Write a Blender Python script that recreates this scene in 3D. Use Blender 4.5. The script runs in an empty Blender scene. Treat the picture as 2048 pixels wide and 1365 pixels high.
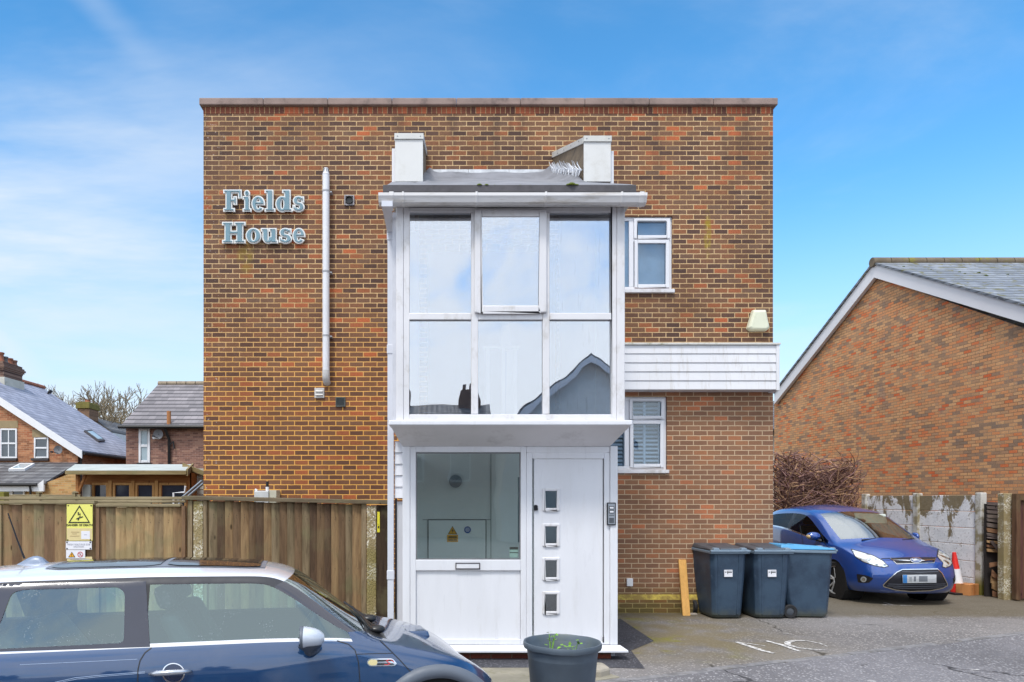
import bpy, bmesh, math, random
from mathutils import Vector, Matrix
from mathutils.bvhtree import BVHTree
from mathutils.geometry import delaunay_2d_cdt
random.seed(7)
SC = bpy.context.scene
COL = SC.collection
F = 1365.0; CX = 878.0; CY = 1000.0; HC = 1.72      # focal length and principal point in photo pixels, eye height
R = math.radians
def wx(px, Y): return (px - CX) / F * Y
def wz(py, Y): return HC + (CY - py) / F * Y

ORG = {}
def org(o):
    return ORG.get(o.name, Vector((0, 0, 0))) if o is not None else Vector((0, 0, 0))

class MB:
    """collects shapes and links them as one mesh object"""
    def __init__(s): s.v = []; s.f = []; s.m = []
    def add(s, vs, fs, m=0):
        b = len(s.v); s.v += [Vector(p) for p in vs]
        for f in fs: s.f.append([b + i for i in f]); s.m.append(m)
        return s
    def box(s, x0, x1, y0, y1, z0, z1, m=0):
        return s.add([(x0,y0,z0),(x1,y0,z0),(x1,y1,z0),(x0,y1,z0),(x0,y0,z1),(x1,y0,z1),(x1,y1,z1),(x0,y1,z1)],
              [(0,3,2,1),(4,5,6,7),(0,1,5,4),(1,2,6,5),(2,3,7,6),(3,0,4,7)], m)
    def hexa(s, p, m=0):
        return s.add(p, [(0,3,2,1),(4,5,6,7),(0,1,5,4),(1,2,6,5),(2,3,7,6),(3,0,4,7)], m)
    def prism(s, pts, axis, a, b, m=0):
        def P(u, v, c): return {'x': (c,u,v), 'y': (u,c,v), 'z': (u,v,c)}[axis]
        n = len(pts)
        vs = [P(u,v,a) for u,v in pts] + [P(u,v,b) for u,v in pts]
        fs = [tuple(range(n)), tuple(range(2*n-1, n-1, -1))] + [(i,(i+1)%n,n+(i+1)%n,n+i) for i in range(n)]
        return s.add(vs, fs, m)
    def tube(s, path, r, n=8, m=0, cap=True, sx=1.0):
        path = [Vector(p) for p in path]
        k = len(path); rs = r if isinstance(r, (list, tuple)) else [r]*k
        vs = []; up = None
        for i, p in enumerate(path):
            t = (path[min(i+1,k-1)] - path[max(i-1,0)]).normalized()
            if up is None:
                up = Vector((0,0,1)) if abs(t.z) < .9 else Vector((0,1,0))
            a = t.cross(up)
            if a.length < 1e-6: a = t.cross(Vector((1,0,0)))
            a.normalize(); b = a.cross(t).normalized(); up = b
            for j in range(n):
                w = 2*math.pi*j/n
                vs.append(p + (a*math.cos(w)*sx + b*math.sin(w))*rs[i])
        fs = []
        for i in range(k-1):
            for j in range(n):
                fs.append((i*n+j, i*n+(j+1)%n, (i+1)*n+(j+1)%n, (i+1)*n+j))
        if cap: fs += [tuple(range(n-1,-1,-1)), tuple((k-1)*n+j for j in range(n))]
        return s.add(vs, fs, m)
    def lathe(s, prof, c, axis='z', n=24, m=0, closed=False):
        c = Vector(c); vs = []; k = len(prof)
        for r, h in prof:
            for j in range(n):
                w = 2*math.pi*j/n; u, v = r*math.cos(w), r*math.sin(w)
                vs.append(c + Vector({'z':(u,v,h),'y':(u,h,v),'x':(h,u,v)}[axis]))
        fs = []
        for i in range(k-1 if not closed else k):
            i2 = (i+1) % k
            for j in range(n):
                fs.append((i*n+j, i*n+(j+1)%n, i2*n+(j+1)%n, i2*n+j))
        if not closed:
            if prof[0][0] > 1e-5: fs.append(tuple(range(n)))
            if prof[-1][0] > 1e-5: fs.append(tuple((k-1)*n+j for j in range(n)))
        return s.add(vs, fs, m)
    def grid(s, rows, m=0):
        n = len(rows[0]); vs = [p for r in rows for p in r]
        return s.add(vs, [(i*n+j, i*n+j+1, (i+1)*n+j+1, (i+1)*n+j) for i in range(len(rows)-1) for j in range(n-1)], m)
    def xform(s, mat):
        s.v = [mat @ p for p in s.v]; return s
    def build(s, name, mats, parent=None, smooth=False, bevel=0, local=False, recalc=True, seg=2):
        me = bpy.data.meshes.new(name)
        o3 = Vector((0,0,0)) if (local or parent is None) else org(parent)
        me.from_pydata([tuple(p - o3) for p in s.v], [], s.f)
        if not isinstance(mats, (list, tuple)): mats = [mats]
        for mt in mats: me.materials.append(mt)
        for i, p in enumerate(me.polygons):
            p.material_index = s.m[i]; p.use_smooth = bool(smooth)
        bm = bmesh.new(); bm.from_mesh(me)
        bmesh.ops.remove_doubles(bm, verts=bm.verts, dist=1e-5)
        if recalc: bmesh.ops.recalc_face_normals(bm, faces=bm.faces)
        if smooth and smooth is not True:
            for e in bm.edges:
                if len(e.link_faces) == 2 and e.calc_face_angle(0) > R(smooth): e.smooth = False
        bm.to_mesh(me); bm.free()
        ob = bpy.data.objects.new(name, me); COL.objects.link(ob)
        if parent is not None:
            ob.parent = parent
            ORG[ob.name] = o3.copy()
        if bevel:
            bv = ob.modifiers.new('Bevel', 'BEVEL'); bv.width = bevel; bv.segments = seg; bv.limit_method = 'ANGLE'; bv.angle_limit = R(35)
            bv.harden_normals = False
        return ob

def thing(name, label, cat, loc=(0,0,0), rz=0.0, group=None):
    o = bpy.data.objects.new(name, None); COL.objects.link(o)
    o.empty_display_size = .2
    o.location = loc; o.rotation_euler = (0,0,rz); o['label'] = label; o['category'] = cat
    if group: o['group'] = group
    ORG[o.name] = Vector(loc)
    return o
def tag(o, label, cat, group=None):
    o['label'] = label; o['category'] = cat
    if group: o['group'] = group
    return o
def struct(o, kind='structure'):
    o['kind'] = kind; return o
def copy_tree(o, parent=None):
    c = o.copy(); COL.objects.link(c)
    if parent is not None: c.parent = parent
    ORG[c.name] = org(o).copy()
    for ch in list(o.children): copy_tree(ch, c)
    return c

# ------------------------------------------------------------- materials
class NT:
    def __init__(s, mat):
        s.t = mat.node_tree; s.t.nodes.clear()
    def n(s, typ, _out=None, **kw):
        nd = s.t.nodes.new(typ)
        for k, v in kw.items():
            if k.startswith('p_'): setattr(nd, k[2:], v); continue
            key = k.replace('_', ' ')
            if k[0] == 'i' and k[1:].isdigit(): sock = nd.inputs[int(k[1:])]
            else: sock = nd.inputs[key]
            if isinstance(v, bpy.types.NodeSocket): s.t.links.new(v, sock)
            else: sock.default_value = v
        return nd
    def link(s, a, b): s.t.links.new(a, b)
    def math(s, op, a, b=None, clamp=False):
        kw = {'i0': a}
        if b is not None: kw['i1'] = b
        nd = s.n('ShaderNodeMath', p_operation=op, p_use_clamp=clamp, **kw); return nd.outputs[0]
    def mix(s, fac, a, b, mode='MIX'):
        nd = s.n('ShaderNodeMix', p_data_type='RGBA', p_blend_type=mode, i0=fac, i6=a, i7=b); return nd.outputs[2]
    def ramp(s, fac, stops, interp='LINEAR'):
        nd = s.n('ShaderNodeValToRGB', i0=fac); cr = nd.color_ramp; cr.interpolation = interp
        while len(cr.elements) > 1: cr.elements.remove(cr.elements[-1])
        cr.elements[0].position = stops[0][0]; cr.elements[0].color = c4(stops[0][1])
        for p, c in stops[1:]:
            e = cr.elements.new(p); e.color = c4(c)
        return nd.outputs[0]
    def mask(s, v, a, b):       # smooth 0..1 between a and b
        return s.n('ShaderNodeMapRange', p_interpolation_type='SMOOTHSTEP', Value=v, From_Min=a, From_Max=b).outputs[0]
    def noise(s, vec, scale, detail=3, rough=.55, dist=0):
        return s.n('ShaderNodeTexNoise', Vector=vec, Scale=scale, Detail=detail, Roughness=rough, Distortion=dist).outputs[0]
    def pos(s): return s.n('ShaderNodeNewGeometry').outputs['Position']
    def obj(s): return s.n('ShaderNodeTexCoord').outputs['Object']
    def sep(s, v):
        nd = s.n('ShaderNodeSeparateXYZ', Vector=v); return nd.outputs[0], nd.outputs[1], nd.outputs[2]
    def comb(s, x=0., y=0., z=0.): return s.n('ShaderNodeCombineXYZ', X=x, Y=y, Z=z).outputs[0]
    def vmul(s, v, t): return s.n('ShaderNodeVectorMath', p_operation='MULTIPLY', i0=v, i1=t).outputs[0]
    def bump(s, h, strength=.3, dist=.01):
        return s.n('ShaderNodeBump', Height=h, Strength=strength, Distance=dist).outputs[0]
    def out(s, sh): s.n('ShaderNodeOutputMaterial', Surface=sh)
    def princ(s, col, rough=.5, metal=0., normal=None, spec=.5, coat=0., **kw):
        a = dict(Base_Color=col if isinstance(col, bpy.types.NodeSocket) else c4(col), Roughness=rough, Metallic=metal, Specular_IOR_Level=spec, Coat_Weight=coat)
        if normal is not None: a['Normal'] = normal
        a.update(kw)
        p = s.n('ShaderNodeBsdfPrincipled', **a); s.out(p.outputs[0]); return p
def c4(c): return tuple(c) if len(c) == 4 else (c[0], c[1], c[2], 1.0)
def srgb(r, g, b):
    f = lambda c: c/12.92 if c <= .04045 else ((c+.055)/1.055)**2.4
    return (f(r/255), f(g/255), f(b/255))
def newmat(name):
    m = bpy.data.materials.new(name); m.use_nodes = True; return m, NT(m)

def M(name, col, rough=.5, metal=0., spec=.5, coat=0., var=.15, vs=4., bump=0., bs=60., col2=None, stretch=(1,1,1), world=True, dirt=None, dscale=3., damt=.5):
    """a painted / plastic / plain surface with slow colour variation, fine bump and optional dirt patches"""
    m, t = newmat(name)
    v = t.vmul(t.pos() if world else t.obj(), stretch)
    c2 = col2 or tuple(x*(1-var) for x in col[:3])
    col_s = t.mix(t.mask(t.noise(v, vs, 5, .6), .35, .68), c4(col), c4(c2))
    if dirt is not None:
        d = t.mask(t.noise(v, dscale, 6, .7), .5, .72)
        col_s = t.mix(t.math('MULTIPLY', d, damt), col_s, c4(dirt))
    nrm = t.bump(t.noise(v, bs, 4, .6), bump, .004) if bump else None
    rr = t.n('ShaderNodeMapRange', Value=t.noise(v, vs*3, 3), From_Min=.3, From_Max=.7, To_Min=max(0, rough-.06), To_Max=min(1, rough+.06)).outputs[0]
    t.princ(col_s, rr, metal, nrm, spec, coat)
    return m

def glass_mat(name, tint=(.9,.95,.95), refl=.35, rough=0.0, refl_col=(1,1,1), drops=0., wave=0., fr=.5):
    m, t = newmat(name)
    lw = t.n('ShaderNodeLayerWeight', Blend=.35).outputs['Fresnel']
    fac = t.math('ADD', t.math('MULTIPLY', lw, fr), refl, True)
    kw = {}
    if wave: kw['Normal'] = t.bump(t.noise(t.pos(), 1.3, 2), wave, .02)
    tr = t.n('ShaderNodeBsdfTransparent', Color=c4(tint)).outputs[0]
    gl = t.n('ShaderNodeBsdfGlossy', Color=c4(refl_col), Roughness=rough, **kw).outputs[0]
    sh = t.n('ShaderNodeMixShader', i0=fac, i1=tr, i2=gl).outputs[0]
    if drops:
        vo = t.n('ShaderNodeTexVoronoi', Vector=t.pos(), Scale=70., Randomness=1.).outputs['Distance']
        pick = t.mask(t.noise(t.pos(), 5., 2), .45, .6)
        dm = t.math('MULTIPLY', t.math('LESS_THAN', vo, t.math('MULTIPLY', pick, .2)), drops)
        df = t.n('ShaderNodeBsdfDiffuse', Color=(.25,.3,.32,1)).outputs[0]
        sh = t.n('ShaderNodeMixShader', i0=dm, i1=sh, i2=df).outputs[0]
    t.out(sh); return m

def brick_mat(name, axis, pal, mortar, bw=.225, bh=.075, ms=.006, mort2=None, extra=None, off=(0,0), rough=.85, patch=.25, distort=.004, bumps=.5):
    m, t = newmat(name)
    p = t.pos(); x, y, z = t.sep(p)
    u = x if axis == 'x' else y
    nz = t.noise(p, 14., 3)
    du = t.math('MULTIPLY', t.math('SUBTRACT', nz, .5), distort*2)
    nz2 = t.noise(t.vmul(p, (1.3,1.1,.9)), 9., 3)
    dv = t.math('MULTIPLY', t.math('SUBTRACT', nz2, .5), distort*2)
    vec = t.comb(t.math('ADD', t.math('ADD', u, du), off[0]+200*bw), t.math('ADD', t.math('ADD', z, dv), off[1]+100*bh), 0.)
    b = t.n('ShaderNodeTexBrick', Vector=vec, Color1=(0,0,0,1), Color2=(1,1,1,1), Mortar=(0,0,0,1), Scale=1., Mortar_Size=ms, Mortar_Smooth=.35, Bias=0., Brick_Width=bw, Row_Height=bh)
    rnd = b.outputs['Color']; fac = b.outputs['Fac']
    pn = t.math('MULTIPLY', t.math('SUBTRACT', t.noise(p, .9, 3, .6), .5), patch*2)
    idx = t.math('ADD', t.n('ShaderNodeRGBToBW', Color=rnd).outputs[0], pn, True)
    col = t.ramp(idx, pal)
    fine = t.noise(p, 60., 5, .7)
    col = t.mix(1.0, col, t.ramp(fine, [(.25,(.62,.62,.62)),(.75,(1.3,1.28,1.25))]), 'MULTIPLY')
    mc = t.mix(t.mask(t.noise(p, 1.6, 4), .38, .66), c4(mortar), c4(mort2 or tuple(k*.7 for k in mortar)))
    mc = t.mix(1.0, mc, t.ramp(t.noise(p, 45., 3), [(.3,(.72,.72,.72)),(.7,(1.15,1.15,1.15))]), 'MULTIPLY')
    if extra: col, mc = extra(t, p, x, y, z, col, mc)
    c = t.mix(fac, col, mc)
    h = t.math('SUBTRACT', t.math('MULTIPLY', fine, .35), fac)
    t.princ(c, rough, 0., t.bump(h, bumps, .008), .25)
    return m
# ---- shared materials
def pal_fields():
    return [(0.0, srgb(87,67,60)), (.14, srgb(98,74,64)), (.32, srgb(112,82,65)), (.50, srgb(125,92,71)), (.66, srgb(115,90,75)),
            (.80, srgb(136,94,69)), (.90, srgb(150,96,67)), (.96, srgb(163,97,67)), (1.0, srgb(184,103,67))]
def fields_extra(t, p, x, y, z, col, mc):
    # pale weather-sheltered bricks below the cladding band
    low = t.math('MULTIPLY', t.mask(z, 3.42, 3.36), t.mask(x, 2.0, 2.2))
    colp = t.mix(.3, col, c4(srgb(188,138,104)))
    col = t.mix(low, col, colp)
    mc = t.mix(low, mc, c4(srgb(196,170,140)))
    # ochre mortar and warmer bricks over the left part of the wall
    warm = t.math('MULTIPLY', t.mask(t.math('ADD', z, t.math('MULTIPLY', t.noise(p, .7, 3), 2.)), 6.6, 3.8), t.mask(x, 1.5, -.8))
    mc = t.mix(t.math('MULTIPLY', warm, .85), mc, c4(srgb(236,174,84)))
    col = t.mix(t.math('MULTIPLY', warm, .25), col, c4(srgb(140,86,50)))
    # moss and damp near the ground
    g = t.math('MULTIPLY', t.mask(t.math('ADD', z, t.math('MULTIPLY', t.noise(p, 3., 4), .5)), .78, .3), .7)
    col = t.mix(g, col, c4(srgb(86,84,38))); mc = t.mix(g, mc, c4(srgb(140,128,48)))
    # green streak of algae high on the right of the wall, and below the lettering
    def streak(cx, cz, wd, hh):
        dx = t.math('DIVIDE', t.math('SUBTRACT', x, cx), wd); dz = t.math('DIVIDE', t.math('SUBTRACT', z, cz), hh)
        d = t.math('ADD', t.math('MULTIPLY', dx, dx), t.math('MULTIPLY', dz, dz))
        return t.math('MULTIPLY', t.mask(d, 1., .1), t.mask(t.noise(p, 7., 4), .35, .6))
    for cx, cz, wd, hh, a in ((4.1, 5.78, .07, .45, .8), (-2.95, 5.45, .16, .35, .45)):
        s_ = t.math('MULTIPLY', streak(cx, cz, wd, hh), a)
        col = t.mix(s_, col, c4(srgb(150,130,40))); mc = t.mix(s_, mc, c4(srgb(170,150,50)))
    # broad weathering: rain-darkened runs under the coping and paler, drier areas
    bn = t.ramp(t.noise(p, .55, 5, .65), [(.3,(.78,.77,.76)),(.5,(1.,1.,1.)),(.72,(1.14,1.12,1.08))])
    run = t.math('MULTIPLY', t.mask(t.noise(t.vmul(p, (3.2,1,.22)), 1., 4, .6), .5, .66), t.mask(z, 5.6, 7.6))
    col = t.mix(1.0, col, bn, 'MULTIPLY'); mc = t.mix(1.0, mc, bn, 'MULTIPLY')
    col = t.mix(t.math('MULTIPLY', run, .4), col, c4(srgb(70,58,52))); mc = t.mix(t.math('MULTIPLY', run, .45), mc, c4(srgb(120,100,80)))
    # white lime bloom at the left edge
    lb = t.math('MULTIPLY', t.mask(x, -3.0, -3.5), t.mask(t.noise(p, 26., 3), .62, .72))
    col = t.mix(t.math('MULTIPLY', lb, .8), col, c4(srgb(190,175,165)))
    return col, mc
BR_FX = brick_mat('fields_brick_front', 'x', pal_fields(), srgb(214,182,138), mort2=srgb(190,154,108), extra=fields_extra, ms=.0075, patch=.14, bw=.21)
BR_FY = brick_mat('fields_brick_side', 'y', pal_fields(), srgb(196,160,116), mort2=srgb(168,130,90), ms=.0065)
WHITE = M('white_upvc', srgb(228,229,234), .32, var=.05, vs=1.5, spec=.4, dirt=srgb(186,182,176), dscale=4., damt=.16, stretch=(2.5,1,.5))
WHITE_D = M('weathered_white_upvc', srgb(222,221,224), .4, var=.07, vs=2., dirt=srgb(150,140,120), dscale=5., damt=.45, stretch=(1,1,.6))
GREYW = M('grey_soffit_board', srgb(232,230,233), .55, var=.06, vs=2., dirt=srgb(170,165,165), damt=.4)
GUT = M('old_white_gutter', srgb(222,220,220), .4, var=.08, vs=3, dirt=srgb(146,130,104), dscale=7., damt=.5, stretch=(.25,1,2.))
SOIL = M('dirty_fascia', srgb(196,188,176), .6, var=.2, vs=3, dirt=srgb(96,84,70), dscale=6., damt=.8, stretch=(.3,1,2.))
FELT = M('grey_roof_felt', srgb(132,134,142), .8, var=.25, vs=2.5, bump=.6, bs=90, dirt=srgb(94,96,102), dscale=2.2, damt=.8)
FELT_D = M('dark_felt_edge', srgb(86,84,88), .85, var=.3, vs=6, bump=.5, bs=60)
LEAD = M('lead_flashing', srgb(190,194,200), .5, metal=.2, var=.25, vs=7, bump=.4, bs=25, dirt=srgb(140,142,148), damt=.6)
COPING = M('concrete_coping', srgb(150,130,122), .85, var=.25, vs=2., bump=.5, bs=80, dirt=srgb(96,84,80), dscale=4., damt=.7)
CONC = M('concrete', srgb(168,160,146), .9, var=.2, vs=3, bump=.6, bs=70, dirt=srgb(120,116,90), damt=.6)
BLACK = M('black_plastic', (.012,.012,.014), .4, var=.2)
RUBBER = M('black_rubber', (.018,.018,.02), .75, var=.25, bump=.2, bs=90, world=False)
GREYM = M('grey_metal', srgb(150,152,156), .4, metal=.7, var=.2)
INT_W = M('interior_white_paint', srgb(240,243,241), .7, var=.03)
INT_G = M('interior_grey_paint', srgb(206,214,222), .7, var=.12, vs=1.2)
GL_BAY = glass_mat('bay_glass', (.94,.96,.99), .36, wave=.18, refl_col=(.88,.92,.98), fr=.4)
GL_PORCH = glass_mat('porch_glass', (.95,.99,.97), .04, wave=.15, fr=.3)
GL_WIN = glass_mat('window_glass', (.74,.82,.88), .08, fr=.25, refl_col=(.8,.88,.96))
GL_DARK = glass_mat('dark_window_glass', (.12,.16,.18), .3)
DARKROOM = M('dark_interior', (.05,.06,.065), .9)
YELLOW = M('yellow_sign_face', srgb(236,232,120), .5, var=.06)
ORANGEY = M('amber_sign_face', srgb(235,170,40), .5, var=.06)
SIGNW = M('white_sign_face', srgb(232,232,238), .5, var=.04)
CREAM = M('faded_sign_panel', srgb(222,204,150), .55, var=.08)
INK = M('black_print', (.02,.022,.015), .6)
REDINK = M('red_print', srgb(200,60,70), .6)
BLUEINK = M('blue_print', srgb(40,90,160), .6)
GREYINK = M('faded_grey_print', srgb(170,172,184), .6)

def text_into(mb, s, size, x, y, z, m=0, spacing=1.0, depth=0.001, align='CENTER', bold=0.0):
    """lettering as mesh in the plane y = const, reading along +x; a built-in font outline"""
    cu = bpy.data.curves.new('tmp_text', 'FONT'); cu.body = s; cu.size = size; cu.align_x = align; cu.space_character = spacing; cu.offset = bold
    cu.extrude = depth; cu.resolution_u = 3
    ob = bpy.data.objects.new('tmp_text', cu); COL.objects.link(ob)
    dg = bpy.context.evaluated_depsgraph_get(); dg.update()
    me = bpy.data.meshes.new_from_object(ob.evaluated_get(dg))
    mb.add([(x + v.co.x, y + (-v.co.z), z + v.co.y) for v in me.vertices], [tuple(p.vertices) for p in me.polygons], m)
    bpy.data.objects.remove(ob); bpy.data.curves.remove(cu); bpy.data.meshes.remove(me)
# ------------------------------------------------------------- camera, light, sky
cam_d = bpy.data.cameras.new('camera'); cam = bpy.data.objects.new('camera', cam_d); COL.objects.link(cam)
cam.location = (0,0,HC); cam.rotation_euler = (R(90),0,0)
cam_d.sensor_width = 36.0; cam_d.lens = F/2048*36.0
cam_d.shift_x = (1024-CX)/2048; cam_d.shift_y = (CY-682.5)/2048
cam_d.clip_start = .05; cam_d.clip_end = 3000
SC.camera = cam
SUN_EL, SUN_AZ = 60., 205.       # azimuth measured from +Y towards +X : the sun stands behind and left of the camera
sd = bpy.data.lights.new('sun', 'SUN'); sun = bpy.data.objects.new('sun', sd); COL.objects.link(sun)
sd.energy = 2.0; sd.angle = R(12); sd.color = (1., .96, .9)
sdir = Vector((math.sin(R(SUN_AZ))*math.cos(R(SUN_EL)), math.cos(R(SUN_AZ))*math.cos(R(SUN_EL)), math.sin(R(SUN_EL))))
sun.rotation_euler = sdir.to_track_quat('Z', 'Y').to_euler()
W = bpy.data.worlds.new('World'); SC.world = W; W.use_nodes = True
class _W: pass
t = NT(W)
sky = t.n('ShaderNodeTexSky', p_sky_type='NISHITA', p_sun_disc=False, p_sun_elevation=R(45), p_sun_rotation=R(SUN_AZ), p_air_density=1.0, p_dust_density=.3, p_ozone_density=2.5)
dirv = t.n('ShaderNodeTexCoord').outputs['Generated']
dx, dy, dz = t.sep(dirv)
hs = t.n('ShaderNodeHueSaturation', Hue=.492, Saturation=1.28, Value=1.3, Color=sky.outputs[0]).outputs[0]
# cloud layer: direction projected on a flat ceiling, stretched into wisps
iz = t.math('DIVIDE', 1., t.math('ADD', t.math('MAXIMUM', dz, 0.), .12))
cu = t.math('MULTIPLY', dx, iz); cv = t.math('MULTIPLY', dy, iz)
pv = t.comb(t.math('ADD', t.math('MULTIPLY', cu, .55), t.math('MULTIPLY', cv, .25)), t.math('MULTIPLY', cv, 1.0), 3.7)
n1 = t.noise(pv, .8, 9, .6, .7)
wisp = t.math('MULTIPLY', t.mask(n1, .46, .80), .5)
side = t.math('MULTIPLY', t.mask(dx, .15, -.6), t.mask(dy, -.2, .4))     # a milkier sky towards the left of the view
low = t.mask(dz, .40, -.02)
veil = t.math('MULTIPLY', t.math('MULTIPLY', t.mask(t.noise(pv, .55, 7, .6, .4), .32, .62), side), .82)
hz = t.math('MULTIPLY', low, .97)
back = t.math('MULTIPLY', t.math('MAXIMUM', t.mask(t.math('ADD', dy, t.math('MULTIPLY', dx, .6)), .2, -.5), t.mask(dz, .62, .85)), t.mask(t.noise(t.vmul(dirv, (2.2,2.2,3.4)), 1.7, 7, .6, .5), .24, .56))  # broken bright cloud over the street behind
puff = t.math('MULTIPLY', t.math('MULTIPLY', t.mask(t.noise(t.vmul(dirv, (7.,7.,11.)), 1.0, 5, .5), .50, .60), t.mask(dz, .30, .17)), t.math('MULTIPLY', t.mask(dx, -.46, -.56), .9))
gx = t.math('DIVIDE', dx, t.math('MAXIMUM', dy, .05)); gzv = t.math('DIVIDE', dz, t.math('MAXIMUM', dy, .05))
off_ = t.math('ADD', t.math('MULTIPLY', t.math('ADD', gx, .511), .698), t.math('MULTIPLY', t.math('SUBTRACT', gzv, .733), .716))       # a faded vapour trail, upper left
trail = t.math('MULTIPLY', t.math('MULTIPLY', t.mask(t.math('ABSOLUTE', t.math('ADD', off_, t.math('MULTIPLY', t.math('SUBTRACT', n1, .5), .03))), .034, .0), t.mask(gx, -.36, -.52)), t.math('MULTIPLY', t.mask(dy, .1, .3), .17))
wisp = t.math('ADD', wisp, trail, True)
cl = t.math('ADD', wisp, veil, True); hs = t.mix(hz, hs, (3.55,3.95,4.65,1)); cl = t.math('MAXIMUM', cl, puff); 
c1 = t.mix(cl, hs, (4.1,4.5,4.95,1))
c2 = t.mix(t.math('MULTIPLY', back, .9), c1, (7.8,7.95,8.1,1))
bg = t.n('ShaderNodeBackground', Color=c2, Strength=.15)
t.n('ShaderNodeOutputWorld', Surface=bg.outputs[0])
SC.view_settings.view_transform = 'Standard'; SC.view_settings.look = 'None'; SC.view_settings.gamma = 1.0
SC.view_settings.exposure = 0.45
SC.render.film_transparent = False
SC.cycles.use_denoising = True
SC.cycles.max_bounces = 7; SC.cycles.transparent_max_bounces = 12; SC.cycles.glossy_bounces = 4; SC.cycles.diffuse_bounces = 4
SC.cycles.caustics_reflective = False; SC.cycles.caustics_refractive = False

# ------------------------------------------------------------- ground, road, kerb
K0 = Vector((1.56, 6.43)); KA = R(21.6); KD = Vector((math.cos(KA), math.sin(KA))); KN = Vector((-KD.y, KD.x))
def gz(q):
    if q > -.03: return 0.
    if q > -.6: return -.035*(-q-.03)/.57
    return -.035
def kp(p, q, dz=0.): return (K0.x + KD.x*p + KN.x*q, K0.y + KD.y*p + KN.y*q, gz(q)+dz)

def asphalt(name, base, agg, moss=True):
    m, t = newmat(name)
    p = t.pos(); x, y, z = t.sep(p)
    big = t.noise(p, .55, 5, .6); med = t.noise(p, 3.5, 5, .65)
    col = t.mix(t.mask(big, .35, .7), c4(base), c4(tuple(k*.62 for k in base)))
    col = t.mix(t.math('MULTIPLY', t.mask(med, .45, .75), .35), col, c4(tuple(k*.6 for k in base)))
    vo = t.n('ShaderNodeTexVoronoi', Vector=p, Scale=42., Randomness=1.)
    st = t.math('MULTIPLY', t.mask(t.n('ShaderNodeRGBToBW', Color=vo.outputs['Color']).outputs[0], .58, .72), t.mask(vo.outputs['Distance'], .6, .35))
    st2 = t.mask(t.noise(p, 150., 2), .56, .72)
    wear = t.mask(t.noise(p, 1.1, 4), .3, .65)
    col = t.mix(t.math('MULTIPLY', t.math('ADD', t.math('MULTIPLY', st, .85), t.math('MULTIPLY', st2, .4), True), t.math('ADD', t.math('MULTIPLY', wear, .6), .35)), col, c4(agg))
    dk = t.mask(t.noise(p, 55., 3), .44, .30)
    col = t.mix(t.math('MULTIPLY', dk, .75), col, c4(tuple(k*.35 for k in base)))
    cv_ = t.n('ShaderNodeVectorMath', p_operation='ADD', i0=p, i1=t.vmul(t.n('ShaderNodeTexNoise', Vector=p, Scale=2.4, Detail=5.).outputs['Color'], (.55,.55,.0))).outputs[0]
    ck = t.n('ShaderNodeTexVoronoi', p_feature='DISTANCE_TO_EDGE', Vector=t.vmul(cv_, (1,1,0)), Scale=.42).outputs['Distance']
    col = t.mix(t.math('MULTIPLY', t.mask(ck, .007, .002), t.mask(t.noise(p, .8, 2), .50, .58)), col, c4(tuple(k*.22 for k in base)))
    oil = t.mask(t.noise(p, .9, 3, .5), .62, .72)
    col = t.mix(t.math('MULTIPLY', oil, .4), col, c4(tuple(k*.45 for k in base)))
    if moss:
        # green-brown moss in the sheltered corner by the wall
        a = t.math('MULTIPLY', t.mask(x, 5.2, 3.2), t.mask(y, 6.6, 8.2))
        mm = t.math('MULTIPLY', a, t.mask(t.noise(p, 1.7, 5, .6), .30, .58))
        col = t.mix(t.math('MULTIPLY', mm, .72), col, t.mix(t.noise(p, 20., 3), c4(srgb(108,98,52)), c4(srgb(128,112,84))))
        b = t.mask(t.noise(p, 2.2, 4), .52, .66)
        a2 = t.math('MULTIPLY', t.math('MULTIPLY', t.mask(x, 3.6, 2.9), t.mask(y, 7.1, 7.5)), b)
        col = t.mix(t.math('MULTIPLY', a2, .6), col, c4(srgb(128,124,40)))
        wl = t.mask(t.math('ADD', y, t.math('MULTIPLY', t.noise(p, 5., 3), .5)), 10.05, 10.5)
        col = t.mix(t.math('MULTIPLY', wl, .7), col, c4(srgb(92,82,58)))
    h = t.math('ADD', t.math('MULTIPLY', st, .6), t.math('MULTIPLY', t.noise(p, 120., 3), .8))
    rg = t.n('ShaderNodeMapRange', Value=big, From_Min=.3, From_Max=.7, To_Min=.62, To_Max=.85).outputs[0]
    t.princ(col, rg, 0., t.bump(h, .55, .006), .35)
    return m
ASPH = asphalt('forecourt_asphalt', srgb(134,130,129), srgb(186,180,176))
ROADM = asphalt('road_asphalt', srgb(124,122,126), srgb(178,176,178), moss=False)
TAR = asphalt('fresh_tarmac', srgb(72,72,78), srgb(118,118,124), moss=False)
qs = [-70,-25,-8,-3,-1.2,-.6,-.3,-.03,.5,2,6,20,80,400]
g = MB(); g.grid([[kp(p, q) for q in qs] for p in (-400,-30,-8,0,8,30,400)])
struct(g.build('ground', ASPH))
g = MB(); g.grid([[kp(p, q, .004) for q in qs[1:7]] + [kp(p, -.06, .004)] for p in (-60,-8,0,8,60)])
struct(g.build('road', ROADM))
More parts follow.
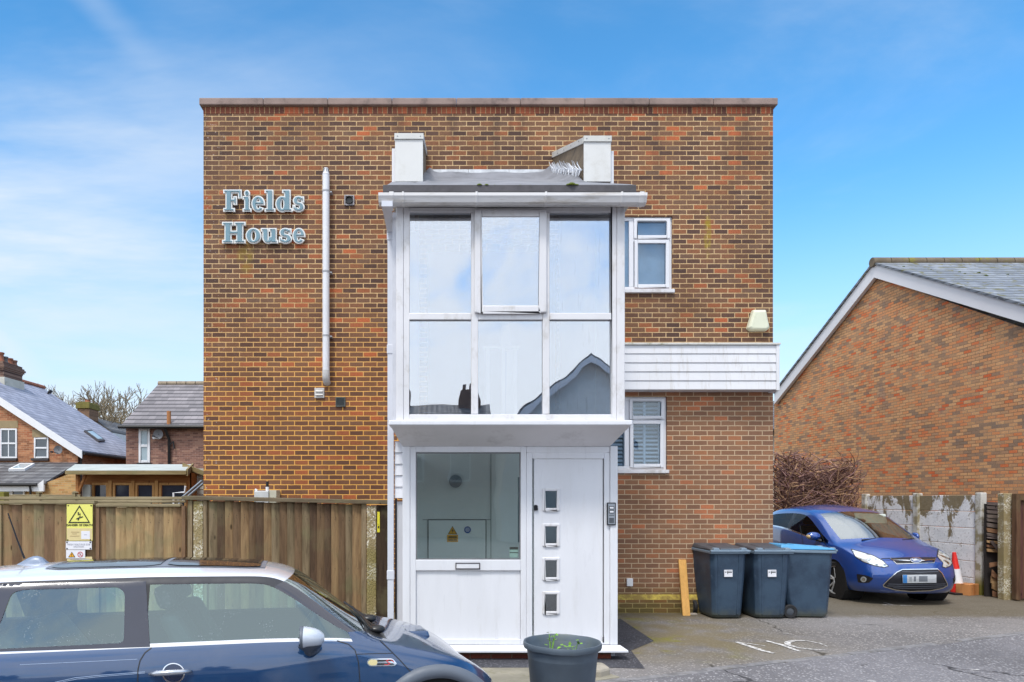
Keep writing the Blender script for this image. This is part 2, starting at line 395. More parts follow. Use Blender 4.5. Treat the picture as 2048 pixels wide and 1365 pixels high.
# worn granite setts flush along the edge of the road
SETT = M('granite_sett', srgb(140,138,140), .8, var=.4, vs=6, bump=.6, bs=50, dirt=srgb(96,92,84), dscale=4., damt=.7)
g = MB(); p = -9.5
while p < 9:
    L = random.uniform(.38,.62) ; w = random.uniform(.085,.11); j = random.uniform(-.012,.012)
    worn = 1 if p < 2.2 else random.random() < .55
    if worn and random.random() < .93:
        h = random.uniform(.006,.014)
        c = [kp(p+.012, -.06+j), kp(p+L, -.06+j), kp(p+L, -.06+j+w), kp(p+.012, -.06+j+w)]
        g.hexa([(a,b,-.03) for a,b,_ in c] + [(a,b,h) for a,b,_ in c])
    p += L
struct(g.build('kerb', SETT, bevel=.006))
# the strip of dark new tarmac round the porch
def sheet(name, pts, mat, z):
    g = MB(); g.add([(a,b,z) for a,b in pts], [tuple(range(len(pts)))])
    return struct(g.build(name, mat))
def gp(px, py):              # pixel on the ground plane
    Y = HC*F/(py-CY); return (wx(px, Y), Y)
sheet('tarmac_patch', [gp(700,1322), gp(950,1336), gp(1130,1337), gp(1205,1336), gp(1290,1338), gp(1262,1302), gp(1308,1283), gp(1240,1238), (2.05,9.2), (1.6,9.2), (1.6,7.5), (-1.2,7.5)], TAR, .004)
OLDC = M('broken_concrete', srgb(150,144,128), .9, var=.3, vs=3., bump=.8, bs=45, dirt=srgb(104,100,60), dscale=3.5, damt=.8)
g = MB(); c = [(-2.6,5.05),(1.2,6.32),(1.75,6.60),(1.55,6.93),(.95,6.95),(-1.0,6.95),(-3.2,6.6)]
g.prism(c, 'z', -.05, .012)
struct(g.build('pavement', OLDC, bevel=.008))
g = MB(); a, b = gp(1214,1349); g.prism([(a-.55,b-.1),(a-.1,b-.16),(a+.02,b-.06),(a,b+.14),(a-.1,b+.17),(a-.55,b+.1)], 'z', -.05, .085)
tag(g.build('kerb_stone', CONC, bevel=.025), 'loose rounded concrete kerb stone half hidden behind the grey planter', 'kerb stone')
# worn white painted letters N O
PAINT, t = newmat('worn_white_paint')
p = t.pos()
wr = t.mask(t.noise(p, 22., 5, .7), .40, .60)
pc = t.mix(wr, c4(srgb(150,146,142)), c4(srgb(226,224,222)))
t.princ(pc, .7, 0., None, .3)
g = MB()
def stroke(pts, ws):
    P = [Vector(gp(*q)) for q in pts]
    for i in range(len(P)-1):
        d = (P[i+1]-P[i]).normalized(); nn = Vector((-d.y, d.x))
        a0, a1 = ws[i]/2, ws[i+1]/2
        q = [P[i]-nn*a0, P[i+1]-nn*a1, P[i+1]+nn*a1, P[i]+nn*a0]
        g.add([(v.x, v.y, .005+.0004*(len(g.f) % 7)) for v in q], [(0,1,2,3)])
stroke([(1473,1285),(1500,1294),(1528,1303),(1548,1308)], [.05,.07,.07,.05])
stroke([(1473,1285.5),(1500,1289),(1530,1293)], [.05,.03,.015])
stroke([(1532,1283),(1560,1290),(1585,1299),(1602,1304)], [.05,.06,.06,.03])
stroke([(1655,1294),(1640,1288),(1612,1282.5),(1588,1282.5),(1574,1286),(1576,1291),(1592,1296),(1625,1300),(1650,1301)], [.01,.02,.03,.06,.07,.07,.05,.03,.015])
stroke([(1765,1211),(1794,1211.5)], [.035,.03]); stroke([(1768,1206),(1786,1211)], [.03,.01]); stroke([(1800,1211.8),(1824,1212)], [.03,.02])
stroke([(1566,1268),(1577,1268)], [.04,.04]); stroke([(1940,1342),(1958,1341)], [.02,.02]); stroke([(1735,1363),(1752,1364)], [.02,.02])
struct(g.build('painted_marking', PAINT))
# ------------------------------------------------------------- the brick house with its glazed stair bay
FY = 10.42; PY = 7.38; BY = 7.0; S = F/FY
def fx(px): return wx(px, FY)
def fz(py): return wz(py, FY)
X0, X1, ZT = fx(407), fx(1546), fz(214)
bld = thing('brick_building', 'flat-roofed brown brick building with a white glazed stair bay and white front door', 'building', (0.8, FY, 0))

def wall_with_holes(mb, x0, x1, z0, z1, y, th, holes, m=0):
    xs = sorted({x0, x1, *[h[0] for h in holes], *[h[1] for h in holes]}); zs = sorted({z0, z1, *[h[2] for h in holes], *[h[3] for h in holes]})
    for i in range(len(xs)-1):
        for j in range(len(zs)-1):
            cx, cz = (xs[i]+xs[i+1])/2, (zs[j]+zs[j+1])/2
            if any(h[0] < cx < h[1] and h[2] < cz < h[3] for h in holes): continue
            a, b, c, d = xs[i], xs[i+1], zs[j], zs[j+1]
            mb.add([(a,y,c),(b,y,c),(b,y,d),(a,y,d)], [(0,1,2,3)], m)
            mb.add([(a,y+th,c),(b,y+th,c),(b,y+th,d),(a,y+th,d)], [(3,2,1,0)], m)
    for a, b, c, d in holes:
        mb.add([(a,y,c),(b,y,c),(b,y+th,c),(a,y+th,c)], [(0,1,2,3)], m); mb.add([(a,y,d),(b,y,d),(b,y+th,d),(a,y+th,d)], [(3,2,1,0)], m)
        mb.add([(a,y,c),(a,y+th,c),(a,y+th,d),(a,y,d)], [(0,1,2,3)], m+1); mb.add([(b,y,c),(b,y+th,c),(b,y+th,d),(b,y,d)], [(3,2,1,0)], m+1)

W1 = (fx(1180), fx(1345), fz(580), fz(433)); W2 = (fx(1168), fx(1334), fz(940), fz(794))
BAYO = (fx(855), fx(1115), .1, 5.6)
g = MB()
wall_with_holes(g, X0, X1, -.1, ZT, FY, .25, [W1, W2, BAYO])
DEPTH = 9.0
g.add([(X0,FY,-.1),(X0,FY+DEPTH,-.1),(X0,FY+DEPTH,ZT),(X0,FY,ZT)], [(0,1,2,3)], 1)
g.add([(X1,FY,-.1),(X1,FY+DEPTH,-.1),(X1,FY+DEPTH,ZT),(X1,FY,ZT)], [(3,2,1,0)], 1)
g.add([(X0,FY+DEPTH,-.1),(X1,FY+DEPTH,-.1),(X1,FY+DEPTH,ZT),(X0,FY+DEPTH,ZT)], [(3,2,1,0)], 0)
g.build('wall', [BR_FX, BR_FY], bld)
g = MB(); g.box(X0+.02, X1-.02, FY+.26, FY+DEPTH-.02, ZT-.25, ZT-.02); g.build('roof', FELT, bld)
# soldier course of redder bricks right under the coping
RED_S = brick_mat('soldier_brick', 'x', [(0, srgb(92,62,54)), (.4, srgb(130,76,58)), (1, srgb(170,92,62))], srgb(180,150,110), bw=.075, bh=.12, off=(0, -ZT+.12))
g = MB(); g.box(X0-.002, X1+.002, FY-.004, FY+.02, ZT-.105, ZT-.001); g.build('soldier_course', RED_S, bld)
g = MB()
nseg = 9
for i in range(nseg):
    a, b = X0-.05 + (X1-X0+.1)*i/nseg, X0-.05 + (X1-X0+.1)*(i+1)/nseg
    g.box(a+.002, b-.002, FY-.06, FY+.28, ZT, ZT+.105)
g.box(X0-.05, X0+.25, FY+.285, FY+DEPTH+.05, ZT, ZT+.105); g.box(X1-.25, X1+.05, FY+.285, FY+DEPTH+.05, ZT, ZT+.105)
g.build('coping', COPING, bld, bevel=.012)
g = MB()                                                       # mossy plinth ledge
PLM, t = newmat('mossy_ledge'); p = t.pos(); t.princ(t.mix(t.mask(t.noise(p, 6., 5, .65), .36, .62), c4(srgb(196,176,84)), c4(srgb(136,116,66))), .9, 0., t.bump(t.noise(p, 40., 4), .6, .01), .2)
g.add([(2.0,FY-.055,.0),(X1,FY-.055,.0),(X1,FY-.055,.20),(2.0,FY-.055,.20),(2.0,FY,.285),(X1,FY,.285)], [(0,1,2,3)], 0)
g.add([(2.0,FY-.055,.20),(X1,FY-.055,.20),(X1,FY-.001,.275),(2.0,FY-.001,.275)], [(0,1,2,3)], 1)
g.build('plinth', [BR_FX, PLM], bld)

# ---- windows in the brick wall
def bar(mb, x0, x1, z0, z1, y0, y1, m=0): mb.box(x0, x1, y0, y1, z0, z1, m)
def ring(mb, x0, x1, z0, z1, w, y0, y1, m=0, wb=None):
    wb = wb or w
    mb.box(x0, x0+w, y0, y1, z0, z1, m); mb.box(x1-w, x1, y0, y1, z0, z1, m)
    mb.box(x0+w, x1-w, y0, y1, z1-w, z1, m); mb.box(x0+w, x1-w, y0, y1, z0, z0+wb, m)
def house_window(wn, px_m, tr, blinds):
    a, b, c, d = wn; y = FY+.035
    g = MB(); ring(g, a, b, c, d, .055, y, y+.07)
    xm = fx(px_m); g.box(xm-.035, xm+.035, y+.001, y+.069, c+.055, d-.055)
    z_t = fz(tr); g.box(xm+.035, b-.055, y+.001, y+.069, z_t-.03, z_t+.03)
    win = g.build('window', WHITE, bld, bevel=.006)
    # opening lights stand proud of the frame
    for (x0, x1, z0, z1) in ((xm+.036, b-.03, z_t+.012, d-.025), (xm+.045, b-.045, c+.04, z_t-.012)):
        h = MB(); ring(h, x0, x1, z0, z1, .05, y-.022, y+.02); h.build('sash', WHITE, win, bevel=.006)
        h = MB(); h.box(x0+.05, x1-.05, y+.004, y+.008, z0+.05, z1-.05); h.build('pane', GL_WIN, win)
    h = MB(); h.box(a+.055, xm-.035, y+.02, y+.024, c+.055, d-.055); h.build('pane', GL_WIN, win)
    h = MB(); h.box(xm+.09, b-.1, y-.034, y-.023, d-.075, d-.062); h.build('trickle_vent', GREYM, win)
    h = MB(); h.box(a-.03, b+.02, FY-.05, FY+.10, c-.055, c-.001); h.build('sill', WHITE_D, win, bevel=.006)
    if blinds:
        h = MB(); zz = c+.07
        while zz < d-.06:
            for xa, xb in ((a+.06, xm-.04), (xm+.06, b-.08)):
                h.hexa([(xa,y+.09,zz),(xb,y+.09,zz),(xb,y+.12,zz+.03),(xa,y+.12,zz+.03),(xa,y+.093,zz+.006),(xb,y+.093,zz+.006),(xb,y+.123,zz+.036),(xa,y+.123,zz+.036)])
            zz += .062
        for xs in (xm+.05, (xm+b)/2-.02, b-.09): h.box(xs, xs+.03, y+.085, y+.125, c+.06, d-.06)
        h.build('shutter_slats', WHITE, win)
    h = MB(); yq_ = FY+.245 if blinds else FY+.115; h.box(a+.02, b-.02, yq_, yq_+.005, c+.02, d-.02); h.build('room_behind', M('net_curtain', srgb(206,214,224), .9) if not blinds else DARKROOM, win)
house_window(W1, 1264, 478, False)
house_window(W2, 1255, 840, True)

# ---- white boarded band between the storeys
g = MB(); a, b = fx(1240), 5.075; y0 = FY-.25
zt, zb = wz(690, y0), wz(780, y0)
hb = (zt-zb)/5
for i in range(5):
    z1 = zt - i*hb; z0 = z1-hb
    g.hexa([(a,y0,z0+.004),(b-.05,y0,z0+.004),(b-.05,FY,z0+.004),(a,FY,z0+.004),(a,y0+.012,z1-.004),(b-.05,y0+.012,z1-.004),(b-.05,FY,z1-.004),(a,FY,z1-.004)])
g.box(a, b-.06, y0+.02, FY, zb+.01, zt-.01)
g.box(b-.05, b, y0-.006, FY, zb-.01, zt)
band = g.build('cladding_band', M('white_cladding', srgb(226,226,229), .4, var=.04, vs=1.5, dirt=srgb(178,168,150), dscale=4., damt=.4, stretch=(3.,1,.5)), bld, bevel=.004)
g = MB(); g.box(a, b+.01, y0-.02, FY, zt+.001, zt+.028); g.build('flashing', M('mossy_capping', srgb(214,212,206), .6, var=.1, dirt=srgb(128,124,70), dscale=8., damt=.7), band)

# ---- the entrance porch (ground floor of the bay)
def qx(px): return wx(px, PY)
def qz(py): return wz(py, PY)
pl, pr = qx(805), qx(1235); zp = qz(893)
g = MB()
z0 = qz(1290)
g.box(pl, qx(820), PY, PY+.12, z0, zp)                          # corner posts and frame bars of the fixed light
g.box(qx(1220)+.001, pr, PY-.012, PY+.12, z0, zp)
post = g.build('porch_post', WHITE, bld, bevel=.006)
g = MB(); a, b = qx(820)+.001, qx(1053)
c, d, e = qz(905), qz(1120), qz(1142)
ring(g, a, b, z0, zp-.002, .062, PY+.005, PY+.075)
g.box(a+.062, b-.062, PY+.004, PY+.076, e, d)
g.box(a+.062, b-.062, PY+.03, PY+.06, z0+.062, e)
pw = g.build('porch_window', WHITE, bld, bevel=.007)
h = MB(); ring(h, a+.062, b-.062, d, zp-.066, .012, PY+.012, PY+.03); h.build('glazing_bead', M('grey_gasket', srgb(120,120,124), .6), pw)
h = MB(); h.box(a+.062, b-.062, PY+.033, PY+.037, d, zp-.064); h.build('pane', GL_PORCH, pw)
h = MB(); ring(h, qx(911), qx(960), qz(1139), qz(1126), .008, PY-.008, PY+.004); h.build('letterbox_frame', M('dark_bronze', srgb(60,54,60), .4), pw)
h = MB(); h.box(qx(911)+.008, qx(960)-.008, PY-.004, PY+.003, qz(1139)+.008, qz(1126)-.008); h.build('letterbox_flap', WHITE, pw, bevel=.004)
# door
g = MB(); a, b = qx(1053)+.001, qx(1220)
dt = qz(906)
g.box(a, b, PY+.004, PY+.08, dt, zp-.001)
ring(g, a, b, z0, dt-.002, .062, PY+.002, PY+.08, wb=.03)
door_f = None
la, lb, lt, lb_ = qx(1068), qx(1207), qz(916), qz(1287)
h = MB(); h.box(la+.002, lb-.002, PY+.024, PY+.06, lb_, lt-.003)
leaf_m = MB(); wall_holes = []
pys = (999, 1070, 1138, 1206)
for q in pys: wall_holes.append((qx(1090), qx(1114), qz(q+18), qz(q-18)))
wall_with_holes(leaf_m, la+.004, lb-.004, lb_+.004, lt-.004, PY+.02, .045, wall_holes)
door = leaf_m.build('front_door', [WHITE, WHITE], bld)
g.build('door_frame', WHITE, door, bevel=.007)
for q in pys:
    h = MB(); x0, x1, zz0, zz1 = qx(1085), qx(1120), qz(q+23), qz(q-22)
    ring(h, x0, x1, zz0, zz1, .03, PY+.003, PY+.03); h.build('light_surround', WHITE_D, door, bevel=.008)
    h = MB(); h.box(x0+.03, x1-.03, PY+.024, PY+.028, zz0+.03, zz1-.03); h.build('pane', glass_mat('obscured_glass', (.3,.36,.37), .22, rough=.08), door)
h = MB(); h.lathe([(0,-.03),(.018,-.03),(.022,-.02),(.022,.0)], (qx(1072), PY+.03, qz(1014)), 'y', 14); h.box(qx(1072)-.02, qx(1072)+.02, PY-.006, PY+.024, qz(1021), qz(1016)); h.build('lock', M('lock_black', (.03,.03,.035), .3, metal=.6), door, smooth=40)
h = MB(); h.box(lb-.006, lb+.001, PY-.004, PY+.02, qz(1286), qz(1275)); h.build('hinge', BLACK, door)
# threshold sill, brick base
g = MB(); g.hexa([(qx(800),PY-.10,z0-.065),(qx(1252),PY-.10,z0-.065),(qx(1252),PY+.1,z0-.065),(qx(800),PY+.1,z0-.065),(qx(800),PY-.10,z0-.04),(qx(1252),PY-.10,z0-.04),(qx(1240),PY+.0,z0-.002),(qx(803),PY+.0,z0-.002)])
g.build('door_sill', WHITE, bld, bevel=.005)
PB = brick_mat('porch_base_brick', 'x', [(0, srgb(60,34,30)), (.5, srgb(98,52,42)), (1, srgb(126,66,48))], srgb(120,104,86), off=(0, .02))
g = MB(); g.box(qx(815), qx(1222), PY+.0, PY+.25, -.05, z0-.066); g.build('porch_base', PB, bld)
# porch side walls and back, its room
g = MB()
g.box(pl-.001, pl+.1, PY+.121, FY-.002, -.05, zp); g.box(pr-.1, pr+.001, PY+.121, 7.62, -.05, zp); g.box(pr-.1, pr+.001, 8.82, FY-.002, -.05, zp); g.box(pr-.1, pr+.001, 7.621, 8.819, -.05, .75); g.box(pr-.1, pr+.001, 7.621, 8.819, 2.2, zp)
g.box(qx(790), pl-.002, PY+.14, PY+.26, .02, wz(1000, PY+.14)-.02)
g.build('porch_wall', M('porch_side_board', srgb(208,209,214), .5, var=.05), bld)
g = MB(); zc = wz(998, PY+.1); zz = 2.36; k = 0
while zz > zc:
    z_b = max(zc, zz-.125)
    g.hexa([(qx(790)-.01,PY+.10,z_b+.004),(pl-.003,PY+.10,z_b+.004),(pl-.003,PY+.26,z_b+.004),(qx(790)-.01,PY+.26,z_b+.004),(qx(790)-.01,PY+.115,zz),(pl-.003,PY+.115,zz),(pl-.003,PY+.26,zz),(qx(790)-.01,PY+.26,zz)])
    zz -= .125
g.build('side_cladding', WHITE, bld, bevel=.003)
IB = 8.9
g = MB(); xi0, xi1 = pl+.101, qx(1056)
g.box(xi0, pr-.11, IB, IB+.05, .1, 2.42)                        # back partition of the porch
g.box(xi0, pr-.11, PY+.1, IB, .06, .1)
g.box(xi0, pr-.11, PY+.13, 7.7, 2.40, 2.44)
g.build('porch_interior', INT_W, bld)
ix = lambda px: wx(px, IB-.02)
izz = lambda py: wz(py, IB-.02)
g = MB(); g.box(ix(982)-.004, ix(982)+.004, IB-.008, IB-.001, .1, 2.40); g.box(ix(845), ix(982)-.004, IB-.008, IB-.001, izz(1040)-.004, izz(1040)+.004); g.build('panel_seam', M('seam_grey', srgb(150,160,158), .8), bld)
g = MB(); g.box(ix(857), ix(971), IB-.03, IB-.001, .1, izz(1041)); g.box(ix(857)-.012, ix(857), IB-.012, IB-.001, .1, izz(1041)+.01, 1); g.box(ix(971), ix(971)+.012, IB-.012, IB-.001, .1, izz(1041)+.01, 1); g.box(ix(857), ix(971), IB-.012, IB-.001, izz(1041)+.001, izz(1041)+.012, 1)
cup = g.build('meter_cupboard', [INT_W, M('cupboard_gap', srgb(70,80,80), .8)], bld)
g = MB(); tri = [(ix(897), izz(1068)), (ix(913), izz(1068)), (ix(905), izz(1054))]
g.prism([(ix(895.5), izz(1069)), (ix(914.5), izz(1069)), (ix(905), izz(1052.5))], 'y', IB-.032, IB-.03, 1)
g.prism(tri, 'y', IB-.034, IB-.0321, 0)
g.prism([(ix(906), izz(1056.5)),(ix(903), izz(1062.5)),(ix(905), izz(1062)),(ix(904), izz(1067)),(ix(907.5), izz(1060.5)),(ix(905.3), izz(1061))], 'y', IB-.036, IB-.0341, 1)
g.box(ix(894), ix(916), IB-.033, IB-.03, izz(1084.5), izz(1070), 0)
text_into(g, '400/230', .032, ix(905), IB-.035, izz(1076.5), 1, bold=.001); text_into(g, 'VOLTS', .036, ix(905), IB-.035, izz(1082.5), 1, bold=.001)
g.build('warning_sticker', [ORANGEY, INK], cup)
g = MB(); g.lathe([(0,-.004),(.044,-.004),(.044,0)], (ix(935), IB-.03, izz(1060)), 'y', 24, 0)
for k in range(4): w_ = (.045,.06,.06,.04)[k]; g.box(ix(935)-w_/2, ix(935)+w_/2, IB-.036, IB-.0341, izz(1060)+.02-k*.014, izz(1060)+.026-k*.014, 1)
g.build('mandatory_sticker', [BLUEINK, SIGNW], cup)
g = MB(); g.box(qx(1020), qx(1037), PY+.040, PY+.042, qz(1116), qz(1098)); g.box(qx(1020), qx(1037), PY+.0385, PY+.0398, qz(1100), qz(1095), 1); g.box(qx(1020), qx(1037), PY+.0385, PY+.0398, qz(1107), qz(1105.5), 1); g.build('window_sticker', [M('pale_sticker', srgb(170,196,190), .6), INK], pw)
g = MB(); g.box(wx(1036,7.9), wx(1048,7.9), 7.88, 7.92, wz(1085,7.9), wz(955,7.9)); g.build('inner_door_edge', M('dark_door_edge', srgb(90,108,112), .5), bld)

g = MB()
for y0_, y1_, z0_, z1_ in ((7.622,7.68,.752,2.198),(8.76,8.818,.752,2.198),(7.681,8.759,.752,.81),(7.681,8.759,2.14,2.198)): g.box(pr-.075, pr-.012, y0_, y1_, z0_, z1_)
sw = g.build('added_side_window', WHITE, bld, bevel=.006)  # added in the unseen side wall to let more daylight into the porch
h = MB(); h.box(pr-.045, pr-.04, 7.681, 8.759, .81, 2.14); h.build('pane', GL_PORCH, sw)

# ---- flared soffit between porch and upper bay
def bx(px): return wx(px, BY)
def bz(py): return wz(py, BY)
g = MB(); yb = BY-.07
zt_, z1 = wz(848, yb), wz(851, yb)
x0t, x1t = wx(780, yb), wx(1262, yb)
g.hexa([(pl+.0,PY-.005,zp+.0),(wx(1220,PY),PY-.005,zp+.0),(wx(1220,PY),PY+.3,zp),(pl,PY+.3,zp),(x0t,yb,z1),(x1t,yb,z1),(x1t,PY+.3,z1),(x0t,PY+.3,z1)])
g.build('flared_soffit', GREYW, bld)
g = MB(); g.box(x0t-.012, x1t+.012, yb-.015, BY+.2, z1, z1+.05); g.build('bay_sill', WHITE, bld, bevel=.01)
# ---- glazed upper bay
g = MB(); bl, br = bx(792), bx(1250); zb0 = z1+.051; zb1 = bz(414)
g.box(bl, bx(807), BY, BY+.12, zb0, zb1); g.box(bx(1234), br, BY, BY+.12, zb0, zb1)
ring(g, bx(807)+.001, bx(1234)-.001, zb0, zb1, .055, BY+.004, BY+.08, wb=.07)
xa, xb = bx(949.5), bx(1092.5)
for x in (xa, xb): g.box(x-.036, x+.036, BY+.003, BY+.081, zb0+.07, zb1-.055)
zt0, zt1 = bz(640), bz(626)
segs = [(bx(807)+.056, xa-.036), (xa+.036, xb-.036), (xb+.036, bx(1234)-.056)]
for s0, s1 in segs: g.box(s0, s1, BY+.0, BY+.082, zt0, zt1)
bay = g.build('bay_window', WHITE_D, bld, bevel=.008)
for s0, s1 in segs:
    h = MB(); h.box(s0, s1, BY+.035, BY+.039, zb0+.07, zt0); h.build('pane', GL_BAY, bay)
for s0, s1 in (segs[0], segs[2]):
    h = MB(); h.box(s0, s1, BY+.035, BY+.039, zt1, zb1-.055); h.build('pane', GL_BAY, bay)
h = MB(); ring(h, xa-.004, xb+.004, zt1-.005, bz(421), .075, BY-.028, BY+.0); cas = h.build('casement', WHITE_D, bay, bevel=.012)
h = MB(); h.box(xa+.071, xb-.071, BY-.012, BY-.008, zt1+.07, bz(421)-.075); h.build('pane', GL_BAY, bay)
# side walls of the bay with the room inside
g = MB()
for x0, x1 in ((bl+.0, bl+.07), (br-.07, br+.0)):
    g.box(x0, x1, BY+.121, FY-.002, zb0-.1, zb1)
    g.prism([(BY+.121, zb1), (FY-.002, zb1), (FY-.002, 6.55), (BY+.121, 4.86)], 'x', x0, x1)
g.build('bay_side_wall', WHITE, bld)
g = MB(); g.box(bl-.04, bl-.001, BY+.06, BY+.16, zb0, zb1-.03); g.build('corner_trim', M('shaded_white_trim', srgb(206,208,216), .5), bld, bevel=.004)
IBK = FY+.9
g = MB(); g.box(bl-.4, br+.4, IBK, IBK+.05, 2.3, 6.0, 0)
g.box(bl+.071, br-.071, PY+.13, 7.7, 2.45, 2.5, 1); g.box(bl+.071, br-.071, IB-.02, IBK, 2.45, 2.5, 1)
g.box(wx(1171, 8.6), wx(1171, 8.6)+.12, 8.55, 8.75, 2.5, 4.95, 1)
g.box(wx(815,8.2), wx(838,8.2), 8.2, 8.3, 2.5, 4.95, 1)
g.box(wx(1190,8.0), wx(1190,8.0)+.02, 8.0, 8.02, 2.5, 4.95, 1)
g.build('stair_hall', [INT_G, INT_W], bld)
g = MB(); yy = 9.0                                              # white stair newel and balustrade seen through the glass
n0, n1 = wx(972,yy), wx(1034,yy); ztop = wz(697,yy)
for x in (n0, wx(1003,yy), n1-.05): g.box(x, x+.05, yy, yy+.05, 2.5, ztop)
g.box(n0-.03, n1+.03, yy-.01, yy+.06, ztop, ztop+.03)
g.prism([(wx(1004,yy), ztop+.03), (wx(1028,yy), ztop+.03), (wx(1022,yy), wz(640,yy)), (wx(1008,yy), wz(640,yy))], 'y', yy+.3, yy+.34)
g.prism([(wx(1012,yy), 2.5), (wx(1036,yy), 2.5), (wx(1030,yy), ztop), (wx(1015,yy), ztop)], 'y', yy+.08, yy+.1)
g.build('balustrade', INT_W, bld)

# ---- lean-to roof over the bay, its upstands, gutter and downpipe
ye = 6.93; ze, zr = wz(372, ye), fz(357)
xl, xr = wx(766, ye), wx(1272, ye)
def roof_z(y): return ze + (zr-ze)*(y-ye)/(FY-ye)
g = MB()
rows = []
UL, UR = -.19, 1.73                                             # inner faces of the two upstands
nx = 36
xs = [xl + (xr-xl)*i/nx for i in range(nx+1)]
for j in range(15):
    y = ye + (FY-.001-ye)*j/14; row = []
    for x in xs:
        z = roof_z(y)
        if y > 8.1:                                              # felt swept up against the upstands and the wall
            d = min(abs(x-UL), abs(x-UR)) if UL-.05 < x < UR+.05 else 9
            z += .13*min(1,(y-8.1)/.4)*max(0, 1-d/.2)**2
        z += .10*max(0, 1-(FY-y)/.35)**2 if UL < x < UR else 0
        z += .008*math.sin(x*9+y*3)
        row.append((x, y, z))
    rows.append(row)
g.grid(rows)
roof = g.build('bay_roof', FELT, bld, smooth=True)
g = MB(); g.box(xl, xr, ye-.012, ye+.02, ze-.07, ze+.006); g.box(xl, xl+.02, ye, FY-.01, ze-.07, ze-.0); g.build('felt_edge', FELT_D, roof, bevel=.006)
MOSS = M('moss', srgb(92,104,30), .95, var=.4, vs=30, bump=1., bs=80)
random.seed(3)
g = MB()
for px, r in ((960,.035),(973,.03),(990,.02),(1040,.02),(1060,.018),(1145,.05),(1139,.035),(1152,.03)):
    bmv = []
    g.lathe([(0,r*.75),(r*.5,r*.6),(r*.9,r*.3),(r*1.05,0)], (wx(px,ye)+random.uniform(-.01,.01), ye+.01, ze+.0), 'z', 8)
g.build('moss_tuft', MOSS, roof, smooth=True)
g = MB(); x = UL+.02
while x < UR-.03:
    w_ = min(.62, UR-.03-x)
    g.hexa([(x,FY-.03,zr+.03),(x+w_-.004,FY-.03,zr+.03),(x+w_-.004,FY-.002,zr+.03),(x,FY-.002,zr+.03),(x,FY-.014,zr+.13),(x+w_-.004,FY-.014,zr+.13),(x+w_-.004,FY-.002,zr+.13),(x,FY-.002,zr+.13)])
    x += w_
g.build('lead_flashing', LEAD, roof, bevel=.004)
# upstands: white front panel, sloping capped parapet behind
ys = 8.15
PIER = M('white_pier_panel', srgb(214,214,212), .5, var=.05, vs=2, dirt=srgb(170,164,150), damt=.35)
UPS = M('weathered_timber_felt', srgb(128,112,92), .85, var=.35, vs=4, bump=.6, bs=30, stretch=(1,.4,2.5), dirt=srgb(86,80,72), damt=.7)
zt_f, zt_b = wz(268, ys), 7.02
for k, (a, b) in enumerate(((wx(790,ys), wx(846,ys)), (wx(1168,ys), wx(1222,ys)))):
    zb_ = roof_z(ys)-.02; dz_ = -.03 if k else 0
    g = MB()
    g.prism([(ys+.03, zb_), (FY-.002, roof_z(FY)-.05), (FY-.002, zt_b+dz_), (ys+.03, zt_f-.04+dz_)], 'x', a+.006, b-.006)
    up = g.build('upstand', UPS, bld)
    h = MB(); h.box(a, b, ys-.0, ys+.03, zb_+.03, zt_f-.07+dz_); h.build('front_panel', PIER, up, bevel=.004)
    h = MB(); h.box(a-.006, b+.006, ys-.016, ys+.04, zt_f-.068+dz_, zt_f+dz_); 
    h.hexa([(a-.01,ys+.03,zt_f-.07+dz_),(b+.01,ys+.03,zt_f-.07+dz_),(b+.01,FY-.004,zt_b-.05+dz_),(a-.01,FY-.004,zt_b-.05+dz_),(a-.01,ys+.03,zt_f+dz_),(b+.01,ys+.03,zt_f+dz_),(b+.01,FY-.004,zt_b+.03+dz_),(a-.01,FY-.004,zt_b+.03+dz_)])
    for xr_ in (a+.03, b-.03): h.lathe([(0,-.004),(.008,-.003),(.009,0)], (xr_, ys-.016, zt_f-.035+dz_), 'y', 8, 1)
    xin = b+.012 if k == 0 else a-.012
    for q in range(4): yq = ys+.25+q*.5; h.lathe([(.011,-.003),(.011,.003)], (xin, yq, zt_f-.03+dz_+(zt_b-zt_f)*(yq-ys)/(FY-ys)), 'x', 8, 1)
    h.build('capping', [M('white_metal_capping', srgb(206,206,202), .5, var=.08, dirt=srgb(150,146,136), damt=.5), GREYM], up, bevel=.004)
    xo0, xo1 = (a-.04, a-.002) if k == 0 else (b+.002, b+.045)
    h = MB(); h.prism([(ys+.05, roof_z(ys)-.02), (FY-.004, roof_z(FY)), (FY-.004, zt_b-.2), (ys+.05, zt_f-.15+dz_)], 'x', xo0, xo1); h.build('side_board', WHITE, up)
# strip of bird spikes along the foot of the right upstand
g = MB(); random.seed(5)
for i in range(34):
    y = 8.2 + 2.1*i/33; z = roof_z(y)+.15
    for s_ in (-1, 1):
        g.tube([(UR-.03, y, z), (UR-.03-.03*(1+s_*.3), y+random.uniform(-.05,.05), z+s_*.075+random.uniform(-.02,.02))], [.009,.005], 4)
g.tube([(UR-.025, 8.18, roof_z(8.18)+.15), (UR-.025, 10.33, roof_z(10.33)+.15)], .012, 6)
tag(g.build('bird_spikes', M('white_plastic_spikes', srgb(226,230,238), .4)), 'strip of white zigzag bird spikes along the foot of a roof upstand', 'bird spikes')
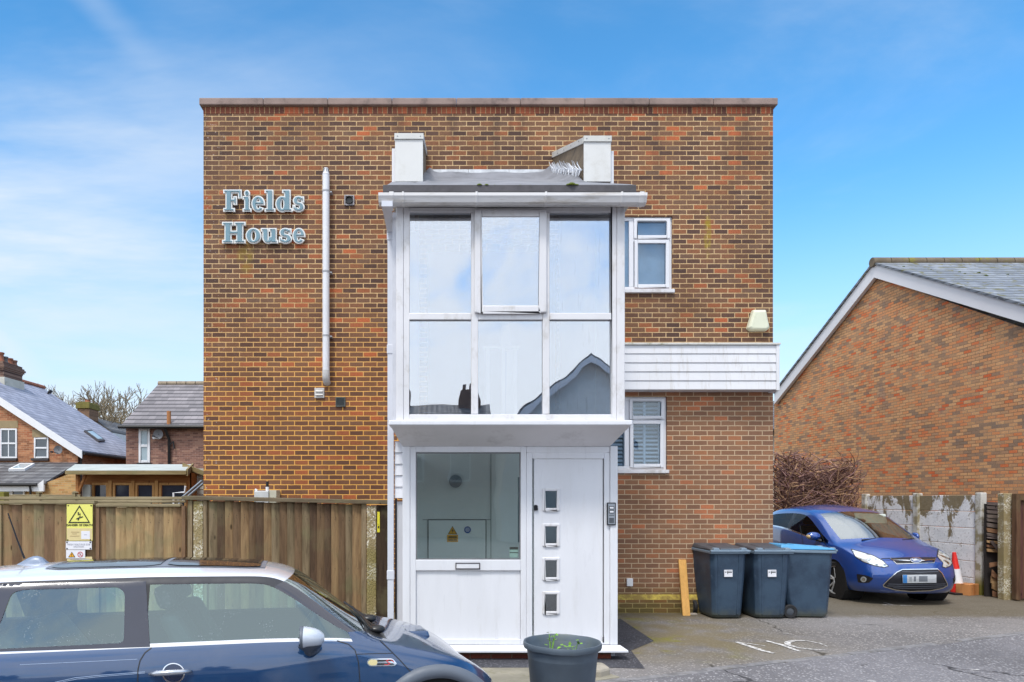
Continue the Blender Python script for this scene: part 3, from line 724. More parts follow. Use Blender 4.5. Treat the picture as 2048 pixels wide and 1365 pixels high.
# fascia and gutter
g = MB(); zg = wz(412, 6.9)
g.box(wx(786,6.93), wx(1262,6.93), 6.93, BY+.14, zb1+.001, ze-.075)
g.box(wx(780,6.9), wx(1256,6.9), 6.90, 6.929, zb1+.03, zb1+.085)
g.build('fascia', SOIL, bld, bevel=.006)
g = MB(); yg0, yg1 = 6.79, 6.895; zg1 = wz(386, yg0); zg0 = zg1-.10
pr_ = [(yg0,zg1),(yg0-.008,zg1),(yg0-.008,zg1-.03),(yg0+.004,zg1-.05),(yg0+.02,zg0+.015),(yg0+.05,zg0),(yg1,zg0+.005),(yg1,zg1),(yg1-.006,zg1),(yg1-.006,zg0+.015),(yg0+.052,zg0+.01),(yg0+.028,zg0+.02),(yg0+.012,zg1-.045),(yg0+.0,zg1-.03)]
xg0, xg1 = wx(758, yg0), wx(1292, yg0)
g.prism(pr_, 'x', xg0, xg1)
g.prism([(p[0], p[1]) for p in pr_[:8]], 'x', xg0-.006, xg0); g.prism([(p[0], p[1]) for p in pr_[:8]], 'x', xg1, xg1+.012)
gut = g.build('gutter', GUT, bld)
for px in (783, 806, 953, 1092, 1244, 1284):
    h = MB(); xx = wx(px, yg0); ww = .022 if px in (783,1284) else .010
    o_ = [(y_-.006 if y_ < yg0+.03 else y_+.0, z_-.005) for y_, z_ in pr_[:7]] 
    h.prism([(yg0-.013,zg1+.008),(yg0-.015,zg1-.032),(yg0-.004,zg1-.052),(yg0+.013,zg0+.008),(yg0+.046,zg0-.007),(yg1-.004,zg0-.003),(yg1-.004,zg1+.004),(yg1-.02,zg1+.008)], 'x', xx-ww, xx+ww)
    h.build('gutter_bracket', GUT, gut, bevel=.003)
g = MB(); yd = PY+.10
pd = wx(781.5, yd)
sq = lambda x, y, z, w: [(x-w,y-w,z),(x+w,y-w,z),(x+w,y+w,z),(x-w,y+w,z)]
xo = wx(774, 6.85)
g.box(xo-.05, xo+.06, 6.79, 6.9, zg0-.035, zg0+.02)
za, zb_ = zg0-.03, wz(468, yd)
pa, pb_ = sq(xo, 6.85, za, .047), sq(pd, yd, zb_, .036)
g.hexa(pb_ + pa)
g.hexa(sq(pd, yd, -.02, .033) + sq(pd, yd, zb_, .033))
dpm = M('white_downpipe', srgb(212,215,224), .35, var=.06, vs=3)
dp = g.build('downpipe', dpm, bld, bevel=.008)
for zc_ in (zb_-.03, wz(700, yd), wz(1150, yd)):
    h = MB(); h.hexa(sq(pd, yd, zc_-.05, .04) + sq(pd, yd, zc_+.05, .04)); h.build('pipe_collar', dpm, dp, bevel=.006)
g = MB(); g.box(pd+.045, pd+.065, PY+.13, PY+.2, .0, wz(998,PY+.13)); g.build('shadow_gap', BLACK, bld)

# ---- things fixed to the wall
# lettering: every letter a solid shape with a white edge behind
GLY = {
 'F': (.92, [('r',.14,.38,0,1),('r',.02,.52,0,.08),('r',.02,.88,.92,1),('r',.36,.6,.46,.55),('r',.55,.63,.34,.67),('r',.79,.88,.66,1)]),
 'i': (.44, [('r',.1,.32,0,.68),('r',.0,.42,0,.07),('r',0,.3,.61,.68),('a',.21,.86,.12,.12,0,0,0,360)]),
 'e': (.66, [('a',.31,.34,.31,.355,.12,.275,0,318),('r',.14,.615,.33,.41)]),
 'l': (.44, [('r',.1,.32,0,1),('r',0,.42,0,.07),('r',0,.3,.93,1)]),
 'd': (.76, [('a',.3,.33,.30,.355,.10,.27,0,360),('r',.44,.66,0,1),('r',.34,.64,.93,1),('r',.46,.76,0,.07)]),
 's': (.56, [('a',.27,.5,.245,.195,.07,.11,25,275),('a',.27,.19,.265,.205,.08,.115,-155,95),('r',.01,.06,.05,.24),('r',.46,.51,.46,.66)]),
 'H': (1.06, [('r',.12,.36,0,1),('r',.70,.94,0,1),('r',.34,.72,.45,.55),('r',0,.46,0,.08),('r',0,.46,.92,1),('r',.6,1.06,0,.08),('r',.6,1.06,.92,1)]),
 'o': (.70, [('a',.34,.34,.34,.355,.13,.28,0,360)]),
 'u': (.82, [('r',.08,.3,.2,.68),('r',.5,.72,0,.68),('a',.33,.25,.25,.265,.04,.17,178,362),('r',0,.28,.61,.68),('r',.42,.70,.61,.68),('r',.52,.8,0,.07)]),
}
def glyph(mb, ch, x, z, w, h, o, y0, y1, m=0):
    W0, prims = GLY[ch]; kx = w/W0
    for j, p in enumerate(prims):
        yy = y0 - .0007*j
        if p[0] == 'r':
            mb.box(x+p[1]*kx-o, x+p[2]*kx+o, yy, y1+.0003*j, z+p[3]*h-o, z+p[4]*h+o, m)
        else:
            _, cx_, cz_, ro, zo, ri, zi, a0, a1 = p; n = 28
            full = a1-a0 >= 360
            ext = 0 if full else math.degrees(o/(max(ro*kx, .01)))
            A = [R(a0-ext+(a1-a0+2*ext)*i/n) for i in range(n+1)]
            for i in range(n):
                q = []
                for rr, aa in ((1,A[i]),(1,A[i+1]),(0,A[i+1]),(0,A[i])):
                    rx, rz_ = (ro*kx+o, zo*h+o) if rr else (max(0,ri*kx-o), max(0,zi*h-o))
                    q.append((x+cx_*kx+rx*math.cos(aa), z+cz_*h+rz_*math.sin(aa)))
                if (ri == 0): q = q[:3]
                mb.prism(q, 'y', yy, y1, m)
SIGNB = M('blue_grey_letter_face', srgb(112,146,160), .4, var=.12, vs=4, dirt=srgb(140,160,168), damt=.4)
SIGNE = M('white_letter_edge', srgb(226,226,224), .5, var=.04)
ly = FY-.06
sg = thing('lettering_sign', 'raised blue-grey serif lettering with white edges reading Fields House', 'sign', (wx(528,ly), ly, wz(485,ly)))
words = [('Fields', 421.5, 381.5, [(447.5,483),(487,501.5),(504.5,529.5),(531,549.5),(552.5,583),(586.5,608)]),
         ('House', 485, 446, [(446,489),(493,521.5),(523.5,555),(559.5,583),(586.5,610)])]
for w_, pb, pt, spans in words:
    zb_, h_ = wz(pb, ly), wz(pt, ly)-wz(pb, ly)
    for ch, (pa, pc_) in zip(w_, spans):
        xa_ = wx(pa, ly); wd = wx(pc_, ly)-xa_
        if ch == 'l': h2 = h_
        g = MB(); glyph(g, ch, xa_, zb_, wd, h_, -.005, ly-.012, ly+.004)
        L_ = g.build('letter', SIGNB, sg)
        g = MB(); glyph(g, ch, xa_, zb_, wd, h_, .016, ly+.004, ly+.035); g.build('letter_edge', SIGNE, L_)
# flue pipe
yf = FY-.10; fxp = wx(652, yf); rr = .053
fl = thing('flue_pipe', 'tall white vertical flue pipe clipped to the brown brick wall', 'flue pipe', (fxp, yf, wz(765,yf)))
FLM = M('white_flue', srgb(222,224,230), .35, var=.05, vs=3)
zf0, zf1 = wz(745,yf), wz(352,yf)
g = MB(); g.tube([(fxp,yf,zf0),(fxp,yf,zf1)], rr, 20); g.build('pipe', FLM, fl, smooth=40)
g = MB()
for pz in (383, 544, 672): g.tube([(fxp,yf,wz(pz,yf)-.012),(fxp,yf,wz(pz,yf)+.012)], rr+.005, 20); g.box(fxp+rr-.01, fxp+rr+.035, yf+.0, FY, wz(pz,yf)-.016, wz(pz,yf)+.002)
g.build('clip', M('grey_clip', srgb(170,172,178), .4), fl, smooth=40)
g = MB(); g.tube([(fxp,yf,zf0+.03),(fxp,yf,zf0-.05),(fxp,yf+.012,zf0-.10),(fxp,yf+.05,zf0-.135),(fxp,FY+.02,zf0-.14)], [rr+.004,rr+.004,rr+.002,rr,rr], 18); g.build('elbow', M('aged_white_elbow', srgb(206,206,206), .45, dirt=srgb(150,146,140), damt=.5), fl, smooth=40)
g = MB(); g.lathe([(rr,0),(rr+.003,.02),(rr-.004,.03),(rr-.016,.11),(0,.115)], (fxp,yf,zf1), 'z', 18); 
for k in range(9):
    w_ = 2*math.pi*k/9; g.tube([(fxp+.047*math.cos(w_),yf+.047*math.sin(w_),zf1+.045),(fxp+.040*math.cos(w_),yf+.040*math.sin(w_),zf1+.10)], .006, 5, 1)
g.build('terminal', [FLM, BLACK], fl, smooth=40)
g = MB(); a, b, c, d = wx(689,FY), wx(709,FY), fz(412), fz(392); cx_, cz_ = (a+b)/2, (c+d)/2
ring(g, a, b, c, d, .018, FY-.03, FY-.001); ev = g.build('extractor_vent', M('aged_vent_grey', srgb(160,156,160), .6, dirt=srgb(90,84,80), damt=.6), bevel=.004)
tag(ev, 'square grey vent with a round black opening high beside the flue pipe', 'vent')
ORG[ev.name] = Vector((0,0,0))
h = MB(); h.box(a+.018, b-.018, FY-.016, FY-.002, c+.018, d-.018); h.build('backplate', M('vent_backplate', srgb(120,114,116), .7), ev)
h = MB(); h.lathe([(.058,.0),(.058,-.035),(.05,-.035),(.048,-.01),(0,-.01)], (cx_,FY-.012,cz_), 'y', 20); h.build('opening', BLACK, ev, smooth=40)
g = MB(); a, b, c, d = wx(629.5,FY), wx(649,FY), fz(797), fz(777)
g.box(a, b, FY-.03, FY-.001, c, d); v2 = g.build('cowl_vent', M('aged_white_vent', srgb(206,204,202), .5, dirt=srgb(150,140,130), damt=.5), bevel=.005)
tag(v2, 'small white cowled vent on the brick wall just below the flue pipe', 'vent')
h = MB()
for k in range(2): zz = d-.045-k*.055; h.hexa([(a+.02,FY-.034,zz-.02),(b-.02,FY-.034,zz-.02),(b-.02,FY-.03,zz-.02),(a+.02,FY-.03,zz-.02),(a+.02,FY-.052,zz-.012),(b-.02,FY-.052,zz-.012),(b-.02,FY-.03,zz+.015),(a+.02,FY-.03,zz+.015)])
h.build('cowl', v2.data.materials[0], v2)
g = MB(); a, b, c, d = wx(671.5,FY), wx(691,FY), fz(814), fz(795)
ring(g, a, b, c, d, .012, FY-.022, FY-.001); v3 = g.build('louvre_vent', M('dark_green_grey_vent', srgb(92,96,92), .5), bevel=.003)
tag(v3, 'small square louvred vent with dark slats above the fence', 'vent')
h = MB()
for k in range(7): zz = c+.018+k*.0165; h.hexa([(a+.013,FY-.02,zz),(b-.013,FY-.02,zz),(b-.013,FY-.006,zz+.008),(a+.013,FY-.006,zz+.008),(a+.013,FY-.02,zz+.004),(b-.013,FY-.02,zz+.004),(b-.013,FY-.006,zz+.012),(a+.013,FY-.006,zz+.012)])
h.build('slats', M('vent_slats', srgb(84,90,92), .5), v3)
h = MB(); h.box(a+.012, b-.012, FY-.005, FY-.002, c+.012, d-.012); h.build('backplate', BLACK, v3)
# alarm box
g = MB(); ya = FY-.09
pts = [(1498,655),(1504,660),(1536,660),(1541,655),(1533.5,619),(1509,619)]
P2 = [(wx(x,ya), wz(y,ya)) for x,y in pts]; cxa = sum(p[0] for p in P2)/6; cza = sum(p[1] for p in P2)/6
n = len(P2); vs = [(cxa+(x-cxa)*1.04, FY-.001, cza+(z-cza)*1.04) for x,z in P2] + [(x, ya+.03, z) for x,z in P2] + [(cxa+(x-cxa)*.82, ya, cza+(z-cza)*.82) for x,z in P2]
g.add(vs, [tuple(range(2*n,3*n))]+[(i,(i+1)%n,n+(i+1)%n,n+i) for i in range(n)]+[(n+i,n+(i+1)%n,2*n+(i+1)%n,2*n+i) for i in range(n)])
tag(g.build('alarm_box', M('cream_alarm_box', srgb(222,224,200), .45, var=.05, dirt=srgb(170,176,130), damt=.4), bevel=.012), 'cream five-sided alarm box near the right corner of the brick wall', 'alarm box')
# white junction box low on the wall
g = MB(); g.box(wx(1252.5,FY), wx(1264.5,FY), FY-.045, FY-.001, fz(1172.5), fz(1157)); jb = g.build('junction_box', M('white_box', srgb(232,232,236), .4), bevel=.006)
tag(jb, 'small blank white box low on the brick wall beside the porch', 'junction box')
# boiler flue unit behind the fence
yu = 10.15
ub = thing('meter_box', 'pale grey equipment box with a black-capped stub above the fence top', 'equipment box', (wx(527,yu), yu, 1.5))
g = MB(); g.box(wx(508,yu), wx(537,yu), yu, FY-.01, 1.5, wz(982,yu)); g.build('body', M('pale_grey_case', srgb(206,208,208), .5, dirt=srgb(150,150,140), damt=.4), ub, bevel=.012)
g = MB(); g.box(wx(538,yu), wx(552,yu), yu+.02, FY-.01, 1.5, wz(981,yu)); g.build('side_plate', M('cream_plate', srgb(200,196,176), .6), ub, bevel=.004)
g = MB(); g.tube([(wx(532,yu),yu+.08,wz(983,yu)),(wx(532,yu),yu+.08,wz(974,yu))], .026, 12); g.tube([(wx(532,yu),yu+.08,wz(974,yu)),(wx(532,yu),yu+.08,wz(963,yu))], .022, 12, 1); g.build('stub', [WHITE, BLACK], ub, smooth=40)
g = MB(); g.tube([(wx(512,yu),yu+.05,wz(982,yu)),(wx(508,yu),yu+.05,wz(979.5,yu))], .02, 8); g.build('screw_cap', WHITE, ub, smooth=40)
# intercom
yi = PY-.03; a, b, c, d = wx(1214,yi), wx(1232,yi), wz(1051,yi), wz(1005.5,yi)
ic = thing('intercom_panel', 'black-rimmed silver intercom panel with buttons beside the front door', 'intercom', ((a+b)/2, yi, c))
g = MB(); g.box(a, b, yi, PY-.013, c, d); g.build('case', M('black_intercom_case', (.02,.022,.028), .35), ic, bevel=.006)
g = MB(); g.box(a+.012, b-.012, yi-.003, yi-.0002, c+.012, d-.012); g.build('face_plate', M('brushed_face', srgb(170,176,184), .35, metal=.5), ic)
g = MB()
for k, pz in enumerate((1016, 1024)): g.box(a+.022, b-.022, yi-.008, yi-.0032, wz(pz+3,yi), wz(pz-3,yi), 0); g.box(a+.028, b-.028, yi-.010, yi-.0081, wz(pz+1.8,yi), wz(pz-1.8,yi), 1)
g.build('button', [BLACK, WHITE], ic)
g = MB()
for k in range(6): g.box(a+.022, b-.022, yi-.005, yi-.0032, wz(1037+k*1.7,yi)-.003, wz(1037+k*1.7,yi)+.002)
g.box(a+.022, b-.022, yi-.005, yi-.0032, wz(1031,yi)-.003, wz(1031,yi)+.002)
g.build('speaker_slots', BLACK, ic)
# bulkhead lamp inside the porch
lc = (ix(911), IB-.03, izz(963))
lm = thing('bulkhead_lamp', 'round grey bulkhead lamp on the inner wall behind the porch glass', 'lamp', lc)
g = MB(); g.lathe([(0,-.02),(.05,-.022),(.062,-.018),(.062,-.01)], lc, 'y', 28); g.build('lens', M('ribbed_lens', srgb(190,205,215), .2, var=.2, vs=30), lm, smooth=30)
g = MB(); g.lathe([(.064,-.03),(.082,-.026),(.084,.0),(.084,.03),(.060,.03),(.060,-.02)], lc, 'y', 28)
g.tube([(lc[0]-.045,lc[1]-.03,lc[2]-.045),(lc[0]+.045,lc[1]-.03,lc[2]+.045)], .007, 6); g.tube([(lc[0]-.06,lc[1]-.028,lc[2]-.01),(lc[0]+.01,lc[1]-.028,lc[2]+.06)], .005, 6); g.tube([(lc[0]-.01,lc[1]-.028,lc[2]-.06),(lc[0]+.06,lc[1]-.028,lc[2]+.01)], .005, 6)
g.build('bezel', M('grey_bezel', srgb(140,150,156), .4), lm, smooth=30)
# ------------------------------------------------------------- fences, signs and the houses on the left
random.seed(11)
WOODM = {}
def wood(name, a, b, c, green=.3, axis='z'):
    if 'fence' in name: a, b, c = (tuple(min(1., k*1.25) for k in q) for q in (a, b, c))
    m, t = newmat(name)
    p = t.pos() ; st = (9,9,.9) if axis == 'z' else (.9,9,9)
    v = t.vmul(p, st)
    oi = t.n('ShaderNodeObjectInfo').outputs['Random']
    n1 = t.noise(v, 1.6, 6, .65, .6); n2 = t.noise(p, 1.1, 4)
    col = t.mix(t.mask(n1, .3, .7), c4(a), c4(b))
    col = t.mix(t.math('MULTIPLY', t.mask(t.noise(v, 4., 4, .7), .5, .72), .45), col, c4(c))
    col = t.mix(t.math('MULTIPLY', t.mask(t.noise(p, 2.6, 4, .6), .5, .66), green), col, c4(srgb(130,126,92)))
    vo = t.n('ShaderNodeTexVoronoi', Vector=t.vmul(p, (6,6,2.2)), Scale=1., Randomness=1.).outputs['Distance']
    col = t.mix(t.math('MULTIPLY', t.mask(vo, .10, .04), .8), col, c4(tuple(k*.35 for k in c)))
    t.princ(col, .85, 0., t.bump(t.noise(v, 5., 5, .7), .5, .006), .2)
    return m
WD = [wood('fence_wood_tan', srgb(151,125,93), srgb(128,101,74), srgb(86,69,51)), wood('fence_wood_grey', srgb(144,125,97), srgb(119,99,75), srgb(78,64,48), .5),
      wood('fence_wood_brown', srgb(127,100,77), srgb(103,81,62), srgb(66,51,41), .2), wood('fence_wood_pale', srgb(172,146,107), srgb(142,117,84), srgb(97,78,57), .45)]
WDK = [wood('old_fence_brown', srgb(122,99,75), srgb(95,75,56), srgb(52,41,33), .2), wood('old_fence_grey', srgb(134,117,92), srgb(100,86,65), srgb(57,47,36), .45),
       wood('old_fence_dark', srgb(100,79,62), srgb(75,59,46), srgb(42,33,27), .2), wood('old_fence_tan', srgb(151,125,91), srgb(116,92,67), srgb(66,51,39), .3)]
SHADE = M('gap_shade_board', srgb(84,70,56), .9, var=.3)
RAILW = wood('weathered_rail', srgb(159,146,118), srgb(129,116,90), srgb(92,81,64), .3, 'x')
RAILD = wood('dark_rail', srgb(111,99,80), srgb(88,77,61), srgb(59,51,42), .3, 'x')
m, t = newmat('pebbly_concrete_post'); p = t.pos()
vo = t.n('ShaderNodeTexVoronoi', Vector=p, Scale=62., Randomness=1.)
cc = t.ramp(t.n('ShaderNodeRGBToBW', Color=vo.outputs['Color']).outputs[0], [(.2, srgb(140,124,92)), (.45, srgb(176,162,128)), (.62, srgb(206,196,172)), (.8, srgb(232,226,212))])
cc = t.mix(t.mask(t.noise(p, 3.2, 5, .65), .44, .6), cc, c4(srgb(150,134,98)))
cc = t.mix(t.math('MULTIPLY', t.mask(t.noise(p, 2., 4), .5, .66), .5), cc, c4(srgb(128,120,64)))
t.princ(cc, .9, 0., t.bump(vo.outputs['Distance'], .9, .008), .2); PEB = m

def board_run(fence, xs, Y, zt_fun, mats, w_over=-.004, tilt=.03, zb=.06):
    """vertical feather-edge boards on a dark backing: one panel"""
    mb = MB(); n_ = len(mats)
    last = -1
    for i in range(len(xs)-1):
        k = random.randrange(n_)
        if k == last: k = (k+1) % n_
        last = k
        a, b = xs[i]-w_over, xs[i+1]; z1 = zt_fun((a+b)/2) + random.uniform(-.012, .004)
        wob = random.uniform(-.004,.004)
        mb.hexa([(a+wob,Y,zb),(b+wob,Y+tilt+.006,zb),(b+wob,Y+tilt+.014,zb),(a+wob,Y+.014,zb),(a,Y-.004,z1),(b,Y+tilt,z1),(b,Y+tilt+.01,z1),(a,Y+.01,z1)], k)
        for zz in (z1-.16, z1-.19, .9):
            mb.lathe([(0,-.002),(.004,-.001),(.004,.001)], ((a+b)/2+random.uniform(-.012,.012), Y+tilt*.5-.004, zz), 'y', 6, n_)
    mb.box(xs[0], xs[-1], Y+.046, Y+.06, zb+.01, min(zt_fun(xs[0]), zt_fun(xs[-1]))-.02, n_+1)  # dark sheet behind the gaps stands in for shade at the board edges
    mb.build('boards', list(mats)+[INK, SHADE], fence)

# nearer fence between the lane and the porch, two pebbly concrete posts
YF = 8.1
def fX(px): return wx(px, YF)
zl, zrr = wz(995, YF), wz(1004, YF)
ztop = lambda x: zl + (zrr-zl)*(x-fX(372))/(fX(772)-fX(372))
fe = thing('wooden_fence', 'dark weathered close-board fence running up to the white porch', 'fence', (fX(570), YF, 0))
z5 = [160,230,297,365,432,500,557,628,693,762,827,890,955,1020,1080,1145,1203,1265,1325,1383,1462]
xs = [fX(380+q/4.267) for q in z5]
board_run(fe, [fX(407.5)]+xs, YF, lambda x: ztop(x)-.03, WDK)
def post(fe, px0, px1, zt_, y, mat=PEB, name='post'):
    g = MB(); a, b = wx(px0, y), wx(px1, y)
    g.hexa([(a,y,-.1),(b,y,-.1),(b,y+.11,-.1),(a,y+.11,-.1),(a+.003,y,zt_),(b-.003,y,zt_),(b-.003,y+.11,zt_),(a+.003,y+.11,zt_)])
    return g.build(name, mat, fe, bevel=.008)
g = MB(); g.box(fX(723), fX(732.5), YF-.012, YF+.03, .06, ztop(fX(728))-.03); g.box(fX(407), fX(414), YF-.012, YF+.03, .06, ztop(fX(410))-.03); g.box(fX(376), fX(385), YF-.012, YF+.03, .06, ztop(fX(380))-.03); g.build('edge_batten', WDK[1], fe)
post(fe, 386, 406, ztop(fX(396))-.04, YF-.02); post(fe, 733, 752.5, ztop(fX(742))-.055, YF-.02)
g = MB(); a, b = fX(366), fX(776); g.hexa([(a,YF-.05,ztop(a)-.03),(b,YF-.05,ztop(b)-.03),(b,YF+.05,ztop(b)-.03),(a,YF+.05,ztop(a)-.03),(a,YF-.045,ztop(a)+.012),(b,YF-.045,ztop(b)+.012),(b,YF+.045,ztop(b)+.02),(a,YF+.045,ztop(a)+.02)]); g.build('capping_rail', RAILD, fe, bevel=.005)
g = MB(); g.box(fX(753.5), fX(775.5), YF+.0, YF+.03, .0, ztop(fX(764))-.04); g.build('end_board', wood('damp_dark_board', srgb(74,60,46), srgb(52,42,36), srgb(28,24,22), .25), fe)
g = MB(); g.box(fX(372), fX(752), YF+.0, YF+.045, -.05, .058); g.build('gravel_board', CONC, fe)
g = MB(); g.box(fX(754.5), fX(759.5), YF-.006, YF-.001, wz(1065,YF), wz(1024,YF)); g.box(fX(756), fX(758.5), YF-.008, YF-.0062, wz(1057,YF), wz(1052,YF), 1); g.box(fX(756), fX(757), YF-.008, YF-.0062, wz(1050,YF), wz(1048,YF), 1)
tag(g.build('marker_strip', [M('yellow_plastic_strip', srgb(236,224,60), .5, var=.05), INK]), 'thin vertical yellow marker strip fixed to the dark fence end board', 'marker')

# lower lane fence to the left
YL = 8.25
def lX(px): return wx(px, YL)
fl2 = thing('wooden_fence', 'tan close-board fence carrying the yellow danger sign', 'fence', (lX(185), YL, 0))
za_, zb2 = wz(1003,YL), wz(1009,YL)
xsA = [lX(v) for v in [-860+21.5*k for k in range(33)]+[-150,-128,-107,-86,-64,-43,-21,4,23.6,44,67,88,109,131,152,173,191.5]]
xsB = [lX(v) for v in (193,211,230,251,270,288.5,307.5,326,345,362,371)]
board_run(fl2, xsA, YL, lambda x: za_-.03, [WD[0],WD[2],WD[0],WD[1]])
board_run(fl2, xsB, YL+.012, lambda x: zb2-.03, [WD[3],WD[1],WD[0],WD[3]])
g = MB(); g.box(lX(-865), lX(192), YL-.04, YL+.05, za_-.032, za_+.008); g.box(lX(193), lX(362), YL-.025, YL+.06, zb2-.032, zb2+.006); g.build('capping_rail', RAILW, fl2, bevel=.008)
g = MB(); g.box(lX(-865), lX(366), YL+.07, YL+.14, wz(1000,YL+.1), wz(994,YL+.1)); g.box(lX(150), lX(366), YL+.07, YL+.12, wz(1006,YL+.1), wz(1001,YL+.1)); g.build('rear_rail', RAILW, fl2, bevel=.006)
g = MB(); g.box(lX(192), lX(199), YL-.01, YL+.03, .06, za_-.03); g.box(lX(364), lX(371), YL-.01, YL+.03, .06, zb2-.02); g.build('edge_batten', WD[2], fl2)
post(fl2, -4, 3, wz(1010,YL-.03), YL-.03, WD[1])
# far garden fence behind with post tops
YB_ = 12.5
fb = thing('garden_fence', 'low pale garden fence behind the tan fence, with square post tops', 'fence', (wx(90,YB_), YB_, 0))
g = MB(); g.box(wx(-40,YB_), wx(160,YB_), YB_, YB_+.05, wz(996,YB_), wz(989.5,YB_)); g.box(wx(-40,YB_), wx(300,YB_), YB_+.02, YB_+.04, .0, wz(996,YB_)); g.build('rail', RAILW, fb, bevel=.006)
g = MB()
for px in (77, 149): g.box(wx(px-3,YB_), wx(px+3,YB_), YB_-.03, YB_+.07, .0, wz(984.5,YB_)); g.prism([(wx(px-4.5,YB_), wz(986,YB_)), (wx(px+4.5,YB_), wz(986,YB_)), (wx(px,YB_), wz(983,YB_))], 'y', YB_-.04, YB_+.08)
g.build('post', RAILW, fb)
g = MB(); yy = 9.3; g.box(wx(-14,yy), wx(8,yy), yy, yy+.12, 0, wz(984,yy)); gm = g.build('gate_post', M('mossy_post', srgb(128,122,54), .9, var=.3, vs=12, bump=.5, dirt=srgb(170,160,60), damt=.6), bevel=.01)
tag(gm, 'mossy yellow-green post top behind the tan fence', 'post')

# danger signs
YS = YL-.05
def sX(px): return wx(px, YS)
def sZ(py): return wz(py, YS)
ds = thing('danger_sign', 'pale yellow danger of death sign with a black triangle on the tan fence', 'sign', (sX(159), YS, sZ(1082)))
g = MB(); g.box(sX(133.5), sX(185), YS, YS+.006, sZ(1082), sZ(1009)); g.box(sX(134), sX(184.5), YS-.001, YS-.0001, sZ(1081.5), sZ(1057), 1); g.build('plate', [YELLOW, CREAM], ds)
T = [(136.5,1046.5),(180.5,1046.5),(159,1011)]; Ti = [(140.2,1044.2),(176.8,1044.2),(159,1014.6)]
g = MB()
for i in range(3):
    q = [T[i], T[(i+1)%3], Ti[(i+1)%3], Ti[i]]; g.prism([(sX(a), sZ(b)) for a,b in q], 'y', YS-.003, YS-.0001)
for q in ([(155.5,1024.5),(158,1025),(157.5,1029),(161.2,1027),(160.6,1031.5),(159.4,1031.5),(159.6,1029.2),(155.8,1031)], [(152,1038),(158,1035),(166,1033),(166.3,1034.6),(159,1037.2),(157,1041.5),(155.2,1041),(156,1038),(152.5,1039.3)], [(158.5,1033.4),(161,1033.4),(161,1032.2),(158.5,1032.2)]):
    g.prism([(sX(a), sZ(b)) for a,b in q], 'y', YS-.0035, YS-.0002)
text_into(g, 'DANGER OF DEATH', .034, sX(159), YS-.002, sZ(1052.5), 0, spacing=1.02, bold=.0008)
g.build('pictogram', INK, ds)
g = MB()
for a, b, y in ((142,159,1064.5),(144.5,154,1068),(140,159,1072.5)): g.box(sX(a), sX(b), YS-.003, YS-.0011, sZ(y+.5), sZ(y-.3))
g.build('small_print', M('brown_print', srgb(170,140,100), .6), ds)
g = MB(); g.box(sX(162.5), sX(180), YS-.0025, YS-.0011, sZ(1078.5), sZ(1062.5)); g.box(sX(168.5), sX(174), YS-.0035, YS-.0026, sZ(1070.5), sZ(1069.5), 1); g.build('white_patch', [SIGNW, GREYINK], ds)
g = MB()
for a, b in ((136.5,1011.5),(182.5,1011.5),(135.5,1080.5),(181,1080.5)): g.lathe([(0,-.006),(.008,-.005),(.009,.0)], (sX(a), YS, sZ(b)), 'y', 8)
g.build('screws', INK, ds)
w2 = thing('notice_plate', 'blank-looking white notice plate directly under the danger sign', 'sign', (sX(158), YS, sZ(1099)))
g = MB(); g.box(sX(132), sX(183.5), YS-.004, YS+.003, sZ(1099.5), sZ(1083)); g.build('plate', SIGNW, w2)
g = MB(); text_into(g, 'HIGH VOLTAGE SUB', .03, sX(158), YS-.005, sZ(1091), 0); text_into(g, 'STATION', .03, sX(158), YS-.005, sZ(1095.5), 0); g.build('faded_print', GREYINK, w2)
g = MB()
for a, b in ((134.5,1085),(181,1085),(134.5,1097.5),(181,1097.5)): g.lathe([(0,-.006),(.008,-.005),(.009,.0)], (sX(a), YS-.004, sZ(b)), 'y', 8)
g.build('screws', INK, w2)
w3 = thing('pictogram_plate', 'small white plate with an amber warning triangle and a red prohibition ring', 'sign', (sX(151), YS, sZ(1117)))
g = MB(); g.box(sX(132.5), sX(170.5), YS-.004, YS+.003, sZ(1117), sZ(1100.5)); g.build('plate', SIGNW, w3)
g = MB(); g.prism([(sX(137), sZ(1114.8)), (sX(151), sZ(1114.8)), (sX(144), sZ(1104))], 'y', YS-.007, YS-.0041, 1); g.prism([(sX(138.6), sZ(1113.9)), (sX(149.4), sZ(1113.9)), (sX(144), sZ(1105.4))], 'y', YS-.008, YS-.0071, 0); g.box(sX(143.4), sX(144.6), YS-.009, YS-.0081, sZ(1111.5), sZ(1107.5), 1); g.box(sX(143.4), sX(144.6), YS-.009, YS-.0081, sZ(1113.2), sZ(1112.2), 1); g.build('warning_triangle', [ORANGEY, INK], w3)
g = MB(); cx_, cz_, r1 = sX(161), sZ(1109.3), sX(166.5)-sX(161)
g.lathe([(r1,-.003),(r1*.82,-.003),(r1*.82,0),(r1,0)], (cx_, YS-.0042, cz_), 'y', 24, 0, closed=True)
g.prism([(cx_-r1*.66,cz_+r1*.52),(cx_-r1*.52,cz_+r1*.66),(cx_+r1*.66,cz_-r1*.52),(cx_+r1*.52,cz_-r1*.66)], 'y', YS-.0068, YS-.0042, 0)
g.prism([(cx_-r1*.4,cz_-r1*.55),(cx_-r1*.25,cz_-r1*.6),(cx_+r1*.35,cz_+r1*.5),(cx_+r1*.2,cz_+r1*.55)], 'y', YS-.006, YS-.0042, 1); g.build('prohibition_ring', [REDINK, GREYINK], w3)
g = MB(); g.box(sX(134), sX(184), YS+.001, YS+.007, sZ(1127), sZ(1114)); g.box(sX(140), sX(178), YS-.0005, YS+.0008, sZ(1119.5), sZ(1118), 1); bp = g.build('backing_plate', [CREAM, GREYINK]); tag(bp, 'cream plate showing below the prohibition plate, just above the car roof', 'sign')

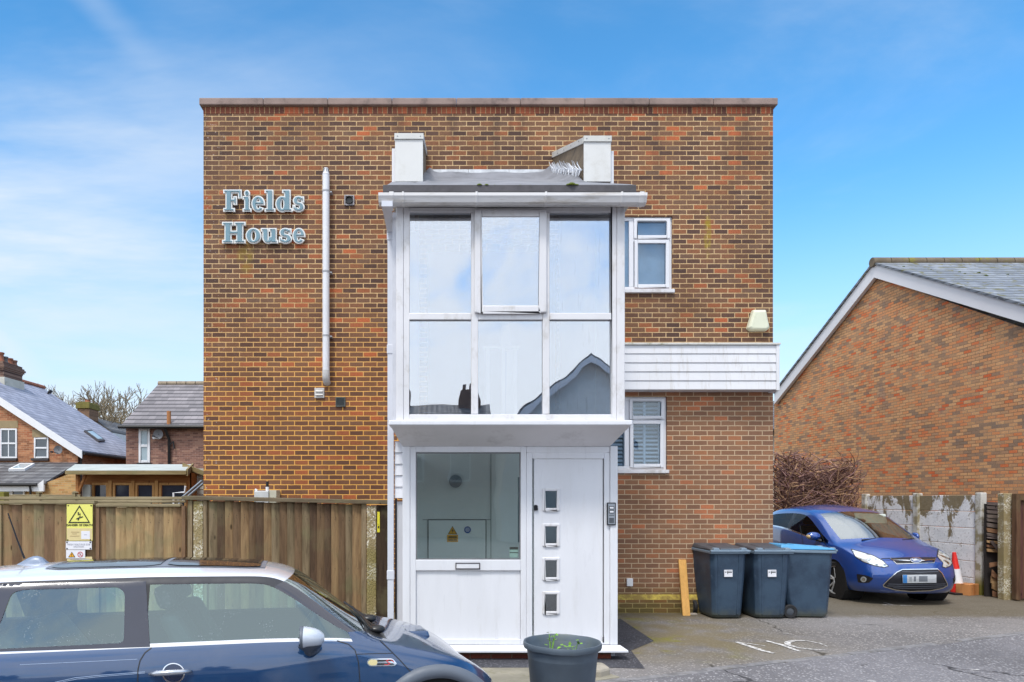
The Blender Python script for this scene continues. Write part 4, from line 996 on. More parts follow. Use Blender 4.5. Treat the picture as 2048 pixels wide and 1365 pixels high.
# ------------------------------------------------------------- houses
def roof_tiles(name, a, b, axis, rowh, gapdark, wv=.3, colw=.3, moss=0.):
    """tiled or slated roof: courses follow the height, bonds follow one horizontal axis"""
    m, t = newmat(name); p = t.pos(); x, y, z = t.sep(p)
    u = x if axis == 'x' else y
    vec = t.comb(t.math('ADD', u, 300.), t.math('ADD', z, 10.), 0.)
    bk = t.n('ShaderNodeTexBrick', Vector=vec, Color1=(0,0,0,1), Color2=(1,1,1,1), Mortar=(0,0,0,1), Scale=1., Mortar_Size=.004, Mortar_Smooth=.2, Bias=0., Brick_Width=colw, Row_Height=rowh)
    fr = t.math('FRACT', t.math('DIVIDE', t.math('ADD', z, 10.), rowh))
    col = t.mix(t.n('ShaderNodeRGBToBW', Color=bk.outputs['Color']).outputs[0], c4(a), c4(b))
    col = t.mix(t.math('MULTIPLY', t.mask(t.noise(p, .8, 4), .4, .65), .4), col, c4(tuple(k*.7 for k in a)))
    edge = t.math('MULTIPLY', t.mask(fr, .42, .04), gapdark)
    col = t.mix(edge, col, (.012,.012,.014,1)); col = t.mix(t.math('MULTIPLY', bk.outputs['Fac'], .5), col, (.015,.015,.018,1))
    if moss:
        mm = t.math('MULTIPLY', t.mask(t.noise(t.vmul(p,(1,1,1.5)), 4.5, 5, .7), .53, .62), moss)
        col = t.mix(mm, col, t.mix(t.noise(p, 9., 3), c4(srgb(70,66,54)), c4(srgb(120,116,60))))
    wave = t.math('SINE', t.math('MULTIPLY', u, 2*math.pi/wv))
    h = t.math('ADD', t.math('MULTIPLY', wave, .35), fr)
    t.princ(col, .6, 0., t.bump(h, .5, .02), .35); return m
PAL_OR = [(0, srgb(138,90,65)), (.4, srgb(174,119,86)), (.75, srgb(191,136,100)), (1, srgb(156,89,62))]
PAL_BR = [(0, srgb(110,82,76)), (.4, srgb(134,98,88)), (.75, srgb(150,112,98)), (1, srgb(168,132,114))]
BO_X = brick_mat('orange_brick', 'x', PAL_OR, srgb(190,160,130), ms=.006, bumps=.3)
BO_Y = brick_mat('orange_brick_side', 'y', [(0, srgb(128,88,70)), (.5, srgb(150,104,82)), (1, srgb(166,116,90))], srgb(170,146,122), bumps=.3)
BB_X = brick_mat('purple_brown_brick', 'x', PAL_BR, srgb(176,150,136), bumps=.3)
BYL = brick_mat('buff_brick', 'x', [(0, srgb(170,132,84)), (.5, srgb(204,166,112)), (1, srgb(186,134,84))], srgb(196,176,140), bumps=.3)
SLATE = roof_tiles('blue_grey_slate', srgb(136,140,158), srgb(164,168,186), 'y', .14, .28, colw=.25)
TILE_X = roof_tiles('brown_grey_tile', srgb(116,112,116), srgb(146,140,144), 'x', .21, .9, wv=.3)
TILE_D = roof_tiles('dark_grey_tile', srgb(92,92,96), srgb(128,128,130), 'x', .13, .85, wv=.22, colw=.22)
TERRA = M('terracotta', srgb(156,98,74), .85, var=.35, vs=6)
WFRAME = M('white_window_paint', srgb(230,231,234), .45, var=.04)
GL_FAR = M('dark_reflecting_pane', srgb(86,96,106), .08, var=.35, vs=1.2, spec=.8)
GL_PALE = M('pale_reflecting_pane', srgb(160,180,190), .1, var=.25, vs=1.2, spec=.8)
STONE = M('stone_lintel', srgb(156,138,106), .9, var=.15, vs=5)
def far_window(par, px0, px1, py0, py1, Y, cols, rows, glass=GL_FAR, fw=.06, arch=False, name='window'):
    a, b, c, d = wx(px0,Y), wx(px1,Y), wz(py1,Y), wz(py0,Y)
    g = MB(); ring(g, a, b, c, d, fw, Y-.05, Y-.002)
    for k in range(1, cols): x = a+(b-a)*k/cols; g.box(x-fw*.35, x+fw*.35, Y-.045, Y-.002, c+fw, d-fw)
    for k in range(1, rows): z = c+(d-c)*k/rows; g.box(a+fw, b-fw, Y-.052, Y-.003, z-fw*.55, z+fw*.55)
    w_ = g.build(name, WFRAME, par, bevel=.01)
    h = MB(); h.box(a+fw, b-fw, Y-.02, Y-.012, c+fw, d-fw); h.build('pane', glass, w_)
    return w_
# house with the slate roof
Y0, Y1 = 27., 33.6
h1x = wx(168, Y0); ez = wz(903, Y0); rX = -19.5; rz_ = 7.2; h1l = 2*rX-h1x
h1 = thing('slate_roof_house', 'orange brick house with a big blue-grey slate roof and a white bargeboard', 'house', ((h1x+h1l)/2, Y0, 0))
g = MB(); g.add([(h1l,Y0,0),(h1x-.25,Y0,0),(h1x-.25,Y0,ez),(rX,Y0,rz_-.1),(h1l,Y0,ez)], [(0,1,2,3,4)], 0)
g.add([(h1x-.25,Y0,0),(h1x-.25,Y1-.1,0),(h1x-.25,Y1-.1,ez),(h1x-.25,Y0,ez)], [(0,1,2,3)], 1); g.add([(h1l,Y1-.1,0),(h1x-.25,Y1-.1,0),(h1x-.25,Y1-.1,ez),(rX,Y1-.1,rz_-.1),(h1l,Y1-.1,ez)], [(4,3,2,1,0)], 0)
g.build('wall', [BO_X, BO_Y], h1)
g = MB(); sl = (rz_-ez)/(h1x-rX)
for sgn in (1, -1):
    xe = rX + sgn*(h1x-rX)
    g.hexa([(xe,Y0-.12,ez-.06),(rX,Y0-.12,rz_-.06),(rX,Y1,rz_-.06),(xe,Y1,ez-.06),(xe,Y0-.12,ez+.03),(rX,Y0-.12,rz_+.03),(rX,Y1,rz_+.03),(xe,Y1,ez+.03)])
rf1 = g.build('roof', SLATE, h1)
g = MB()
k = 0; y = Y0-.12
while y < Y1: g.tube([(rX,y+.01,rz_+.03),(rX,min(Y1,y+.44),rz_+.03)], .13, 8); y += .45
g.build('ridge_tiles', TERRA, rf1, smooth=40)
g = MB()
for sgn in (1, -1):
    xe = rX + sgn*(h1x-rX); g.hexa([(xe,Y0-.16,ez-.30),(rX,Y0-.16,rz_-.30),(rX,Y0-.121,rz_-.30),(xe,Y0-.121,ez-.30),(xe,Y0-.16,ez+.01),(rX,Y0-.16,rz_+.01),(rX,Y0-.121,rz_+.01),(xe,Y0-.121,ez+.01)])
g.build('bargeboard', WFRAME, h1)
g = MB(); g.tube([(h1x+.03,Y0-.1,ez-.08),(h1x+.03,Y1,ez-.08)], .07, 8); g.tube([(h1x-.15,Y0+.1,ez-.1),(h1x-.2,Y0+.12,ez-.5),(h1x-.2,Y0+.12,0)], .05, 8); g.build('gutter', BLACK, h1, smooth=40)
far_window(h1, 1.5, 35, 858, 917, Y0, 2, 2); far_window(h1, 69, 98, 876, 917, Y0, 1, 2)
g = MB(); g.box(wx(0,Y0)-.25, wx(35,Y0)+.02, Y0-.02, Y0-.001, wz(856.5,Y0), wz(842,Y0)); g.box(wx(65,Y0), wx(98,Y0), Y0-.02, Y0-.001, wz(875,Y0), wz(860,Y0)); g.build('lintel', STONE, h1)
g = MB(); g.box(wx(0,Y0)-.1, wx(36,Y0), Y0-.12, Y0-.001, wz(922,Y0), wz(917.3,Y0)); g.box(wx(65,Y0), wx(99,Y0), Y0-.12, Y0-.001, wz(922,Y0), wz(917.3,Y0)); g.build('sill', M('dark_sill', srgb(60,56,58), .7), h1)
def on_slope(px, py, xr, zr_, sl_):       # ray meets a roof plane z = zr - sl*(X-xr)
    kx, kz = (px-CX)/F, (CY-py)/F
    Y = (zr_ + sl_*xr - HC)/(kz + sl_*kx); return Vector((kx*Y, Y, HC+kz*Y))
def skylight(par, corners, up, name='skylight', fr=None):
    q = [Vector(c) for c in corners]; n_ = Vector(up).normalized(); cen = sum(q, Vector())/4
    g = MB(); inn = [cen + (c-cen)*.72 for c in q]
    g.hexa([c + n_*.0 for c in q] + [c + n_*.09 for c in q]); w_ = g.build(name, fr or M('dark_skylight_frame', srgb(70,66,68), .5), par)
    h = MB(); h.hexa([c + n_*.085 for c in inn] + [c + n_*.10 for c in inn]); h.build('pane', GL_PALE, w_); return w_
sk = [on_slope(px, py, rX, rz_+.03, sl) for px, py in ((167,864),(181,863),(209,884),(196,885))]
skylight(h1, sk, (sl,0,1))
# chimney with four pots
CHB = brick_mat('chimney_brick', 'x', [(0, srgb(96,72,66)), (.5, srgb(124,96,84)), (1, srgb(146,118,102))], srgb(150,136,120), bumps=.3)
REND = M('stained_render', srgb(206,204,192), .9, var=.15, vs=2, dirt=srgb(140,138,110), damt=.7)
yc = 29.2; cxa, cxb = wx(-50,yc), wx(9,yc); cz0 = wz(775,yc)
g = MB(); g.box(cxa, cxb, yc, yc+1.4, wz(802,yc), wz(754,yc), 1)
zz = wz(754,yc); g.box(cxa+.0, cxb-.06, yc+.03, yc+1.35, zz, wz(741,yc))
for k, (o_, h_) in enumerate(((.02,.07),(.06,.07),(.10,.08),(.06,.07),(.0,.1))):
    z_ = wz(741,yc)+sum(q[1] for q in ((.02,.07),(.06,.07),(.10,.08),(.06,.07),(.0,.1))[:k]); g.box(cxa-o_, cxb-.06+o_, yc-o_, yc+1.35+o_, z_, z_+h_)
ch = g.build('chimney', [CHB, REND], h1)
z_ = wz(741,yc)+.38
for dyp, r, hh, mt in ((.2,.15,.42,TERRA),(.5,.13,.3,M('grey_pot', srgb(110,106,104), .8)),(.85,.13,.3,TERRA),(1.15,.13,.27,M('brown_pot', srgb(128,92,78), .8))):
    h = MB(); h.lathe([(r*1.05,0),(r*1.05,.06),(r*.85,.1),(r*.8,hh-.08),(r,hh-.06),(r,hh),(r*.7,hh),(r*.7,hh-.1)], (cxb-.3, yc+dyp, z_), 'z', 14); h.build('chimney_pot', mt, ch, smooth=40)
# single-storey tiled extension
Ye, Yw = 23.6, 27.0
ext = thing('tiled_extension', 'low extension with a dark tiled lean-to roof and buff brick end', 'extension', (wx(60,25.), 25., 0))
ze_, zt2 = wz(967,Ye), wz(927,Yw)
xr_e, xr_t = wx(90,Ye), wx(157,Yw)
g = MB(); xl_ = -21.
g.hexa([(xl_,Ye,ze_-.05),(xr_e,Ye,ze_-.05),(xr_t,Yw-.06,zt2-.05),(xl_,Yw-.06,zt2-.05),(xl_,Ye,ze_+.03),(xr_e,Ye,ze_+.03),(xr_t,Yw-.06,zt2+.03),(xl_,Yw-.06,zt2+.03)])
er = g.build('roof', TILE_D, ext)
g = MB(); g.box(xl_, xr_e, Ye-.06, Ye, ze_-.28, ze_-.06); g.prism([(wx(64,Ye), ze_-.28), (xr_e, ze_-.28), (xr_e, ze_+.12), (wx(66,Ye), ze_-.2)], 'y', Ye-.09, Ye-.061); g.build('fascia', WFRAME, ext)
g = MB(); g.tube([(xl_,Ye-.15,ze_-.05),(wx(78,Ye),Ye-.15,ze_-.05)], .06, 8); g.tube([(wx(65,Ye),Ye-.15,ze_-.08),(wx(65,Ye),Ye-.12,ze_-.3),(wx(66,Ye),Ye-.1,0)], .035, 8); g.build('gutter', BLACK, ext, smooth=40)
g = MB(); yb_ = Ye+.2; g.add([(wx(52,yb_),yb_,0),(wx(156,yb_),yb_,0),(wx(156,yb_),yb_,wz(945,yb_)),(wx(150,yb_),yb_,wz(944,yb_)),(wx(92,yb_),yb_,wz(966,yb_)),(wx(52,yb_),yb_,wz(972,yb_))], [(0,1,2,3,4,5)]); g.add([(xl_,yb_+.01,0),(wx(52,yb_),yb_+.01,0),(wx(52,yb_),yb_+.01,ze_-.2),(xl_,yb_+.01,ze_-.2)], [(0,1,2,3)]); g.build('wall', BYL, ext)
far_window(ext, -4, 24, 979, 1012, yb_, 1, 1); far_window(ext, 24, 51, 979, 1012, yb_, 1, 1)
slx = (zt2-ze_)/(Yw-.06-Ye)
def on_front_slope(px, py):
    kx, kz = (px-CX)/F, (CY-py)/F; Y = (HC - ze_ + slx*Ye)/(slx - kz); return Vector((kx*Y, Y, HC+kz*Y+.03))
skylight(ext, [on_front_slope(*q) for q in ((17,945),(50,944),(70,933),(40,933))], (0,-slx,1), fr=WFRAME)
# satellite dish on the slate house
def dish(x, y, z, r, label):
    o = thing('satellite_dish', label, 'satellite dish', (x, y, z))
    g = MB(); g.lathe([(0,.06),(r*.5,.04),(r,0),(r,.012),(r*.5,.055),(0,.075)], (x,y-.25,z), 'y', 16); dk = g.build('dish', M('grey_dish', srgb(112,112,116), .6), o, smooth=40)
    g = MB(); g.tube([(x,y-.2,z),(x,y,z-.05)], .025, 6); g.tube([(x,y-.24,z-r*.8),(x-.1,y-.5,z-.1)], .015, 6); g.lathe([(.04,0),(.04,.1)], (x-.1,y-.55,z-.1), 'y', 8); g.build('arm', BLACK, o, smooth=40)
dish(wx(123,Y0), Y0, wz(901,Y0), .17, 'small satellite dish on the orange brick gable of the slate-roofed house')
# second house, tiled roof
Yh = 29.
h2l = wx(252,Yh); e2 = wz(851,Yh)
h2 = thing('tiled_roof_house', 'purple-brown brick house with a grey tiled roof and one tall white window', 'house', (-9, Yh, 0))
r2y = Yh+3.5; r2z = wz(769, r2y); xR = -4.0
g = MB(); g.add([(h2l,Yh,0),(xR,Yh,0),(xR,Yh,e2),(h2l,Yh,e2)], [(0,1,2,3)]); g.add([(h2l,Yh,0),(h2l,Yh+7,0),(h2l,Yh+7,e2),(h2l,r2y,r2z-.1),(h2l,Yh,e2)], [(4,3,2,1,0)], 1); g.build('wall', [BB_X, BO_Y], h2)
g = MB(); xg = wx(243, Yh-.3)
for s_, ys_ in ((1, Yh-.3), (-1, Yh+7.3)):
    zs = e2-.02
    g.hexa([(xg,ys_,zs-.08),(xR,ys_,zs-.08),(xR,r2y,r2z-.08),(xg,r2y,r2z-.08),(xg,ys_,zs+.02),(xR,ys_,zs+.02),(xR,r2y,r2z+.02),(xg,r2y,r2z+.02)])
rf2 = g.build('roof', TILE_X, h2)
g = MB(); x = xg
while x < xR: g.tube([(x,r2y,r2z+.02),(x+.42,r2y,r2z+.02)], .13, 8); x += .45
g.build('ridge_tiles', M('lichen_ridge', srgb(150,136,116), .9, var=.3, vs=5), rf2, smooth=40)
g = MB(); g.tube([(xg-.1,Yh-.36,e2-.1),(xR,Yh-.36,e2-.1)], .08, 8); xd = wx(340,Yh); g.tube([(xd-.1,Yh-.34,e2-.12),(xd,Yh-.1,e2-.6),(xd,Yh-.08,0)], .06, 8); g.tube([(xd+.22,Yh-.1,e2-1.0),(xd+.18,Yh-.1,e2-.7),(xd-.02,Yh-.1,e2-.9)], .04, 6); g.build('gutter', BLACK, h2, smooth=40)
g = MB(); g.tube([(wx(334,Yh-.4),Yh-.2,e2-.1),(wx(334,Yh-.4),Yh-.2,wz(824,Yh))], .09, 8); g.build('soil_pipe', M('rusty_pipe', srgb(176,118,72), .8, var=.3), h2, smooth=40)
far_window(h2, 278, 300.5, 858, 926, Yh, 1, 2, GL_PALE, .1)
g = MB(); g.box(wx(276,Yh), wx(303,Yh), Yh-.12, Yh-.001, wz(929.5,Yh), wz(926.3,Yh)); g.build('sill', BLACK, h2)
dish(wx(321,Yh), Yh, wz(870,Yh), .21, 'large satellite dish beside the black drainpipe of the purple-brown house')
g = MB(); g.lathe([(0,-.1),(.07,-.09),(.07,0)], (wx(309.5,Yh), Yh, wz(876,Yh)), 'y', 8); tag(g.build('wall_lamp', WFRAME), 'tiny white lamp on the purple-brown wall next to the tall window', 'lamp')
# far chimney and white gable over the slate roof
Yc = 46.
hf = thing('distant_house', 'distant house with a mossy brick chimney behind the slate roof', 'house', (wx(180,Yc), Yc, 0))
g = MB(); g.prism([(wx(150,Yc),0),(wx(226,Yc),0),(wx(226,Yc),wz(866,Yc)),(wx(190,Yc),wz(841,Yc)),(wx(150,Yc),wz(860,Yc))], 'y', Yc, Yc+6); g.build('wall', M('pale_render', srgb(214,216,220), .8), hf)
g = MB(); a, b = wx(190,Yc), wx(226,Yc); g.hexa([(a,Yc-.3,wz(840,Yc)),(b,Yc-.3,wz(866,Yc)),(b,Yc+6,wz(866,Yc)),(a,Yc+6,wz(840,Yc)),(a,Yc-.3,wz(836,Yc)),(b,Yc-.3,wz(862,Yc)),(b,Yc+6,wz(862,Yc)),(a,Yc+6,wz(836,Yc))]); a2 = wx(150,Yc); g.hexa([(a2,Yc-.3,wz(862,Yc)),(a,Yc-.3,wz(840,Yc)),(a,Yc+6,wz(840,Yc)),(a2,Yc+6,wz(862,Yc)),(a2,Yc-.3,wz(858,Yc)),(a,Yc-.3,wz(836,Yc)),(a,Yc+6,wz(836,Yc)),(a2,Yc+6,wz(858,Yc))]); g.build('roof', TILE_D, hf)
CHF = brick_mat('mossy_chimney_brick', 'x', [(0, srgb(110,84,70)), (1, srgb(140,108,86))], srgb(140,130,110), bumps=.3)
g = MB(); g.box(wx(163.5,Yc-1), wx(188,Yc-1), Yc-1.6, Yc-.4, wz(842,Yc-1), wz(820,Yc-1)); g.box(wx(162,Yc-1), wx(189.5,Yc-1), Yc-1.7, Yc-.3, wz(820,Yc-1), wz(809,Yc-1), 1); g.box(wx(164,Yc-1), wx(187,Yc-1), Yc-1.6, Yc-.4, wz(809,Yc-1), wz(806.5,Yc-1), 1); chf = g.build('chimney', [CHF, M('mossy_brick', srgb(120,112,58), .95, var=.3, vs=4)], hf, bevel=.03)
g = MB(); g.lathe([(.2,0),(.17,.1),(.15,.2),(.18,.22),(.1,.22)], (wx(175.5,Yc-1), Yc-1, wz(806.5,Yc-1)), 'z', 10); g.build('chimney_pot', TERRA, chf, smooth=40)
# timber garden cabin
Yg = 15.
cb = thing('garden_cabin', 'brown timber garden cabin with four dark windows and a grey sheet roof', 'cabin', (wx(260,Yg), Yg, 0))
CABW = wood('cabin_boards', srgb(176,122,76), srgb(148,98,60), srgb(96,62,40), .05, 'x')
CABL = wood('cabin_pale_frame', srgb(206,160,106), srgb(182,136,86), srgb(140,98,60), .05)
xa_, xb_ = wx(178,Yg), wx(374,Yg); zc0 = wz(946,Yg)
cols = [(187,216),(228.5,262),(273,308),(320.5,372)]
g = MB(); holes = [(wx(a,Yg), wx(b,Yg), .9, wz(968,Yg)) for a,b in cols]
wall_with_holes(g, wx(170,Yg), wx(380,Yg), 0, zc0, Yg, .08, holes)
g.box(wx(170,Yg), wx(380,Yg), Yg+1.8, Yg+1.85, 0, zc0); g.box(wx(380,Yg)-.05, wx(380,Yg), Yg+.08, Yg+1.8, 0, zc0)
g.build('wall', [CABW, CABW], cb)
for a, b in cols:
    h = MB(); ring(h, wx(a,Yg)-.02, wx(b,Yg)+.02, .88, wz(968,Yg)+.02, .05, Yg-.03, Yg+.0); w_ = h.build('window', CABL, cb)
    h = MB(); h.box(wx(a,Yg)+.03, wx(b,Yg)-.03, Yg+.02, Yg+.025, .9, wz(968,Yg)-.03); h.build('pane', M('cabin_pane', srgb(52,60,76), .06, var=.4, vs=1.5, spec=.8), w_)
g = MB()
for px in (222, 267.5, 314.5): g.box(wx(px,Yg)-.035, wx(px,Yg)+.035, Yg-.05, Yg-.031, .5, wz(962,Yg))
g.build('mullion', CABL, cb)
g = MB(); yr0, yr1 = Yg-.45, Yg+.9
z_e, z_r = wz(941,yr0), wz(929,yr1)
g.hexa([(wx(132,yr0),yr0,z_e-.03),(wx(372,yr0),yr0,z_e-.03),(wx(384,yr1),yr1,z_r-.03),(wx(150,yr1),yr1,z_r-.03),(wx(132,yr0),yr0,z_e+.0),(wx(372,yr0),yr0,z_e+.0),(wx(384,yr1),yr1,z_r+.0),(wx(150,yr1),yr1,z_r+.0)])
cr_ = g.build('roof', M('grey_sheet_roof', srgb(186,192,188), .5, var=.12, vs=1.5, dirt=srgb(140,144,124), damt=.4), cb)
g = MB(); g.box(wx(131,yr0), wx(373,yr0), yr0-.02, yr0-.001, z_e-.09, z_e-.01); g.hexa([(wx(372,yr0),yr0,z_e-.12),(wx(372,yr0)+.04,yr0,z_e-.12),(wx(384,yr1)+.04,yr1,z_r-.12),(wx(384,yr1),yr1,z_r-.12),(wx(372,yr0),yr0,z_e+.02),(wx(372,yr0)+.04,yr0,z_e+.02),(wx(384,yr1)+.04,yr1,z_r+.02),(wx(384,yr1),yr1,z_r+.02)]); 
xg1, xg2 = wx(384,yr1), wx(409,yr0+.2); g.hexa([(xg1,yr1-.6,z_r-.1),(xg2+.2,yr1-.6,z_e-.25),(xg2+.2,yr1-.5,z_e-.25),(xg1,yr1-.5,z_r-.1),(xg1,yr1-.6,z_r+.0),(xg2+.2,yr1-.6,z_e-.15),(xg2+.2,yr1-.5,z_e-.15),(xg1,yr1-.5,z_r)]); g.build('roof_edge', wood('mossy_batten', srgb(156,140,104), srgb(128,112,78), srgb(96,84,56), .6, 'x'), cb)
g = MB(); yq = yr1-.48
for k in range(8): z_ = z_r-.12-k*.12; g.hexa([(wx(381,yq),yq,z_-.11),(wx(412,yq),yq,z_-.11),(wx(412,yq),yq+.03,z_-.11),(wx(381,yq),yq+.03,z_-.11),(wx(381,yq),yq+.012,z_),(wx(412,yq),yq+.012,z_),(wx(412,yq),yq+.03,z_),(wx(381,yq),yq+.03,z_)])
g.build('grey_cladding', M('grey_weatherboard', srgb(176,174,168), .7, var=.15, vs=4), cb)
g = MB(); g.tube([(wx(156,Yg-.3),Yg-.3,0),(wx(156,Yg-.3),Yg-.3,z_e-.05)], .05, 6); g.tube([(wx(156,Yg-.3),Yg-.3,z_e-.5),(wx(172,Yg-.3),Yg-.3,z_e-.08)], .04, 6); g.build('porch_post', CABW, cb)
g = MB(); g.box(wx(164,Yg-.2), wx(181,Yg-.2), Yg-.2, Yg-.12, .6, wz(970,Yg)); tag(g.build('garden_cupboard', M('grey_cupboard', srgb(170,172,166), .7), bevel=.02), 'pale grey cupboard under the cabin eaves at its open end', 'cupboard')
# metal handrail by the corner of the house
yr_ = 11.2
hr = thing('metal_handrail', 'sloping grey metal handrail rising beside the brown brick building', 'handrail', (wx(380,yr_), yr_, .9))
g = MB(); HM = M('galvanised_steel', srgb(150,156,164), .35, metal=.6)
for o_ in (0, .07): g.tube([(wx(352,yr_), yr_+o_, wz(1006,yr_)-o_*.6), (wx(404,yr_), yr_+o_, wz(962,yr_)-o_*.6)], .02, 8)
g.build('rail', HM, hr, smooth=40)
g = MB(); g.tube([(wx(347,yr_+.1),yr_+.1,0),(wx(347,yr_+.1),yr_+.1,wz(986,yr_)),(wx(369,yr_+.1),yr_+.1,wz(985,yr_)),(wx(371,yr_+.1),yr_+.1,wz(972,yr_))], .017, 6); g.build('upright', WHITE, hr, smooth=40)

# bare winter trees beyond the roofs
BARK = M('bare_bark', srgb(150,136,112), .95, var=.3, vs=3)
def bare_tree(x, y, h, label, seed, spread=.55, thick=.22):
    rnd = random.Random(seed)
    o = thing('bare_tree', label, 'tree', (x, y, 0))
    tr = MB(); cr = MB()
    top = Vector((x, y, h*.36)); tr.tube([(x,y,0),(x+.1,y,h*.18),top], [thick*1.2, thick, thick*.85], 8)
    def branch(p, d, L, r, lvl):
        q = p + d*L*.5 + Vector((rnd.uniform(-1,1), rnd.uniform(-1,1), rnd.uniform(-.4,.6)))*L*.10; e = q + (d + Vector((rnd.uniform(-1,1), rnd.uniform(-1,1), rnd.uniform(-.2,.7)))*.28).normalized()*L*.5
        r2 = max(r, .02); cr.tube([p, q, e], [r2, r2*.85, r2*.7], 4 if lvl > 1 else 6, cap=False)
        if lvl >= 5: return
        for k in range(rnd.choice((3,3,4)) if lvl < 4 else 3):
            s = e if k < 2 else q
            nd = (d + Vector((rnd.uniform(-1,1), rnd.uniform(-1,1), rnd.uniform(-.55,.75)))*spread*1.25).normalized()
            branch(s, nd, L*rnd.uniform(.58,.82), r*.55, lvl+1)
    for k in range(7):
        a = 2*math.pi*k/7 + rnd.uniform(-.4,.4)
        branch(top - Vector((0,0,h*.08*(k%2))), Vector((math.cos(a)*.7, math.sin(a)*.7, rnd.uniform(.5,1.1))).normalized(), h*.24, thick*.6, 0)
    tr.build('trunk', BARK, o, smooth=True); cr.build('crown', BARK, o, smooth=True)
bare_tree(wx(207,52.), 52., 10.9, 'bare winter tree rising between the distant chimney and the tiled roof', 3)
bare_tree(wx(140,60.), 60., 10.8, 'smaller bare tree top showing over the slate roof, far behind', 9, thick=.16)
g = MB(); yy = 33.; g.tube([(wx(95,yy),yy,wz(788,yy)),(wx(103,yy),yy,wz(782,yy))], .04, 6); g.tube([(wx(98,yy),yy,wz(786.5,yy)),(wx(103,yy),yy,wz(781.5,yy))], .08, 6); tag(g.build('aerial', BLACK), 'small black aerial poking up from the slate roof ridge', 'aerial')
# ------------------------------------------------------------- brick gable, hedge, concrete panels and yard objects on the right
random.seed(23)
# gable wall runs away from the camera beside the yard
def wallX(Y): return 11.4 - .06*(Y-15.8)
def on_wall(px, py, o=0.):
    k = (px-CX)/F; Y = (11.4+.06*15.8+o)/(k+.06); return Vector((wallX(Y)+o, Y, HC+(CY-py)/F*Y))
PAL_G = [(0, srgb(151,128,108)), (.14, srgb(177,141,112)), (.30, srgb(205,159,116)), (.5, srgb(221,172,125)), (.66, srgb(210,153,108)), (.8, srgb(221,157,108)), (.93, srgb(221,137,90)), (1, srgb(217,113,70))]
def gable_extra(t, p, x, y, z, col, mc):
    n = t.noise(p, 2.1, 5, .65)
    col = t.mix(t.math('MULTIPLY', t.mask(n, .56, .70), .45), col, c4(srgb(124,118,118)))
    col = t.mix(t.math('MULTIPLY', t.mask(n, .38, .28), .5), col, c4(srgb(206,108,66)))
    return col, mc
GB = brick_mat('patchy_gable_brick', 'y', PAL_G, srgb(128,100,80), bh=.068, bw=.2, ms=.006, mort2=srgb(160,136,114), extra=gable_extra, patch=.17)
GBX = brick_mat('patchy_gable_brick_end', 'x', PAL_G, srgb(128,100,80), bh=.068, bw=.2, ms=.006, mort2=srgb(160,136,114), extra=gable_extra, patch=.17)
gb = thing('gable_building', 'building with a big patchy orange brick gable wall and white bargeboards', 'building', (11.5, 17.6, 0))
A = on_wall(1750, 553); Lf = on_wall(1557, 806)
sL = (A.z-Lf.z)/(Lf.y-A.y)
Yn = 7.6; zR = A.z - .57*(A.y-Yn)
YL_ = Lf.y + .25
g = MB()
W3 = lambda Y, z, o=0: (wallX(Y)+o, Y, z)
g.add([W3(Yn,0), W3(YL_,0), W3(YL_, Lf.z-.1), W3(A.y, A.z), W3(Yn, zR)], [(0,1,2,3,4)])
g.add([(wallX(YL_),YL_,0),(wallX(YL_)+8,YL_,0),(wallX(YL_)+8,YL_,Lf.z),(wallX(YL_),YL_,Lf.z)], [(0,1,2,3)])
g.add([(wallX(Yn),Yn,0),(wallX(Yn)+8,Yn,0),(wallX(Yn)+8,Yn,zR),(wallX(Yn),Yn,zR)], [(3,2,1,0)])
g.m[1:3] = [1, 1]; g.build('wall', [GB, GBX], gb)
At = on_wall(1748, 529, -.12); Lt = on_wall(1556, 778, -.12); Rt = on_wall(2048, 612, -.12)
def brd(p, q, h, o0, o1, mb, ext0=0, ext1=0):
    d = (q-p); p = p - d.normalized()*ext0; q = q + d.normalized()*ext1
    mb.hexa([(p.x+o0,p.y,p.z-h),(q.x+o0,q.y,q.z-h),(q.x+o1,q.y,q.z-h),(p.x+o1,p.y,p.z-h),(p.x+o0,p.y,p.z),(q.x+o0,q.y,q.z),(q.x+o1,q.y,q.z),(p.x+o1,p.y,p.z)])
g = MB(); brd(At, Lt, .34, 0, .10, g, 0, .25); 
dR = (Rt-At); Rfar = At + dR*((At.y-Yn)/(At.y-Rt.y)); brd(At, Rfar, .34, 0, .10, g)
g.build('bargeboard', M('white_bargeboard', srgb(228,228,232), .5, var=.05, vs=1), gb)
GSL = roof_tiles('mossy_slate', srgb(116,122,132), srgb(146,152,162), 'x', .12, .6, colw=.28, moss=.95)
g = MB()
for e_ in (Rfar, Lt + (Lt-At).normalized()*.25):
    xx0, xx1 = -.04, 9.
    g.hexa([(At.x+xx0,At.y,At.z),(e_.x+xx0,e_.y,e_.z),(e_.x+xx1,e_.y,e_.z),(At.x+xx1,At.y,At.z),(At.x+xx0,At.y,At.z+.06),(e_.x+xx0,e_.y,e_.z+.06),(e_.x+xx1,e_.y,e_.z+.06),(At.x+xx1,At.y,At.z+.06)])
gr = g.build('roof', GSL, gb)
g = MB(); x = At.x-.06
RDG = M('mossy_ridge_tile', srgb(116,104,88), .95, var=.3, vs=5, dirt=srgb(136,128,46), dscale=2.5, damt=.9)
while x < At.x+9: g.tube([(x,At.y,At.z+.05),(x+.43,At.y,At.z+.05)], .12, 10); x += .45
g.build('ridge_tiles', RDG, gr, smooth=40)
random.seed(6)
for k in range(14):
    f_ = random.uniform(.02,.5); xo = random.uniform(.3, 4.5); q = At + dR*f_; r_ = random.uniform(.02,.05)
    g = MB(); g.lathe([(0,r_*.5),(r_*.7,r_*.35),(r_,0)], (q.x+xo, q.y, q.z+.055), 'z', 7); g.build('moss_tuft', MOSS, gr, smooth=True)
